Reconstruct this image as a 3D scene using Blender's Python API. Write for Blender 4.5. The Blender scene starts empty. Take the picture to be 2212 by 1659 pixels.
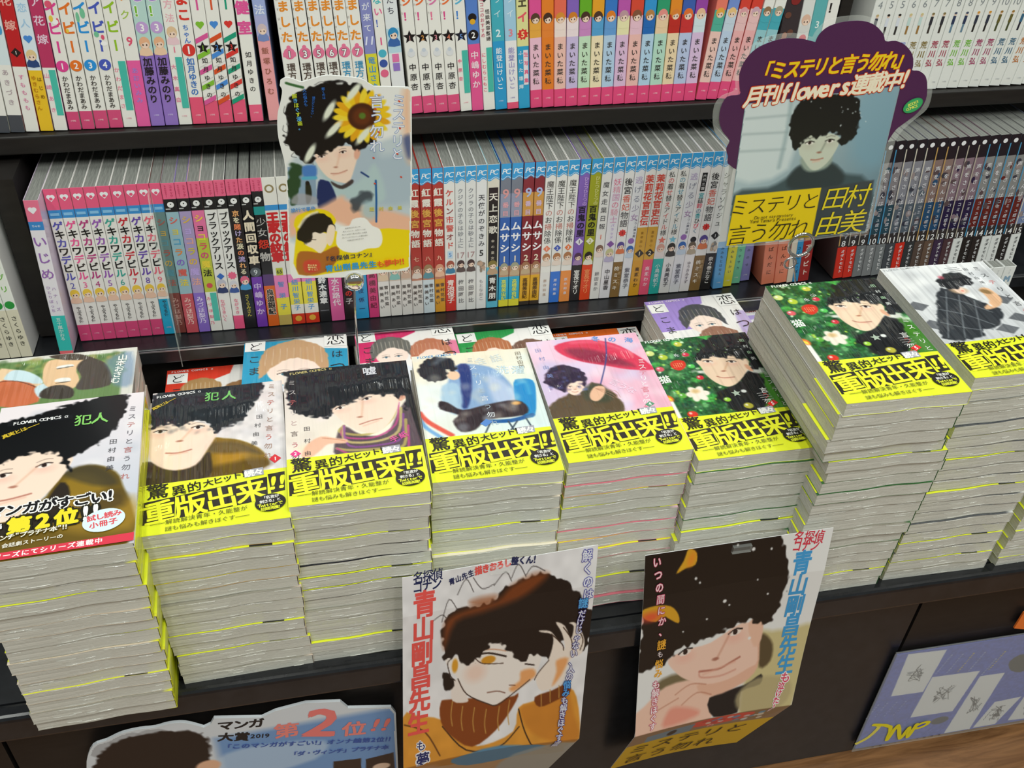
import bpy, math, random
import numpy as np
from mathutils import Matrix, Vector
# ---------------------------------------------------------------- camera, world, lights
S = bpy.context.scene
COL = S.collection
ZO = 1.13                                   # eye height of the camera above the wooden floor
cam = bpy.data.cameras.new('camera'); cam.lens = 36*2126.277/2212; cam.sensor_width = 36; cam.clip_start = .01
co = bpy.data.objects.new('camera', cam); COL.objects.link(co)
m3 = Matrix([[0.97913, 0.096716, -0.178749], [-0.199632, 0.622601, -0.756647], [0.038109, 0.77654, 0.628915]]); co.matrix_world = Matrix.Translation((0, 0, ZO)) @ m3.to_4x4()
S.camera = co
w = bpy.data.worlds.new('shop_ambient'); S.world = w; w.use_nodes = True
w.node_tree.nodes['Background'].inputs[0].default_value = (.93, 1, .93, 1)
w.node_tree.nodes['Background'].inputs[1].default_value = .3
def area(x, y, z, sx, sy, e, rx=0, ry=0, col=(.97, 1, .94)):
    l = bpy.data.lights.new('ceiling_lamp', 'AREA'); l.shape = 'RECTANGLE'; l.size = sx; l.size_y = sy; l.energy = e; l.color = col
    o = bpy.data.objects.new('ceiling_lamp', l); COL.objects.link(o); o.location = (x, y, z); o.rotation_euler = (rx, ry, 0)
for xx in (-1.1, -.3, .5, 1.3, 2.1):
    area(xx, -1.0, 2.8, .09, 1.3, 37); area(xx, 1.0, 2.8, .09, 1.3, 13)
S.view_settings.view_transform = 'Standard'; S.view_settings.look = 'None'; S.view_settings.gamma = 1
S.view_settings.use_curve_mapping = False
S.view_settings.exposure = -.9
random.seed(4)
# ---------------------------------------------------------------- colours and materials
def hx(s):
    if not isinstance(s, str): return tuple(s)
    s = s.lstrip('#')
    if len(s) == 3: s = ''.join(c*2 for c in s)
    return tuple(int(s[i:i+2], 16)/255 for i in (0, 2, 4))
def lin(c):
    c = np.asarray(c, float); return np.where(c <= .04045, c/12.92, ((c+.055)/1.055)**2.4)
def mat(name, col=None, rough=.5, attr=False, coat=0, coatr=.08, metal=0, alpha=1, trans=0, spec=.5, build=None, ior=None):
    m = bpy.data.materials.new(name); m.use_nodes = True; nt = m.node_tree; b = nt.nodes['Principled BSDF']
    b.inputs['Roughness'].default_value = rough; b.inputs['Metallic'].default_value = metal
    b.inputs['Coat Weight'].default_value = coat; b.inputs['Coat Roughness'].default_value = coatr
    b.inputs['Alpha'].default_value = alpha; b.inputs['Transmission Weight'].default_value = trans
    b.inputs['Specular IOR Level'].default_value = spec
    if ior: b.inputs['IOR'].default_value = ior
    if col: b.inputs['Base Color'].default_value = (*lin(hx(col)), 1)
    if attr:
        a = nt.nodes.new('ShaderNodeAttribute'); a.attribute_name = 'Col'; nt.links.new(a.outputs['Color'], b.inputs['Base Color'])
    if build: build(nt, b)
    return m
def noise(nt, scale, vec, detail=2, rough=.5, dist=0):
    tc = nt.nodes.new('ShaderNodeTexCoord'); mp = nt.nodes.new('ShaderNodeMapping'); mp.inputs['Scale'].default_value = vec
    n = nt.nodes.new('ShaderNodeTexNoise'); n.inputs['Scale'].default_value = scale; n.inputs['Detail'].default_value = detail
    n.inputs['Roughness'].default_value = rough; n.inputs['Distortion'].default_value = dist
    nt.links.new(tc.outputs['Object'], mp.inputs[0]); nt.links.new(mp.outputs[0], n.inputs['Vector']); return n
def ramp(nt, src, p0, p1, c0=(0, 0, 0, 1), c1=(1, 1, 1, 1)):
    r = nt.nodes.new('ShaderNodeValToRGB'); r.color_ramp.elements[0].position = p0; r.color_ramp.elements[1].position = p1
    r.color_ramp.elements[0].color = c0; r.color_ramp.elements[1].color = c1; nt.links.new(src, r.inputs[0]); return r
def bump(nt, b, src, strength, dist, sock='Normal'):
    k = nt.nodes.new('ShaderNodeBump'); k.inputs['Strength'].default_value = strength; k.inputs['Distance'].default_value = dist
    nt.links.new(src, k.inputs['Height']); nt.links.new(k.outputs[0], b.inputs[sock])
def film(sx, sy, dist):
    def f(nt, b):
        n = noise(nt, 1, (sx, 4, 20), 1.5, .45, .3); n2 = noise(nt, 1, (9, sy, 20), 1, .4, .5)
        m = nt.nodes.new('ShaderNodeMath'); m.operation = 'MULTIPLY_ADD'; m.inputs[1].default_value = .34
        nt.links.new(n.outputs[0], m.inputs[0]); nt.links.new(n2.outputs[0], m.inputs[2]); bump(nt, b, m.outputs[0], 1, dist, 'Coat Normal')
    return f
def pages(nt, b):
    n = noise(nt, 1, (14, 14, 1500), 3, .7)
    r = ramp(nt, n.outputs[0], .3, .75, (.46, .46, .41, 1), (.82, .815, .745, 1)); nt.links.new(r.outputs[0], b.inputs['Base Color'])
    n2 = noise(nt, 1, (55, 55, 150), 3, .65, 1.); r2 = ramp(nt, n2.outputs[0], .35, .7); bump(nt, b, r2.outputs[0], 1, .022, 'Coat Normal')
def shaded_pages(nt, b):  # paper darkened in its colour to stand in for shade under the boards
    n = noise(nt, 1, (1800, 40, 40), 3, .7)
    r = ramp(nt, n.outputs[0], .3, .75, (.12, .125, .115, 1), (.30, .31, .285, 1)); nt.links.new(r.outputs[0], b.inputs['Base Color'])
def black_board(nt, b):
    n = noise(nt, 60, (1, 1, 1), 4, .6); r = ramp(nt, n.outputs[0], .3, .7, (.008, .009, .011, 1), (.016, .017, .02, 1)); nt.links.new(r.outputs[0], b.inputs['Base Color'])
def brown_board(nt, b):
    n = noise(nt, 30, (1, 1, 6), 4, .6); r = ramp(nt, n.outputs[0], .3, .7, (.007, .0055, .005, 1), (.013, .0105, .009, 1)); nt.links.new(r.outputs[0], b.inputs['Base Color'])
def wood(nt, b):
    n = noise(nt, 1, (6, 60, 60), 5, .65, 1.5); r = ramp(nt, n.outputs[0], .3, .72, (.11, .048, .018, 1), (.33, .16, .065, 1)); nt.links.new(r.outputs[0], b.inputs['Base Color'])
M = {
 'print': mat('printed_jacket', rough=.33, attr=True, coat=.25, coatr=.12),
 'flat': mat('printed_card', rough=.4, attr=True),
 'poster': mat('printed_poster', rough=.45, attr=True),
 'wrap': mat('wrapped_cover', rough=.6, spec=.2, attr=True, coat=.8, coatr=.06, build=film(130, 12, .03)),
 'band': mat('wrapped_band', rough=.4, attr=True, coat=.6, coatr=.12, build=film(80, 12, .012)),
 'pages': mat('page_edges', rough=.7, coat=.8, coatr=.16, build=pages),
 'spages': mat('shaded_page_edges', rough=.8, build=shaded_pages),
 'lip': mat('lip_laminate', rough=.16, build=black_board),
 'black': mat('black_laminate', rough=.3, build=black_board, spec=.5),
 'brown': mat('brown_black_board', rough=.5, build=brown_board),
 'edge': mat('metal_edge', 'b4b8bc', rough=.3, metal=.9),
 'chrome': mat('chrome', 'dddddd', rough=.12, metal=1),
 'clear': mat('clear_plastic', 'e6ffef', rough=.05, alpha=.1),
 'lam': mat('laminate_film', 'f4faf6', rough=.08, alpha=.12),
 'wood': mat('wood_floor', rough=.35, build=wood),
}
# ---------------------------------------------------------------- mesh helpers
def mesh_obj(name, V, F, m, parent=None, cols=None, mats=None, midx=None, smooth=False):
    me = bpy.data.meshes.new(name); me.from_pydata([tuple(v) for v in V], [], F)
    for k in (mats or [m]): me.materials.append(k)
    if midx is not None: me.polygons.foreach_set('material_index', midx)
    if cols is not None:
        a = me.color_attributes.new('Col', 'FLOAT_COLOR', 'POINT')
        c = np.ones((len(V), 4), np.float32); c[:, :3] = cols; a.data.foreach_set('color', c.ravel())
    if smooth: me.polygons.foreach_set('use_smooth', [True]*len(me.polygons))
    me.update(); o = bpy.data.objects.new(name, me); COL.objects.link(o)
    if parent: o.parent = parent
    return o
def tag(o, label=None, cat=None, group=None, kind=None):
    if label: o['label'] = label
    if cat: o['category'] = cat
    if group: o['group'] = group
    if kind: o['kind'] = kind
    return o
def empty(name, loc=(0, 0, 0), label=None, cat=None, group=None, mtx=None):
    o = bpy.data.objects.new(name, None); o.empty_display_size = .02; COL.objects.link(o)
    if mtx is not None: o.matrix_world = mtx
    else: o.location = loc
    return tag(o, label, cat, group)
def box(V, F, x0, y0, z0, x1, y1, z1, bev=0):
    n = len(V)
    if bev <= 0:
        V += [(x0, y0, z0), (x1, y0, z0), (x1, y1, z0), (x0, y1, z0), (x0, y0, z1), (x1, y0, z1), (x1, y1, z1), (x0, y1, z1)]
        F += [tuple(n+i for i in f) for f in ((0, 3, 2, 1), (4, 5, 6, 7), (0, 1, 5, 4), (1, 2, 6, 5), (2, 3, 7, 6), (3, 0, 4, 7))]
    else:      # rounded long edges along x (profile in y, z)
        prof = []
        for cy, cz, a0 in ((y1-bev, z1-bev, 0), (y0+bev, z1-bev, 90), (y0+bev, z0+bev, 180), (y1-bev, z0+bev, 270)):
            for k in range(4):
                a = math.radians(a0+k*30); prof.append((cy+bev*math.cos(a), cz+bev*math.sin(a)))
        k = len(prof)
        V += [(x0, p[0], p[1]) for p in prof]+[(x1, p[0], p[1]) for p in prof]
        F += [(n+i, n+(i+1) % k, n+k+(i+1) % k, n+k+i) for i in range(k)]+[tuple(n+i for i in range(k))[::-1], tuple(n+k+i for i in range(k))]
def board(name, m, x0, y0, z0, x1, y1, z1, bev=0, parent=None):
    V, F = [], []; box(V, F, x0, y0, z0, x1, y1, z1, bev); return mesh_obj(name, V, F, m, parent)
def tube(V, F, pts, r, n=8):
    pts = [Vector(p) for p in pts]; b = len(V)
    for i, p in enumerate(pts):
        d = (pts[min(i+1, len(pts)-1)]-pts[max(i-1, 0)]).normalized(); u = d.cross(Vector((.31, .2, .93))).normalized(); v = d.cross(u)
        for k in range(n): a = 2*math.pi*k/n; V.append(tuple(p+u*r*math.cos(a)+v*r*math.sin(a)))
    for i in range(len(pts)-1):
        for k in range(n): F.append((b+i*n+k, b+i*n+(k+1) % n, b+(i+1)*n+(k+1) % n, b+(i+1)*n+k))
    F.append(tuple(b+k for k in range(n))[::-1]); F.append(tuple(b+(len(pts)-1)*n+k for k in range(n)))
def cmr(P, n=5, closed=True):               # smooth a polygon through its points
    P = [np.array(p, float) for p in P]; out = []; L = len(P); rng = range(L if closed else L-1)
    for i in rng:
        if closed: a, b, c, d = P[i-1], P[i], P[(i+1) % L], P[(i+2) % L]
        else: a, b, c, d = P[max(i-1, 0)], P[i], P[i+1], P[min(i+2, L-1)]
        for k in range(n):
            t = k/n; out.append(tuple(.5*((2*b)+(-a+c)*t+(2*a-5*b+4*c-d)*t*t+(-a+3*b-3*c+d)*t**3)))
    if not closed: out.append(tuple(P[-1]))
    return out
# ---------------------------------------------------------------- lettering
_g = {}
_fc = bpy.data.curves.new('letter', 'FONT'); _fc.resolution_u = 2; _fo = bpy.data.objects.new('letter', _fc); COL.objects.link(_fo)
def glyph(ch, off=0.):
    k = (ch, round(off, 3))
    if k not in _g:
        _fc.body = ch; _fc.offset = off; me = _fo.to_mesh()
        v = np.array([q.co[:2] for q in me.vertices]).reshape(-1, 2) if len(me.vertices) else np.zeros((0, 2))
        _g[k] = (v, [tuple(p.vertices) for p in me.polygons])
        _fo.to_mesh_clear()
    return _g[k]
class Pr:                                   # flat print: coloured areas and letters laid over each other, in mm, y down
    def __init__(s): s.V = []; s.F = []; s.C = []; s.n = 0; s.L = 0
    def _add(s, v, f, c):
        c = lin(hx(c)); v = np.asarray(v, float).reshape(-1, 2)
        s.V.append(np.column_stack([v, np.full(len(v), s.L)])); s.F += [tuple(i+s.n for i in q) for q in f]
        s.C.append(np.tile(c, (len(v), 1))); s.n += len(v)
    def poly(s, P, c, sm=0):
        if sm: P = cmr(P, sm)
        s.L += 1; s._add(P, [tuple(range(len(P)))], c)
    def rect(s, x0, y0, x1, y1, c): s.poly([(x0, y0), (x0, y1), (x1, y1), (x1, y0)], c)
    def ell(s, x, y, rx, ry, c, rot=0, n=18):
        a = np.linspace(0, 2*math.pi, n, endpoint=False); r = math.radians(rot)
        px, py = rx*np.cos(a), ry*np.sin(a); s.poly(list(zip(x+px*math.cos(r)-py*math.sin(r), y+px*math.sin(r)+py*math.cos(r))), c)
    def star(s, x, y, r, c, n=5, q=.45, rot=0):
        s.poly([(x+(r if i % 2 == 0 else r*q)*math.sin(math.radians(rot)+math.pi*i/n), y-(r if i % 2 == 0 else r*q)*math.cos(math.radians(rot)+math.pi*i/n)) for i in range(2*n)], c)
    def line(s, P, wd, c):
        P = [np.array(p, float) for p in P]; A, B_ = [], []
        for i, p in enumerate(P):
            d = P[min(i+1, len(P)-1)]-P[max(i-1, 0)]; d = d/(np.linalg.norm(d)+1e-9); nn = np.array([-d[1], d[0]])*wd/2; A.append(p+nn); B_.append(p-nn)
        k = len(P); s.L += 1; s._add(A+B_, [(i, i+1, k+i+1, k+i) for i in range(k-1)], c)
    def _put(s, ch, x, y, size, c, off, rot, ar, sk, z=0.):   # centre of the cell at x, y
        v, f = glyph(ch, 0. if off > .012 else off)
        if not len(v): return
        if off > .012:
            if len(v) > 34 or off > .028:                  # dense characters grow by overlaid shifted copies, simple ones by their outline
                for k, (a, b) in enumerate(((-1, -1), (1, -1), (-1, 1), (1, 1)) if off < .07 else ((-1, -1), (1, -1), (-1, 1), (1, 1), (0, 1.4), (0, -1.4), (1.4, 0), (-1.4, 0))):
                    s._put(ch, x+a*off*.62*size, y+b*off*.62*size, size, c, .0, rot, ar, sk, z+k*.06)
                return
            v, f = glyph(ch, off)
        if ord(ch) < 0x250:
            mx = (v[:, 0].min()+v[:, 0].max())/2
            q = (v-[mx, .35])*1.15
        else: q = v-[.5, .39]
        q = q*[size*ar, -size]; q[:, 0] -= sk*q[:, 1]; r = math.radians(rot)
        L0 = s.L; s.L = L0+z; s._add(np.column_stack([x+q[:, 0]*math.cos(r)-q[:, 1]*math.sin(r), y+q[:, 0]*math.sin(r)+q[:, 1]*math.cos(r)]), f, c); s.L = L0
    def txt(s, t, P0, P1, size, c, b=0., oc=None, ow=.05, ar=1, sk=0, rot=None):  # letters along a straight line from P0 to P1 (centre line)
        P0, P1 = np.array(P0, float), np.array(P1, float); d = P1-P0
        wts = np.array([1. if ord(ch) > 0x250 else (.62 if ch not in "il1!.,'I " else .38) for ch in t]); cum = np.cumsum(wts)-wts/2; cum /= wts.sum()
        if rot is None: rot = math.degrees(math.atan2(d[1], d[0]))
        size = min(size, np.linalg.norm(d)/wts.sum()*1.12/max(ar, .8)); s.L += 1
        for cc, oo in ((oc, b+ow), (c, b)):
            if cc is None: continue
            s.L += 1
            for i, (ch, u) in enumerate(zip(t, cum)): s._put(ch, *(P0+d*u), size, cc, oo, rot, ar, sk, (i % 2)*.45)
    def vtx(s, t, x, y0, y1, size, c, b=0., oc=None, ow=.06, x1=None, rot=0, ar=1): # letters stacked downwards
        n = len(t); x1 = x if x1 is None else x1; size = min(size, abs(y1-y0)/n*(1.24 if .046 < b < .068 else 1.08))
        for cc, oo in ((oc, b+ow), (c, b)):
            if cc is None: continue
            s.L += 1
            for i, ch in enumerate(t):
                u = (i+.5)/n; r = rot+(90 if ch in 'ー〜-~…' else 0)
                s._put(ch, x+(x1-x)*u, y0+(y1-y0)*u, size, cc[i % len(cc)] if isinstance(cc, list) else cc, oo, r, ar, 0, (i % 2)*.45)
    def emit(s, fn, dz=.00004):             # fn(x_mm, y_mm, lift) -> world-unit array
        if not s.V: return np.zeros((0, 3)), [], np.zeros((0, 3))
        V = np.concatenate(s.V); return fn(V[:, 0], V[:, 1], V[:, 2]*dz+.00004), s.F, np.concatenate(s.C)
def vnoise(X, Y, sc, seed):
    r = np.random.RandomState(seed); g = r.rand(64, 64); x = (X/sc) % 63; y = (Y/sc) % 63; i = x.astype(int); j = y.astype(int); u = x-i; v = y-j; u = u*u*(3-2*u); v = v*v*(3-2*v)
    return (g[j, i]*(1-u)+g[j, i+1]*u)*(1-v)+(g[j+1, i]*(1-u)+g[j+1, i+1]*u)*v
class Cv:                                   # soft printed picture: a fine grid of coloured points, mm, y down
    def __init__(s, x0, y0, x1, y1, res, bg='fff'):
        s.nx = int((x1-x0)/res)+1; s.ny = int((y1-y0)/res)+1
        s.X, s.Y = np.meshgrid(np.linspace(x0, x1, s.nx), np.linspace(y0, y1, s.ny)); s.C = np.tile(np.array(hx(bg)), (s.ny, s.nx, 1)).astype(float)
    def mix(s, a, c):
        a = np.clip(a, 0, 1)[..., None]; c = np.array(hx(c)) if not isinstance(c, np.ndarray) else c; s.C = s.C*(1-a)+c*a
    def grad(s, c0, c1, x0, y0, x1, y1, a=1):
        d = np.array([x1-x0, y1-y0], float); t = np.clip(((s.X-x0)*d[0]+(s.Y-y0)*d[1])/(d@d), 0, 1)[..., None]; c = np.array(hx(c0))*(1-t)+np.array(hx(c1))*t; s.C = s.C*(1-a)+c*a
    def ell(s, x, y, rx, ry, c, rot=0, soft=1, a=1):
        r = math.radians(rot); dx, dy = s.X-x, s.Y-y; u = (dx*math.cos(r)+dy*math.sin(r))/rx; v = (-dx*math.sin(r)+dy*math.cos(r))/ry
        s.mix(a*np.clip((1-np.sqrt(u*u+v*v))*min(rx, ry)/soft+.5, 0, 1), c)
    def sd(s, P):
        P = np.array(P, float); ins = np.zeros(s.X.shape, bool); d = np.full(s.X.shape, 1e9)
        for i in range(len(P)):
            a, b = P[i-1], P[i]; e = b-a; L = e@e+1e-12; t = np.clip(((s.X-a[0])*e[0]+(s.Y-a[1])*e[1])/L, 0, 1)
            d = np.minimum(d, (s.X-a[0]-t*e[0])**2+(s.Y-a[1]-t*e[1])**2)
            cnd = (a[1] > s.Y) != (b[1] > s.Y)
            if cnd.any(): ins ^= cnd & (s.X < (b[0]-a[0])*(s.Y-a[1])/(b[1]-a[1]+1e-12)+a[0])
        d = np.sqrt(d); return np.where(ins, -d, d)
    def blob(s, P, c, soft=1, a=1, rag=0, rs=4, sm=3, seed=1):
        sd = s.sd(cmr(P, sm) if sm else P)
        if rag: sd = sd+rag*(vnoise(s.X, s.Y, rs, seed)-.5)*2
        s.mix(a*np.clip(.5-sd/soft, 0, 1), c)
    def line(s, P, wd, c, soft=.6, a=1, sm=1):
        P = cmr(P, 4, False) if sm and len(P) > 2 else P; d = np.full(s.X.shape, 1e9)
        for p, q in zip(P[:-1], P[1:]):
            p = np.array(p, float); q = np.array(q, float); e = q-p; L = e@e+1e-12; t = np.clip(((s.X-p[0])*e[0]+(s.Y-p[1])*e[1])/L, 0, 1)
            d = np.minimum(d, (s.X-p[0]-t*e[0])**2+(s.Y-p[1]-t*e[1])**2)
        s.mix(a*np.clip(.5+(wd/2-np.sqrt(d))/soft, 0, 1), c)
    def speck(s, n, cols, r0, r1, seed, x0=0, y0=0, x1=113, y1=174, a=1, soft=1):
        q = random.Random(seed)
        for _ in range(n):
            r = q.uniform(r0, r1); s.ell(q.uniform(x0, x1), q.uniform(y0, y1), r, r*q.uniform(.6, 1), q.choice(cols), q.uniform(0, 180), soft, a)
    def tex(s, amp, sc, seed): s.C = np.clip(s.C*(1+amp*(vnoise(s.X, s.Y, sc, seed)-.5)[..., None]*2), 0, 1)
    def emit(s, fn, keep=None):
        V = fn(s.X.ravel(), s.Y.ravel(), np.full(s.X.size, .00003)); i = np.arange(s.ny*s.nx).reshape(s.ny, s.nx)
        F = np.stack([i[:-1, :-1], i[1:, :-1], i[1:, 1:], i[:-1, 1:]], -1).reshape(-1, 4)
        if keep is not None:
            k = keep; kk = k[:-1, :-1] & k[1:, :-1] & k[1:, 1:] & k[:-1, 1:]; F = F[kk.ravel()]
        return V, [tuple(f) for f in F.tolist()], lin(np.clip(s.C, 0, 1)).reshape(-1, 3)
def eye(c, x, y, wd, rot=0, col='2a1a18'):
    r = math.radians(rot); dx, dy = wd/2*math.cos(r), wd/2*math.sin(r)
    c.ell(x, y+.2*wd, wd*.42, wd*.17, 'f4eee8', rot, .5, .8)
    c.ell(x, y+.16*wd, wd*.17, wd*.17, col, 0, .5)
    c.line([(x-dx, y-dy+.12*wd), (x, y-.04*wd), (x+dx, y+dy+.1*wd)], wd*.1, '1a1214', .6)
    c.line([(x-dx, y-dy-.3*wd), (x, y-.42*wd), (x+dx, y+dy-.3*wd)], wd*.05, '3a2a28', .7, .6)
def merge(parts):                            # parts: (V, F, C) -> one
    V, F, C = [], [], []; n = 0
    for v, f, c in parts:
        v = np.asarray(v, float).reshape(-1, 3); c = np.asarray(c, float)
        if c.ndim == 1: c = np.tile(c, (len(v), 1))
        V.append(v); F += [tuple(i+n for i in q) for q in f]; C.append(c); n += len(v)
    return np.concatenate(V), F, np.concatenate(C)
NUM = 'zero one two three four five six seven eight nine ten eleven twelve thirteen fourteen fifteen sixteen seventeen eighteen nineteen'.split()
ORD = 'zeroth first second third fourth fifth sixth seventh eighth ninth tenth eleventh twelfth thirteenth fourteenth fifteenth sixteenth seventeenth eighteenth nineteenth'.split()
# ---------------------------------------------------------------- the setting and the shelving unit
V, F = [], []; box(V, F, -3, -2.5, -.05, 4, 3.2, 0); tag(mesh_obj('floor', V, F, M['wood']), 'brown wooden floor with a long grain', kind='structure')
TY, TZ, TT = .546, ZO-.765, math.radians(1.62)         # tray edge and top, backward tilt of the shelves
unit = empty('display_shelving', (.3, .9, 0), 'black laminate bookshop shelving unit with a low display tray and cabinets', 'shelving')
def ub(name, m, *a, bev=0): o = board(name, m, *a, bev=bev); o.parent = unit; o.matrix_parent_inverse = Matrix.Translation((-.3, -.9, 0)); return o
X0, X1 = -1.3, 2.2
ub('tray_board', M['black'], X0, TY+.012, TZ-.018, X1, .9, TZ)
ub('tray_lip', M['lip'], X0, TY-.006, TZ-.032, X1, TY+.0115, TZ+.002, bev=.005)
ub('tray_riser', M['black'], -.178, .757, TZ+.0003, .60, .8995, ZO-.7125)
ub('riser_panel', M['brown'], X0, .9005, TZ-.018, X1, .915, ZO-.66)
for x0, x1 in ((-1.3, -.764), (-.76, -.325), (-.321, .145), (.149, .594), (.598, 1.05), (1.054, 1.6), (1.604, 2.2)):
    ub('cabinet_panel', M['black'] if x0 > .1 and x0 < .59 else M['brown'], x0, .565, .012, x1, .583, TZ-.034)
ub('cabinet_carcass', M['brown'], X0, .584, .002, X1, .9, TZ-.019)
ub('plinth', M['black'], X0, .569, .002, X1, .5835, .0115)
def slope_board(name, m, x0, y0, z0, x1, dep, th, par=None, bev=.002):
    o = board(name, m, x0, 0, -th, x1, dep, 0, bev=bev); o.parent = unit
    o.matrix_world = Matrix.Translation((0, y0, z0)) @ Matrix.Rotation(-TT, 4, 'X'); return o
bpy.context.view_layer.update()
zt = ZO-.638-(.9058-.881)*-math.sin(TT)
slope_board('shelf_board', M['black'], X0, .881, ZO-.6377, X1, .29, .019)
slope_board('shelf_board', M['brown'], X0, .9524, ZO-.4258, X1, .225, .0188)
slope_board('shelf_board', M['brown'], X0, 1.03, ZO-.19, X1, .17, .0195)
e = slope_board('edge_strip', M['edge'], -.29, .8793, ZO-.6392, 1.6, .0012, .0014, bev=0)
e = slope_board('edge_strip', M['edge'], -1.2, .8793, ZO-.6392, -.305, .0012, .0014, bev=0)
ub('back_panel', M['brown'], X0, 1.185, ZO-.66, X1, 1.2, ZO+.1)
ub('upright', M['brown'], -.297, .918, ZO-.6345, -.277, 1.17, ZO-.4525)
ub('upright', M['brown'], .588, .955, ZO-.633, .602, 1.17, ZO-.4525)
ub('upright', M['brown'], .573, .98, ZO-.4245, .586, 1.17, ZO-.214)
ub('upright', M['brown'], -1.3, .9, ZO-.6, -1.28, 1.18, ZO-.2)

# ---------------------------------------------------------------- standing books
ROWS = {"top_a":[[-0.29,-0.2784,-0.2649,-0.2518,-0.2389,-0.2258,-0.2136,-0.2012,-0.1881,-0.1751,-0.1622,-0.1494,-0.136,-0.123,-0.1101,-0.0967,-0.0834,-0.0701,-0.0565],[0.07,0.066,0.061,0.056,0.051,0.045,0.04,0.036,0.033,0.031,0.029,0.027,0.025,0.023,0.021,0.018,0.016,0.011,0.007]],"top_b":[[-0.0543,-0.0403],[-0.001,-0.009]],"top_c":[[-0.0366,-0.0232],[-0.017,-0.025]],"top_d":[[-0.015,0.0018,0.0153,0.0284,0.0405,0.053,0.0661],[-0.032,-0.039,-0.045,-0.049,-0.053,-0.053,-0.054]],"top_e":[[0.0666,0.0786,0.0899,0.104],[-0.057,-0.06,-0.063,-0.066]],"top_f":[[0.1067,0.1194,0.1325,0.1454,0.1583,0.1703,0.1825,0.1949,0.2076,0.2199,0.2321],[-0.069,-0.071,-0.073,-0.074,-0.076,-0.073,-0.071,-0.068,-0.067,-0.065,-0.063]],"top_g":[[0.2326,0.2451,0.2578,0.2705,0.2833,0.2962,0.309,0.3221,0.3354,0.349,0.362,0.3757,0.3884,0.4021,0.4153],[-0.062,-0.06,-0.058,-0.055,-0.053,-0.049,-0.045,-0.04,-0.035,-0.03,-0.024,-0.019,-0.015,-0.011,-0.008]],"top_h":[[0.416,0.4284,0.4407,0.4527,0.465,0.477,0.4894],[0.069,0.077,0.085,0.095,0.104,0.112,0.118]],"top_i":[[0.5002,0.5199,0.5336,0.5477,0.5619],[-0.001,-0.001,-0.001,-0.001,-0.001]],"top_j":[[0.5995,0.6129,0.6258,0.6392,0.6523,0.6657,0.6789,0.6921,0.7057,0.719,0.7325,0.7461,0.7596,0.7731,0.7867,0.8009,0.8148,0.8288],[0.03,0.03,0.03,0.03,0.03,0.031,0.032,0.035,0.039,0.044,0.05,0.058,0.066,0.073,0.079,0.085,0.088,0.091]],"mid_0":[[-0.3327,-0.3221,-0.3115,-0.3],[-0.011,-0.011,-0.011,-0.011]],"mid_a":[[-0.2736,-0.2602],[0.044,0.044]],"mid_b":[[-0.2562,-0.244,-0.2321,-0.22,-0.2081,-0.1956,-0.1831,-0.1708,-0.159,-0.1479],[0.021,0.021,0.022,0.022,0.022,0.022,0.021,0.021,0.02,0.019]],"mid_c":[[-0.1477,-0.1348,-0.1225,-0.1102,-0.0976,-0.0862,-0.0735,-0.0617,-0.0495],[0.018,0.017,0.015,0.014,0.013,0.011,0.01,0.008,0.006]],"mid_d":[[-0.0501,-0.0357,-0.0215,-0.0059,0.0064,0.0214,0.0335,0.048,0.0593,0.072,0.0847,0.0965,0.1086,0.1216,0.1335,0.1454,0.1566,0.1679,0.1795,0.193],[0.003,0.001,-0.001,-0.003,-0.005,-0.006,-0.007,-0.008,-0.009,-0.009,-0.009,-0.009,-0.008,-0.008,-0.008,-0.008,-0.008,-0.008,-0.008,-0.008]],"mid_e":[[0.1935,0.205,0.2175,0.2295,0.2406,0.2525,0.2644,0.2769,0.2886,0.301,0.3125,0.3252,0.3366,0.348,0.3604,0.3724,0.385,0.398,0.4104,0.4225,0.4358,0.4492],[-0.007,-0.006,-0.005,-0.003,-0.002,-0.0,0.002,0.004,0.006,0.008,0.01,0.013,0.015,0.016,0.017,0.018,0.019,0.019,0.019,0.019,0.019,0.018]],"mid_f":[[0.4522,0.4654],[-0.049,-0.049]],"mid_g":[[0.4655,0.4773],[-0.015,-0.015]],"mid_h":[[0.4782,0.4901],[-0.023,-0.023]],"mid_i":[[0.4913,0.5038],[-0.049,-0.049]],"mid_j":[[0.5136,0.53,0.5465],[-0.096,-0.096,-0.096]],"mid_k":[[0.5464,0.5612,0.5751],[-0.082,-0.082,-0.082]],"mid_l":[[0.607,0.6195,0.632,0.6445,0.6571,0.6697,0.6824,0.6951,0.7079,0.7207,0.7336,0.7465,0.7595,0.7726,0.7856,0.7988,0.812,0.8252,0.8385,0.8519],[-0.094,-0.094,-0.093,-0.092,-0.091,-0.09,-0.088,-0.087,-0.086,-0.085,-0.083,-0.082,-0.08,-0.079,-0.077,-0.076,-0.074,-0.073,-0.072,-0.071]]}
ORIG = {'top': (.9605, ZO-.4255), 'mid': (.9058, ZO-.6376), 'm0': (.8855, ZO-.637), 'lb': (.8875, ZO-.637)}
FX = .35
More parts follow.
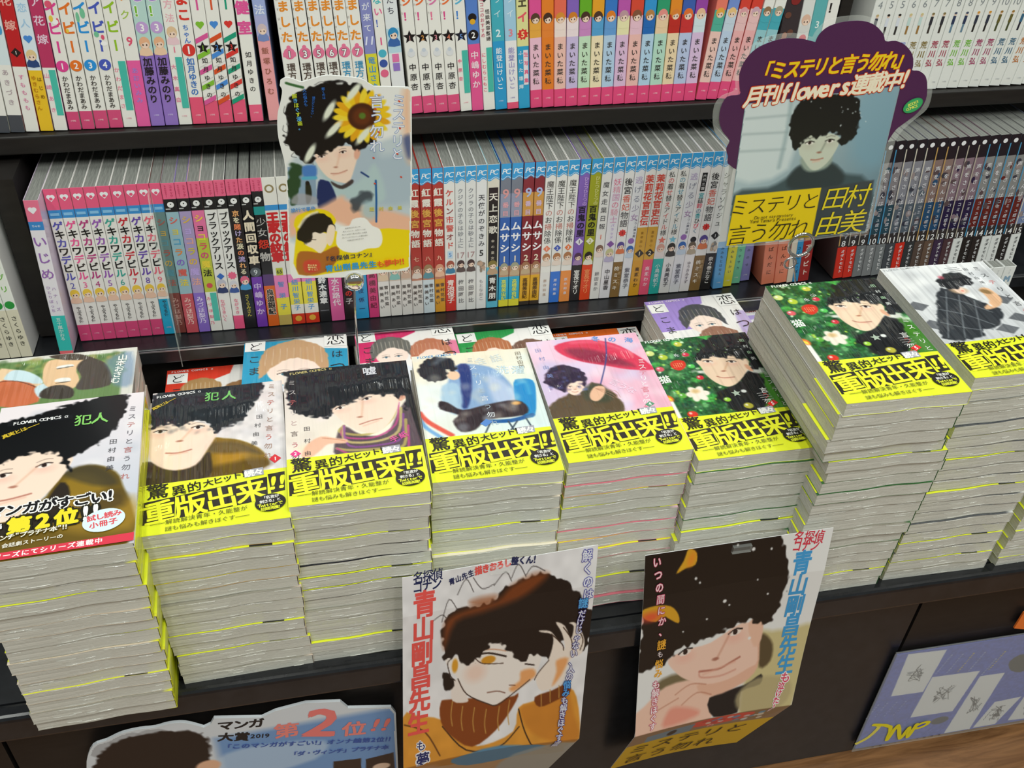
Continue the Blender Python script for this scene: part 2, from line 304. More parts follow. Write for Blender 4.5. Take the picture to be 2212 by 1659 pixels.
def spine_print(p, w, items, seed):
    for it in items:
        k = it[0]; c = w/2
        if k == 'v': _, t, y0, y1, sz, col = it[:6]; o = it[6] if len(it) > 6 else {}; p.vtx(t, c+o.get('dx', 0), y0, y1, sz, col, o.get('b', .012), o.get('oc'), o.get('ow', .05), ar=o.get('ar', 1))
        elif k == 't': _, t, y, sz, col = it[:5]; o = it[5] if len(it) > 5 else {}; p.txt(t, (c-sz*.5*len(t)*.55, y), (c+sz*.5*len(t)*.55, y), sz, col, o.get('b', .01), sk=o.get('sk', 0))
        elif k == 'c': _, y, r, col = it[:4]; p.ell(c, y, r, r, col)
        elif k == 'D': _, y, r, col = it[:4]; p.poly([(c, y-r), (c-r, y), (c, y+r), (c+r, y)], col)
        elif k == 'S': _, y, r, col = it[:4]; p.star(c, y, r, col)
        elif k == 'B': _, y, r, col = it[:4]; p.star(c, y, r, col, 9, .72)
        elif k == 'x': _, x0, x1, y0, y1, col = it; p.rect(x0*w, y0, x1*w, y1, col)
        elif k == 'w':                       # blue publisher cap with a wavy lower edge
            _, y, col, mark = it; q = [(FX, 0), (FX, y-1)]+[(FX+(w-2*FX)*u, y+1.6*math.sin(u*6.3+.6)) for u in np.linspace(0, 1, 9)]+[(w-FX, y-1), (w-FX, 0)]
            p.poly(q, col); p.line([(FX+(w-2*FX)*u, y-1.4+1.6*math.sin(u*6.3+.6)) for u in np.linspace(0, 1, 9)], .5, 'e8f6ff')
            if mark: p.txt(mark, (c-3.8, y*.5), (c+4.2, y*.5), 8, 'f4fbff', .01, sk=.25)
        elif k == 'f':                       # a small portrait
            _, y, hair, cloth = it[:4]; r = w*.34
            p.poly([(c-r*.7, y+r*1.1), (c-w*.46, y+r*2.9), (c+w*.46, y+r*2.9), (c+r*.7, y+r*1.1)], cloth, 2); p.ell(c, y+.2*r, r*1.12, r*1.3, hair); p.ell(c+.05*r, y+r*.6, r*.8, r*.85, 'f8dcc8')
            p.poly([(c-r*.9, y+r*.5), (c-r*.7, y-r*.4), (c, y-r*.7), (c+r*.8, y-r*.3), (c+r*.9, y+r*.5), (c+r*.4, y), (c-r*.2, y+r*.25)], hair)
            for s_ in (-1, 1): p.ell(c+s_*r*.38, y+r*.65, r*.14, r*.2, '4a3028')
        elif k == 'g':                       # slim standing person
            _, y, hair, top, leg = it; p.rect(c-1.3, y+12, c+1.1, y+22, leg); p.rect(c-1.9, y+4, c+1.6, y+13, top); p.ell(c, y+2, 1.5, 2, 'f0cfb8'); p.ell(c, y+1, 1.7, 1.3, hair)
        elif k == 'n':                       # mottled picture
            _, y0, y1, cols, n = it; q = random.Random(seed)
            for _i in range(n):
                rx = q.uniform(1, w*.3); ry = q.uniform(1.5, 5); p.ell(q.uniform(rx+.4, w-rx-.4), q.uniform(y0+ry, max(y1-ry, y0+ry+.1)), rx, ry, q.choice(cols), 0, 10)
        elif k == 'z':                       # diagonal stripes
            _, y0, y1, cols, st = it; y = y0; i = 0
            while y < y1: p.poly([(FX, y+6), (FX, y+6+st*.62), (w-FX, y+st*.62), (w-FX, y)], cols[i % len(cols)]); y += st; i += 1
        elif k == 'h': _, y, col = it; p.ell(c-1.6, y, 2.2, 2.2, col); p.ell(c+1.6, y, 2.2, 2.2, col); p.poly([(c-3.6, y+.9), (c, y+5), (c+3.6, y+.9)], col)
    return p
nbook = [0]
def shelf_book(row, X, s, wd, bands, items, side, label, group, H=175., D=112., push=0., flip=False, up=0.):
    nbook[0] += 1; w = wd*1000*math.cos(math.atan(s))-.35; y0, z0 = ORIG[row]
    dz = max(0, math.sin(abs(math.atan(s)))*w/1000) if s > 0 else 0
    mtx = Matrix.Translation((X, y0, z0)) @ Matrix.Rotation(-TT, 4, 'X') @ Matrix.Translation((0, push, .0004+dz+up)) @ Matrix.Rotation(math.atan(s), 4, 'Y')
    root = empty('manga_book', label=label, cat='book', group=group, mtx=mtx)
    parts = []; r = .9; th = .45
    arc = [(r-r*math.cos(a), r-r*math.sin(a)) for a in (0, .52, 1.05, 1.57)]; path = [(x, y) for x, y in arc]+[(w-x, y) for x, y in arc[::-1]]
    sc = lin(hx(side))
    for x0, x1 in ((0, th), (w-th, w)):
        V, F = [], []; box(V, F, x0/1000, r/1000, 0, x1/1000, D/1000, H/1000); parts.append((V, F, sc))
    for a, b, c in bands:
        zt_, zb = (H-a)/1000, (H-b)/1000; V = [(x/1000, y/1000, zt_) for x, y in path]+[(x/1000, y/1000, zb) for x, y in path]; k = len(path)
        F = [(i, k+i, k+i+1, i+1) for i in range(k-1)]
        if a == 0: V += [(x/1000, .0008, zt_) for x, y in path]; F += [(i, i+1, 2*k+i+1, 2*k+i) for i in range(k-1)]
        parts.append((V, F, lin(hx(c))))
    p = spine_print(Pr(), w, items, nbook[0])
    parts.append(p.emit(lambda x, y, l: np.column_stack([x/1000, -l, (H-y)/1000])))
    V, F, C = merge(parts); mesh_obj('jacket', V, F, M['print'], root, C)
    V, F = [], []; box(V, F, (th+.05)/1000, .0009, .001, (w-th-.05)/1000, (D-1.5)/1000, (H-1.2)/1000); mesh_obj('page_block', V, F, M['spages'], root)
    return root
PK = 'ef5f92'; W_ = 'f3f2ec'
def B(*q):                                   # bands from (end, colour) pairs
    o = []; a = 0
    for e_, c in q: o.append((a, e_, c)); a = e_
    return o
pub = ('v', '小学館', 162, 165, 2.6, 'ffd9e6')
def foot(y=166, c='ffe3ec', t='小学館'): return ('t', t, y, 3., c, {'b': 0})
# upper shelf, from the partition on
def upper():
    row = []
    def a(b, i, sd, lab, grp): row.append((b, i, sd, lab, grp))
    for k in (0, 1): a(B((110, 'dfeef4'), (158, W_), (175, '4a4f57')), [('n', 60, 100, ['4aa3d8', 'bfe2f2'], 5), ('v', 'あきづき', 112, 150, 6, 'b9a9b0')], W_, f'white manga spine with dark grey foot, {["outermost", "second"][k]} at the end beside the red spine', 'grey-footed spines on the upper shelf')
    a(B((112, 'c8242a'), (175, W_)), [('v', 'な花嫁', 20, 85, 9.5, 'f3b3a8', {'b': .03}), ('D', 99, 4.4, '2a2020'), ('t', '1', 99, 4, 'fff'), ('v', 'すもももも', 118, 155, 5, 'e07aa8')], 'c8242a', 'red manga spine with a black diamond and white foot', None)
    a(B((116, 'e3f0fa'), (175, 'f5c92e')), [('v', 'きみの恋人', 10, 80, 8.5, 'a9d0ef'), ('h', 86, '4a8fe0'), ('f', 101, 'e9cf9a', '2e4a80'), ('v', 'ゆきむらさん', 120, 155, 4.6, 'c98a1a', {'dx': -2.2}), ('v', 'はじめ', 120, 145, 4.2, '8a6410', {'dx': 2.6})], 'f3f0e6', 'white and pale blue manga spine with yellow foot and blue heart', None)
    a(B((50, '9a7cc8'), (114, 'c23a68'), (175, W_)), [('v', 'バイア花嫁', 12, 96, 9.5, 'f0d6ea', {'b': .02}), ('v', '山崎あき', 116, 160, 5, 'f08ab0', {'dx': -3}), ('x', .45, .95, 116, 160, '4cc4b2')], 'b05a9a', 'purple to crimson manga spine with a turquoise sticker', None)
    cols = [('e8489a', 'pink'), ('f07a2a', 'orange'), ('2a98e6', 'sky blue'), ('4a5ec4', 'indigo')]
    for k, (c, cn) in enumerate(cols):
        a(B((157, W_), (175, 'dc4f80')), [('v', 'ベイベイビー', 0, 104, 12.5, c, {'b': .05}), ('n', 2, 100, ['7ac8a0', 'f2d24a', 'e85a7a', 'fff'], 6), ('c', 113, 5.4, c), ('t', str(k+1), 113, 7, 'fff', {'b': .03}), ('v', 'かわだまあみ', 122, 155, 5.6, '3c3836'), foot()], W_, f'white manga spine with chunky {cn} title letters and number {NUM[k+1]}', 'white baby-title spines')
    a(B((175, W_)), [('v', 'ベイベイビー', 0, 104, 12, '9ac82a', {'b': .05}), ('v', 'かわだまさ', 114, 158, 5, 'f07a9a', {'dx': -3.2}), ('x', .42, .96, 110, 158, '48c0b0'), foot(166, 'f0a0b4')], W_, 'white manga spine with lime title letters and turquoise sticker', None)
    a(B((110, W_), (175, 'f062a8')), [('v', 'コミック', 10, 76, 9, ['c8b83a', 'c87ac0', 'f0a050', 'a8cc4a']), ('t', '9', 92, 10, 'e85a7a', {'b': .03}), ('v', 'あおいみみ', 116, 152, 6, 'a88ae0')], W_, 'white manga spine with red nine and hot pink foot', None)
    for k in (0, 1): a(B((104, 'bfe0da'), (175, '9878cc')), [('v', 'おやじ！', 16, 72, 11.5, ['ec7aa8', 'f0a030', 'b490dc', '7ac23a'], {'b': .05, 'oc': 'fff'}), ('c', 80, 5.6, 'c9a6e0'), ('t', '3', 80, 8, 'fff', {'b': .03}), ('f', 93, 'f0b890', 'f4d0b0'), ('v', '加藤みのり', 107, 152, 8.8, '201a24', {'b': .03}), foot(164, 'e8dcff')], '9878cc', f'teal and violet manga spine with a circled three, {["first", "second"][k]} of the pair', 'teal and violet spines')
    a(B((175, W_)), [('v', '恋する方法', 16, 78, 8.5, 'f0b4c0'), ('f', 84, 'e8c8a0', 'f2d0d8'), ('t', '1', 101, 7, 'f07a9a'), ('v', '大木真白', 112, 155, 5, 'f08aa8', {'dx': -3.2}), ('x', .45, .96, 108, 158, '48c0b0'), foot(166, 'f0a0b4')], W_, 'white manga spine with faint pink title and turquoise sticker', None)
    a(B((148, W_), (175, 'f0587e')), [('c', 30, 5, '4a90e0'), ('v', 'ひよこ', 34, 76, 12, 'e23a30', {'b': .06}), ('v', 'ちゃん', 78, 96, 6, '3a78d0', {'b': .02}), ('c', 102, 6, 'e03a34'), ('t', '1', 102, 9, 'fff', {'b': .04}), ('v', '如月ゆきの', 109, 146, 7.6, '3a78c8', {'b': .03}), foot(166)], W_, 'white manga spine with chunky red title and a red ball one', None)
    for k, (c1, c2, cn) in enumerate([('e25aa0', '86c43a', 'pink and green'), ('e2562a', '4a90e0', 'orange and blue'), ('16a07e', 'e23a34', 'green and red')]):
        a(B((152, W_), (175, 'ee5a80')), [('v', 'ハニー', 14, 70, 11.5, c1, {'b': .05}), ('h', 78, c2), ('z', 86, 150, [c1, W_, c2, W_], 7.5), ('S', 100, 6, '15131a'), ('t', str(k+1), 100, 5.5, c2), ('v', '如月ゆきの', 108, 150, 5.6, '2c2a30'), foot(166)], W_, f'manga spine with {cn} diagonal stripes and a black star', 'striped star spines')
    return row
def put(row, key, entries, i0=0, **kw):
    X, Sl = ROWS[key]; out = []
    for i, (b, it, sd, lab, grp) in enumerate(entries):
        out.append(shelf_book(row, X[i+i0], (Sl[i+i0]+Sl[i+i0+1])/2, X[i+i0+1]-X[i+i0]+min(0, (Sl[i+i0+1]-Sl[i+i0])*.16), b, it, sd, lab, grp, **kw))
    return out
put('top', 'top_a', upper())
put('top', 'top_b', [(B((158, W_), (175, 'f2648a')), [('x', .2, .8, 14, 34, 'f3f2ec'), ('v', 'の', 22, 34, 8, '202020'), ('v', '保健室', 36, 92, 13, 'ec5aa2', {'b': .06}), ('v', '如月ゆきの', 104, 146, 6, '2c2a2c'), foot(166)], W_, 'white manga spine with three large pink characters', None)])
put('top', 'top_c', [(B((72, 'a4b4e4'), (92, 'b0b4e0'), (175, 'f3a8ac')), [('v', 'だめ魔法', 14, 74, 9.5, 'e8eefc', {'b': .02}), ('f', 84, 'd8c4c8', '7a90c8'), ('v', '飯塚ひろむ', 100, 150, 6.8, 'a86a5a', {'b': .02})], 'a4b4e4', 'periwinkle and salmon manga spine beside the gap', None)])
ent = []
for i, n in enumerate((1, 3, 5, 6, 7, 7)):
    w2 = ['', 'first ', 'second '][(0, 0, 0, 0, 1, 2)[i]]
    ent.append((B((158, W_), (175, 'f2648a')), [('v', 'はじめました', 14, 100, 11, 'f0942a', {'b': .05}), ('v', 'ねこと暮らす日々と', 18, 98, 2.6, '8a8078', {'dx': -5.2, 'b': 0}), ('c', 109, 5.6, 'ee7aa0'), ('c', 103, 2, 'ee7aa0'), ('x', .1, .9, 108, 112, 'ee7aa0'), ('t', str(n), 109.5, 8, '4a3030', {'b': .09}), ('t', str(n), 109.5, 8, 'fff', {'b': .03}), ('v', '環方このみ', 118, 160, 8.6, '3a9ac8' if n == 7 else '5a4a42', {'b': .02})], W_,
      f'white manga spine with orange title and paw badge {NUM[n]}'+(', '+w2+'copy' if w2 else ''), 'paw badge spines'))
put('top', 'top_d', ent)
put('top', 'top_e', [
 (B((112, '8a90cc'), (175, 'e2dc3c')), [('v', '国から手紙が来て', 10, 92, 7.6, 'eef0fa', {'b': .01}), ('t', '11', 99, 10, 'e8ecff', {'sk': .2, 'b': .03}), ('v', '竜山さゆり', 114, 158, 7.6, '4a9ad0', {'b': .02})], '8a90cc', 'slate violet manga spine with eleven and yellow foot', None),
 (B((175, W_)), [('v', 'いられない！', 22, 88, 8.6, ['4ac0c8', 'ee6aa0', '4a6ac8'], {'b': .03}), ('t', '1', 100, 9, 'ea5a90', {'b': .03}), ('c', 112, 4, '4ab8d0'), ('c', 122, 4, '3a58a8'), ('c', 132, 4, 'ea6a90')], W_, 'white manga spine with three coloured dots below its one', None),
 (B((88, 'e9eef0'), (112, 'bfe0ee'), (175, 'eef0f2')), [('v', 'はじまる私たち', 6, 76, 7.4, ['4a4a5a', '4a4a5a', '4a4a5a', '4a4a5a', 'ea7aa8', '4a4a5a', '4a4a5a']), ('f', 92, '2e90c8', '3a6ab0'), ('x', .25, .75, 113, 121, 'ea7ab0'), ('x', .25, .75, 122, 130, '9a7ad0')], W_, 'pale manga spine with a blue haired face', None)])
ent = []
for k in range(4):
    ent.append((B((157, W_), (175, 'e65486')), [('v', 'ステージ！', 12, 84, 9.6, ['e24a90', 'ee6a50', 'e24a90', 'f0743a'] if k != 2 else ['e27ab0', 'ee7aa0', 'e27ab0'], {'b': .05}), ('v', 'うたうたうたう', 20, 78, 2.6, '9a8a80', {'dx': -5, 'b': 0}), ('S', 97, 6.8, '17141a'), ('t', str(k+1), 98, 6, ['c88a8a', 'e09a50', 'e090a0', 'd87a60'][k]), ('c', 113, 3.8, 'e4e6ea'), ('c', 110, 2, 'cfd8e4'), ('v', '中原杏', 122, 152, 7.6, '2c2a2e', {'b': .015}), foot(166)], W_, f'white manga spine with pink title and black star number {NUM[k+1]}', 'black star spines'))
ent += [
 (B((175, W_)), [('v', 'ステージ！', 12, 84, 9.6, ['5ab8e0', '4a8ad8', '6a9ae8'], {'b': .05}), ('S', 97, 6.8, '1a2030'), ('t', '5', 98, 6, '6a9ae0'), ('v', '中原杏', 118, 145, 4.4, 'f06a90', {'dx': -3.4}), ('x', .45, .96, 112, 156, '48c0b0'), foot(166, 'f0a0b4')], W_, 'white manga spine with light blue title and black star', None),
 (B((106, '5a86d4'), (175, 'ee5a9a')), [('v', '係！', 10, 62, 11.5, '16151c', {'b': .02}), ('c', 80, 4.2, '18181c'), ('c', 84, 2.8, 'e8b030'), ('c', 97, 5.2, '16151c'), ('t', '2', 97, 7, 'fff', {'b': .02}), ('v', '中嶋ゆか', 112, 152, 8.2, 'ffe2ee', {'b': .03})], '5a86d4', 'blue and hot pink manga spine with a black ball two', None),
 (B((175, W_)), [('D', 46, 3.8, '2a2428'), ('D', 54, 3.8, '2a2428'), ('D', 62, 3.8, '2a2428'), ('v', '軒目はココのおすすめ', 50, 100, 4.4, 'd0607a', {'dx': -2.6}), ('v', '怪談美容整婦', 72, 104, 4.6, '3a3436', {'dx': 2.6}), ('v', 'にしむらともこ', 114, 156, 4.6, 'f06a8a', {'dx': -3.2}), ('x', .48, .96, 110, 156, '48c0b0')], W_, 'white manga spine with three black diamonds', None),
 (B((104, '46b4c6'), (175, '2ba0d8')), [('v', 'ローレライ', 14, 84, 8, 'dff4f8', {'b': .0}), ('t', '2', 96, 9, 'e8fbff', {'b': .02}), ('v', '能登山けいこ', 110, 154, 6.8, 'f2fbff'), foot(166, 'd8f0ff')], '46b4c6', 'turquoise manga spine with number two', 'lettered sea spines'),
 (B((104, 'a9d4ee'), (168, 'f3f2f4'), (175, 'ee5a80')), [('v', 'ローレライ', 14, 84, 8, 'eaf6ff', {'b': .0}), ('t', '3', 96, 9, 'e88a9a', {'b': .02}), ('v', '能登山けいこ', 110, 154, 6.8, 'a09ad0'), foot(163, '9a90c8')], 'a9d4ee', 'pale blue manga spine with number three', 'lettered sea spines'),
 (B((110, 'e8e6a0'), (175, '2ea6d6')), [('v', 'ランウェイ', 16, 88, 11, ['ee5a6a', '4a4840', 'f07aa0', '504a38'], {'b': .05}), ('B', 98, 6, 'e23a34'), ('t', '5', 98, 7, 'ffe9a0', {'b': .02}), ('v', 'ふじた雄輝', 112, 156, 4.8, 'eafaff', {'dx': -2.8}), ('x', .5, .9, 114, 150, 'f2e8ee'), ('v', '生写真集', 114, 150, 5, 'ee5a8a', {'dx': 2.8, 'b': .03})], 'e8e6a0', 'yellow and blue manga spine with a red burst five', None)]
put('top', 'top_f', ent)
hue = [('e8569c', 'pink', 'f6c6da', '5a4030', 'f0b04a'), ('f0862e', 'orange', 'f0862e', '4a3226', 'f08a3a'), ('f07058', 'coral', 'f8c8bc', 'e0963a', 'fbe8e0'), ('8a68c4', 'violet', 'd4c4ec', 'd8842e', 'f8e8ec'), ('6cb42c', 'green', 'cdeccc', '4a3228', 'd490cc'), ('f0a82e', 'amber', 'faeac4', '50382e', '5aa8dc'), ('3c7ed0', 'blue', 'bcd8f2', 'e8862e', '6aa4e0'), ('c45cb4', 'magenta', 'e8c4e4', 'c8a0a8', 'f4eebc'), ('e0503a', 'red', 'f8c4bc', '8a5a40', 'f2c8d8'), ('3a9cdc', 'sky blue', 'bcdcf4', 'c08a50', '2a70c0'), ('36a476', 'sea green', 'bfe6d2', 'f09a90', 'f6d8b0'), ('ef922e', 'tangerine', 'f8e0b8', 'e88a3a', 'c8342a'), ('4466b8', 'royal blue', 'c2d0f0', 'ee7a3a', 'd43a3a'), ('a04cae', 'purple', 'e6c8ea', 'f2c6a0', 'dceef4')]
ent = []
for k, (c, cn, c2, hr, cl) in enumerate(hue):
    ent.append((B((83, c), (102, cl), (156, c2), (175, 'ee4f84')), [('v', random.Random(k).choice(['スイート', 'キャンディ', 'チェリー', 'ハニー', 'ミルク']), 8, 66, 6.4, 'fbf0e6', {'b': -.004}), ('f', 82, hr, cl), ('v', 'まいた菜穂', 107, 151, 7, '3a3634', {'b': .01}), foot(165)], c, f'{cn} manga spine with a girl portrait and pink foot', 'rainbow portrait spines'))
put('top', 'top_g', ent)
ent = []
for k, (c, cn, c2, hr, cl) in enumerate([('f4826e', 'salmon', 'f8cfc4', 'f0b04a', '58b8a0'), ('7a98dc', 'light blue', 'c6daf2', 'f4cc8a', 'cfe0ee'), ('e0483a', 'bright red, earlier copy', 'f6b8b8', 'e8a8b0', 'f4c8c8'), ('e0483a', 'bright red, later copy', 'f6b8b8', 'd8b0c0', 'f4c8c8'), (W_, 'white, red-flecked first copy', '9ad0d8', '9a7a58', '4ab0c0'), (W_, 'white, red-flecked second copy', '9ad0d8', 'b0a890', '4ab0c0')]):
    ent.append((B((80, c), (102, cl), (156, c2), (175, 'ee4f84')), [('v', 'キャンディ', 8, 66, 6.4, 'fbe6da' if c != W_ else 'e8a0a0', {'b': -.004}), ('f', 82, hr, cl), ('v', 'まいた菜穂', 107, 151, 7, '3a3634', {'b': .01}), foot(165)]+([('D', 40, 2, 'e03a3a'), ('D', 62, 2, 'e03a3a')] if c == W_ else []), c, f'leaning manga spine, {cn}, with a girl portrait', 'leaning portrait spines'))
put('top', 'top_h', ent)
put('top', 'top_i', [
 (B((175, '3a3236')), [('n', 10, 170, ['6a4438', 'a87058', '1c1a22', '8a2a2a', '4a3a40'], 16)], '3a3236', 'dark photographic spine between white and teal manga spines', None),
 (B((140, 'e6e8e4'), (175, 'd9dede')), [('v', 'ック！', 20, 74, 10, '3a8a90', {'b': .03}), ('f', 92, 'e8c0a8', 'e0e0dc'), ('c', 112, 4, 'e05a6a')], W_, 'white manga spine with teal lettering beside a teal spine', None),
 (B((175, '62b6ba')), [('v', 'シン', 20, 70, 10, 'eaf8f4', {'b': .02}), ('t', '3', 98, 9, 'eaf8f4', {'b': .02})], '62b6ba', 'plain teal manga spine with a white three', None),
 (B((175, W_)), [('v', 'チヒル！', 18, 90, 12, ['d8384a', '2a2628'], {'b': .06})], W_, 'white manga spine with bold red and black letters', None)])
ent = []
vols = (4, 5, 5, 6, 6, 7, 7, 8, 8, 9, 9, 10, 10, 11, 11, 12, 12); nc = ['3a6ac0', '9a8a60', '4a6ad0', '4a6ad0', '8a7430', '8a7430', 'b0405a', 'b0405a', '7ac23a', '7ac23a', 'a83a68', 'a83a68', '3a6a8a', '3a6a8a', 'c87a3a', 'c87a3a', '5a5a5a']
outf = [('c8b080', '3a4050', '3a4050'), ('222', 'dfe4ee', '333'), ('222', 'dfe4ee', '333'), ('d8c890', 'c8e0dc', 'a07840'), ('d8c890', 'c8e0dc', 'a07840'), ('8a7a50', '30323a', '3a3430'), ('8a7a50', '30323a', '3a3430'), ('44506a', '2c3a5a', '6a8aa0'), ('44506a', '2c3a5a', '6a8aa0'), ('d89a3a', '30384a', '2a2a2a'), ('d89a3a', '30384a', '2a2a2a'), ('a07838', '6a6230', '4a5230'), ('a07838', '6a6230', '4a5230'), ('22262e', '3a6a8a', '223'), ('22262e', '3a6a8a', '223'), ('aa6a3a', 'cc8855', '433'), ('333', '888', '333')]
who = ['grey figure', 'pale shirted figure', 'pale shirted figure', 'bulky figure', 'bulky figure', 'black suited figure', 'black suited figure', 'navy crouching figure', 'navy crouching figure', 'orange haired figure', 'orange haired figure', 'olive clad figure', 'olive clad figure', 'blue shirted figure', 'blue shirted figure', 'brown clad figure', 'grey clad figure']
for k in range(17):
    cp = '' if k in (0, 15, 16) else (', first copy' if vols[k] != vols[k-1] else ', second copy')
    ent.append((B((175, 'eceeea')), [('v', '銀の匙', 2, 60, 9, 'c8ccd0', {'b': .02}), ('t', str(vols[k]), 80, 9.5, '8e9498', {'b': .0}), ('g', 90, *outf[k]), ('v', '荒川弘', 119, 150, 8.4, nc[k], {'b': .02}), foot(167, 'b8bcc0')], 'eceeea', f'plain white manga spine with {who[k]} and volume {NUM[vols[k]]}{cp}', 'white figure spines'))
put('top', 'top_j', ent)
# ------------------------------------------------------------- middle shelf
put('mid', 'mid_0', [(B((118, 'eef0ea'), (175, 'e6e0c8')), [('v', 'スグリ', 60, 100, 8, '6ab43a'), ('c', 112, 4.6, '2e9a44'), ('v', 'さくらゆき', 124, 162, 6, '3a3a34')], 'f2f3ee', f'tall white and cream spine with a green frog, {["outermost", "middle", "innermost"][k]} beyond the partition', 'cream footed spines') for k in range(3)], push=-.0185)
put('m0', 'mid_a', [(B((22, 'f07a9a'), (31, '3a8ad0'), (128, 'eeeaf2'), (171, '3cc8c0'), (175, 'f07078')), [('h', 9, 'f4f4fa'), ('t', 'ちゃお', 26.5, 4.5, 'e8f4ff'), ('v', 'いじめ', 34, 88, 13, '9a6ab8', {'b': .02}), ('v', 'ひとりぼっち', 92, 124, 4.2, 'b89ac8', {'dx': -2.5}), ('v', 'ハナーズ', 92, 124, 4.2, 'b89ac8', {'dx': 2.5}), ('v', '五十嵐かおる', 130, 158, 5, 'd8f4f0', {'b': .01})], 'd8c8dc', 'white spine with purple title and turquoise foot, pulled forward of the row', None)])
cn9 = [('5a58b8', 'indigo'), ('ee5a9a', 'pink'), ('b83a80', 'plum'), ('9a5ab8', 'violet'), ('3aa89a', 'teal'), ('cc2a3a', 'crimson'), ('6a48b0', 'purple'), ('ee6a80', 'rose')]
ent = []
cap9 = [('h', 8, 'f6f8fc'), ('c', 10, 1.6, 'ee5a80'), ('x', .15, .85, 25, 28, '8ac4ee')]
for k, (c, cn) in enumerate(cn9):
    last = k == 7
    ent.append((B((22, 'ee6088'), (31, '3c92d6'), (131, 'efece8') if last else (155, 'efece8'), (175, '22a6d0' if last else 'd4487a')), cap9+[('v', 'ゲキカワデビル', 34, 101, 10.2, [c, '1e1a20'], {'b': .04}), ('t', str(k+2), 107, 8.5, c, {'b': -.002}), ('f', 116, 'f2cc4a', 'f0c8b0'), ('v', 'やぶうち優', 132, 152, 6, '3a3638'), foot(166, 'f4b8d0')], 'efece8', f'white spine with {cn} and black title and number {NUM[k+2]}', 'heart capped spines'))
ent.append((B((22, 'ee6088'), (31, '3c92d6'), (125, '6a8a8a'), (175, '7a3a34')), cap9+[('v', 'ショコラの魔法', 36, 118, 8.6, ['b05a50', 'c8a850', '5a98a8'], {'b': .02}), ('v', 'みづほ梨乃', 130, 165, 6.6, 'c89a90', {'b': .01})], '7a5a54', 'dull brown and teal spine behind the clear divider', None))
put('mid', 'mid_b', ent, push=.0015)
cap = [('v', 'ちゃおホラー', 2, 15, 3, 'c02858', {'dx': -2.5, 'b': .02}), ('v', 'コミック', 2, 15, 3, 'c02858', {'dx': 2.5, 'b': .02}), ('c', 23, 3.2, 'f2f2f2'), ('c', 22.4, .7, '222'), ('x', .08, .45, 27, 28.2, 'c8c8c8')]
tops = [(17, 'f06a90'), (31, '1c1a1e')]
ent = [
 (B(*tops, (126, '9cc0cc'), (175, 'c8525e')), cap+[('v', 'ショコラの魔法', 34, 118, 9, ['e0655a', 'e8d24a', '4aa4d0', 'f08a3a', '8a6ad0'], {'b': .03}), ('v', 'みづほ梨乃', 130, 164, 7, 'f0d0c8', {'b': .01})], 'a8a0a8', 'pale blue and brick red spine just past the clear divider', 'skull capped spines'),
 (B(*tops, (126, 'b0a0cc'), (175, '8a6ccc')), cap+[('v', 'ショコラの魔法', 34, 118, 9, ['e8c04a', 'c8b0f0', 'f0b0a0', 'd8c84a'], {'b': .03}), ('v', 'みづほ梨乃', 130, 164, 7, 'e4d8fa', {'b': .02})], '9a88cc', 'lilac and purple spine with a skull cap', 'skull capped spines'),
 (B(*tops, (62, 'ee7aaa'), (126, 'c4ce4a'), (175, 'f0efe9')), cap+[('v', 'ショコラの魔法', 34, 108, 9, ['fbe04a', '222', 'f4f03a', 'e84a70', 'e0408a'], {'b': .03}), ('c', 118, 3, 'd8505a'), ('v', 'みづほ梨乃', 130, 168, 4.6, 'ee7a98', {'dx': -3}), ('x', .42, .95, 127, 162, '48c0b0')], 'e0c0c0', 'pink and yellow-green spine with a skull cap and turquoise sticker', 'skull capped spines'),
 (B(*tops, (175, 'efeeea')), cap+[('v', 'ブラックアリス', 34, 100, 9.4, '18161a', {'b': .02}), ('D', 108, 4, '3a70c8'), ('f', 116, 'c8c8d4', '2a3a6a'), ('v', 'ながさきいく', 136, 164, 4.8, 'ee7a98', {'dx': -2})], 'efeeea', 'white spine with black thin lettering and a blue bow', 'skull capped spines'),
 (B(*tops, (158, 'efeeea'), (175, 'ee5a88')), cap+[('v', 'ブラックアリス', 34, 100, 9.4, '18161a', {'b': .02}), ('B', 108, 5, 'ee6a90'), ('f', 118, 'dcdce4', '3a5aa0'), ('v', 'ながさき', 136, 156, 4.8, 'ee7a98')], 'efeeea', 'white spine with black thin lettering and a pink burst', 'skull capped spines'),
 (B(*tops, (110, '201c1e'), (175, '17141a')), cap+[('v', '京を賭けた涙の流れる', 33, 108, 7, ['f0b070', 'e8e0c0', 'f08a5a', 'c0b0e0'], {'b': .04}), ('x', .2, .8, 110, 126, '4a9ad0'), ('f', 114, 'e86a8a', '4aa0d8'), ('v', 'さくらみさん', 132, 160, 5.4, 'd8c84a', {'b': .01})], '17141a', 'black spine with cream and peach letters', 'skull capped spines'),
 (B(*tops, (112, '141216'), (175, '7a3cb8')), cap+[('v', '人間回収車', 33, 98, 11, 'f4e6cc', {'b': .06}), ('c', 106, 5.6, '5a6268'), ('t', '9', 106, 7.5, 'dfe8ea'), ('v', '中嶋ゆか', 118, 160, 8.2, 'd8c0f0', {'b': .04})], '141216', 'black and violet spine with bold cream characters and nine', 'skull capped spines'),
 (B((14, 'f06a90'), (31, '1c1a1e'), (40, '1e9a98'), (110, '1a1618'), (124, '5a3a78'), (175, 'e86a22')), cap+[('v', '少女', 42, 66, 10, 'd8d4d0', {'b': .0}), ('v', '怨物', 66, 96, 11, ['e03a24', 'c8c4c0'], {'b': .04}), ('v', '良道銀紀', 128, 160, 8, '1a1618', {'b': .06, 'oc': 'f4e8d8'})], '1a1618', 'black and orange spine with red and grey characters', 'skull capped spines')]
put('mid', 'mid_c', ent)
def pcb(*q): return B(*q)
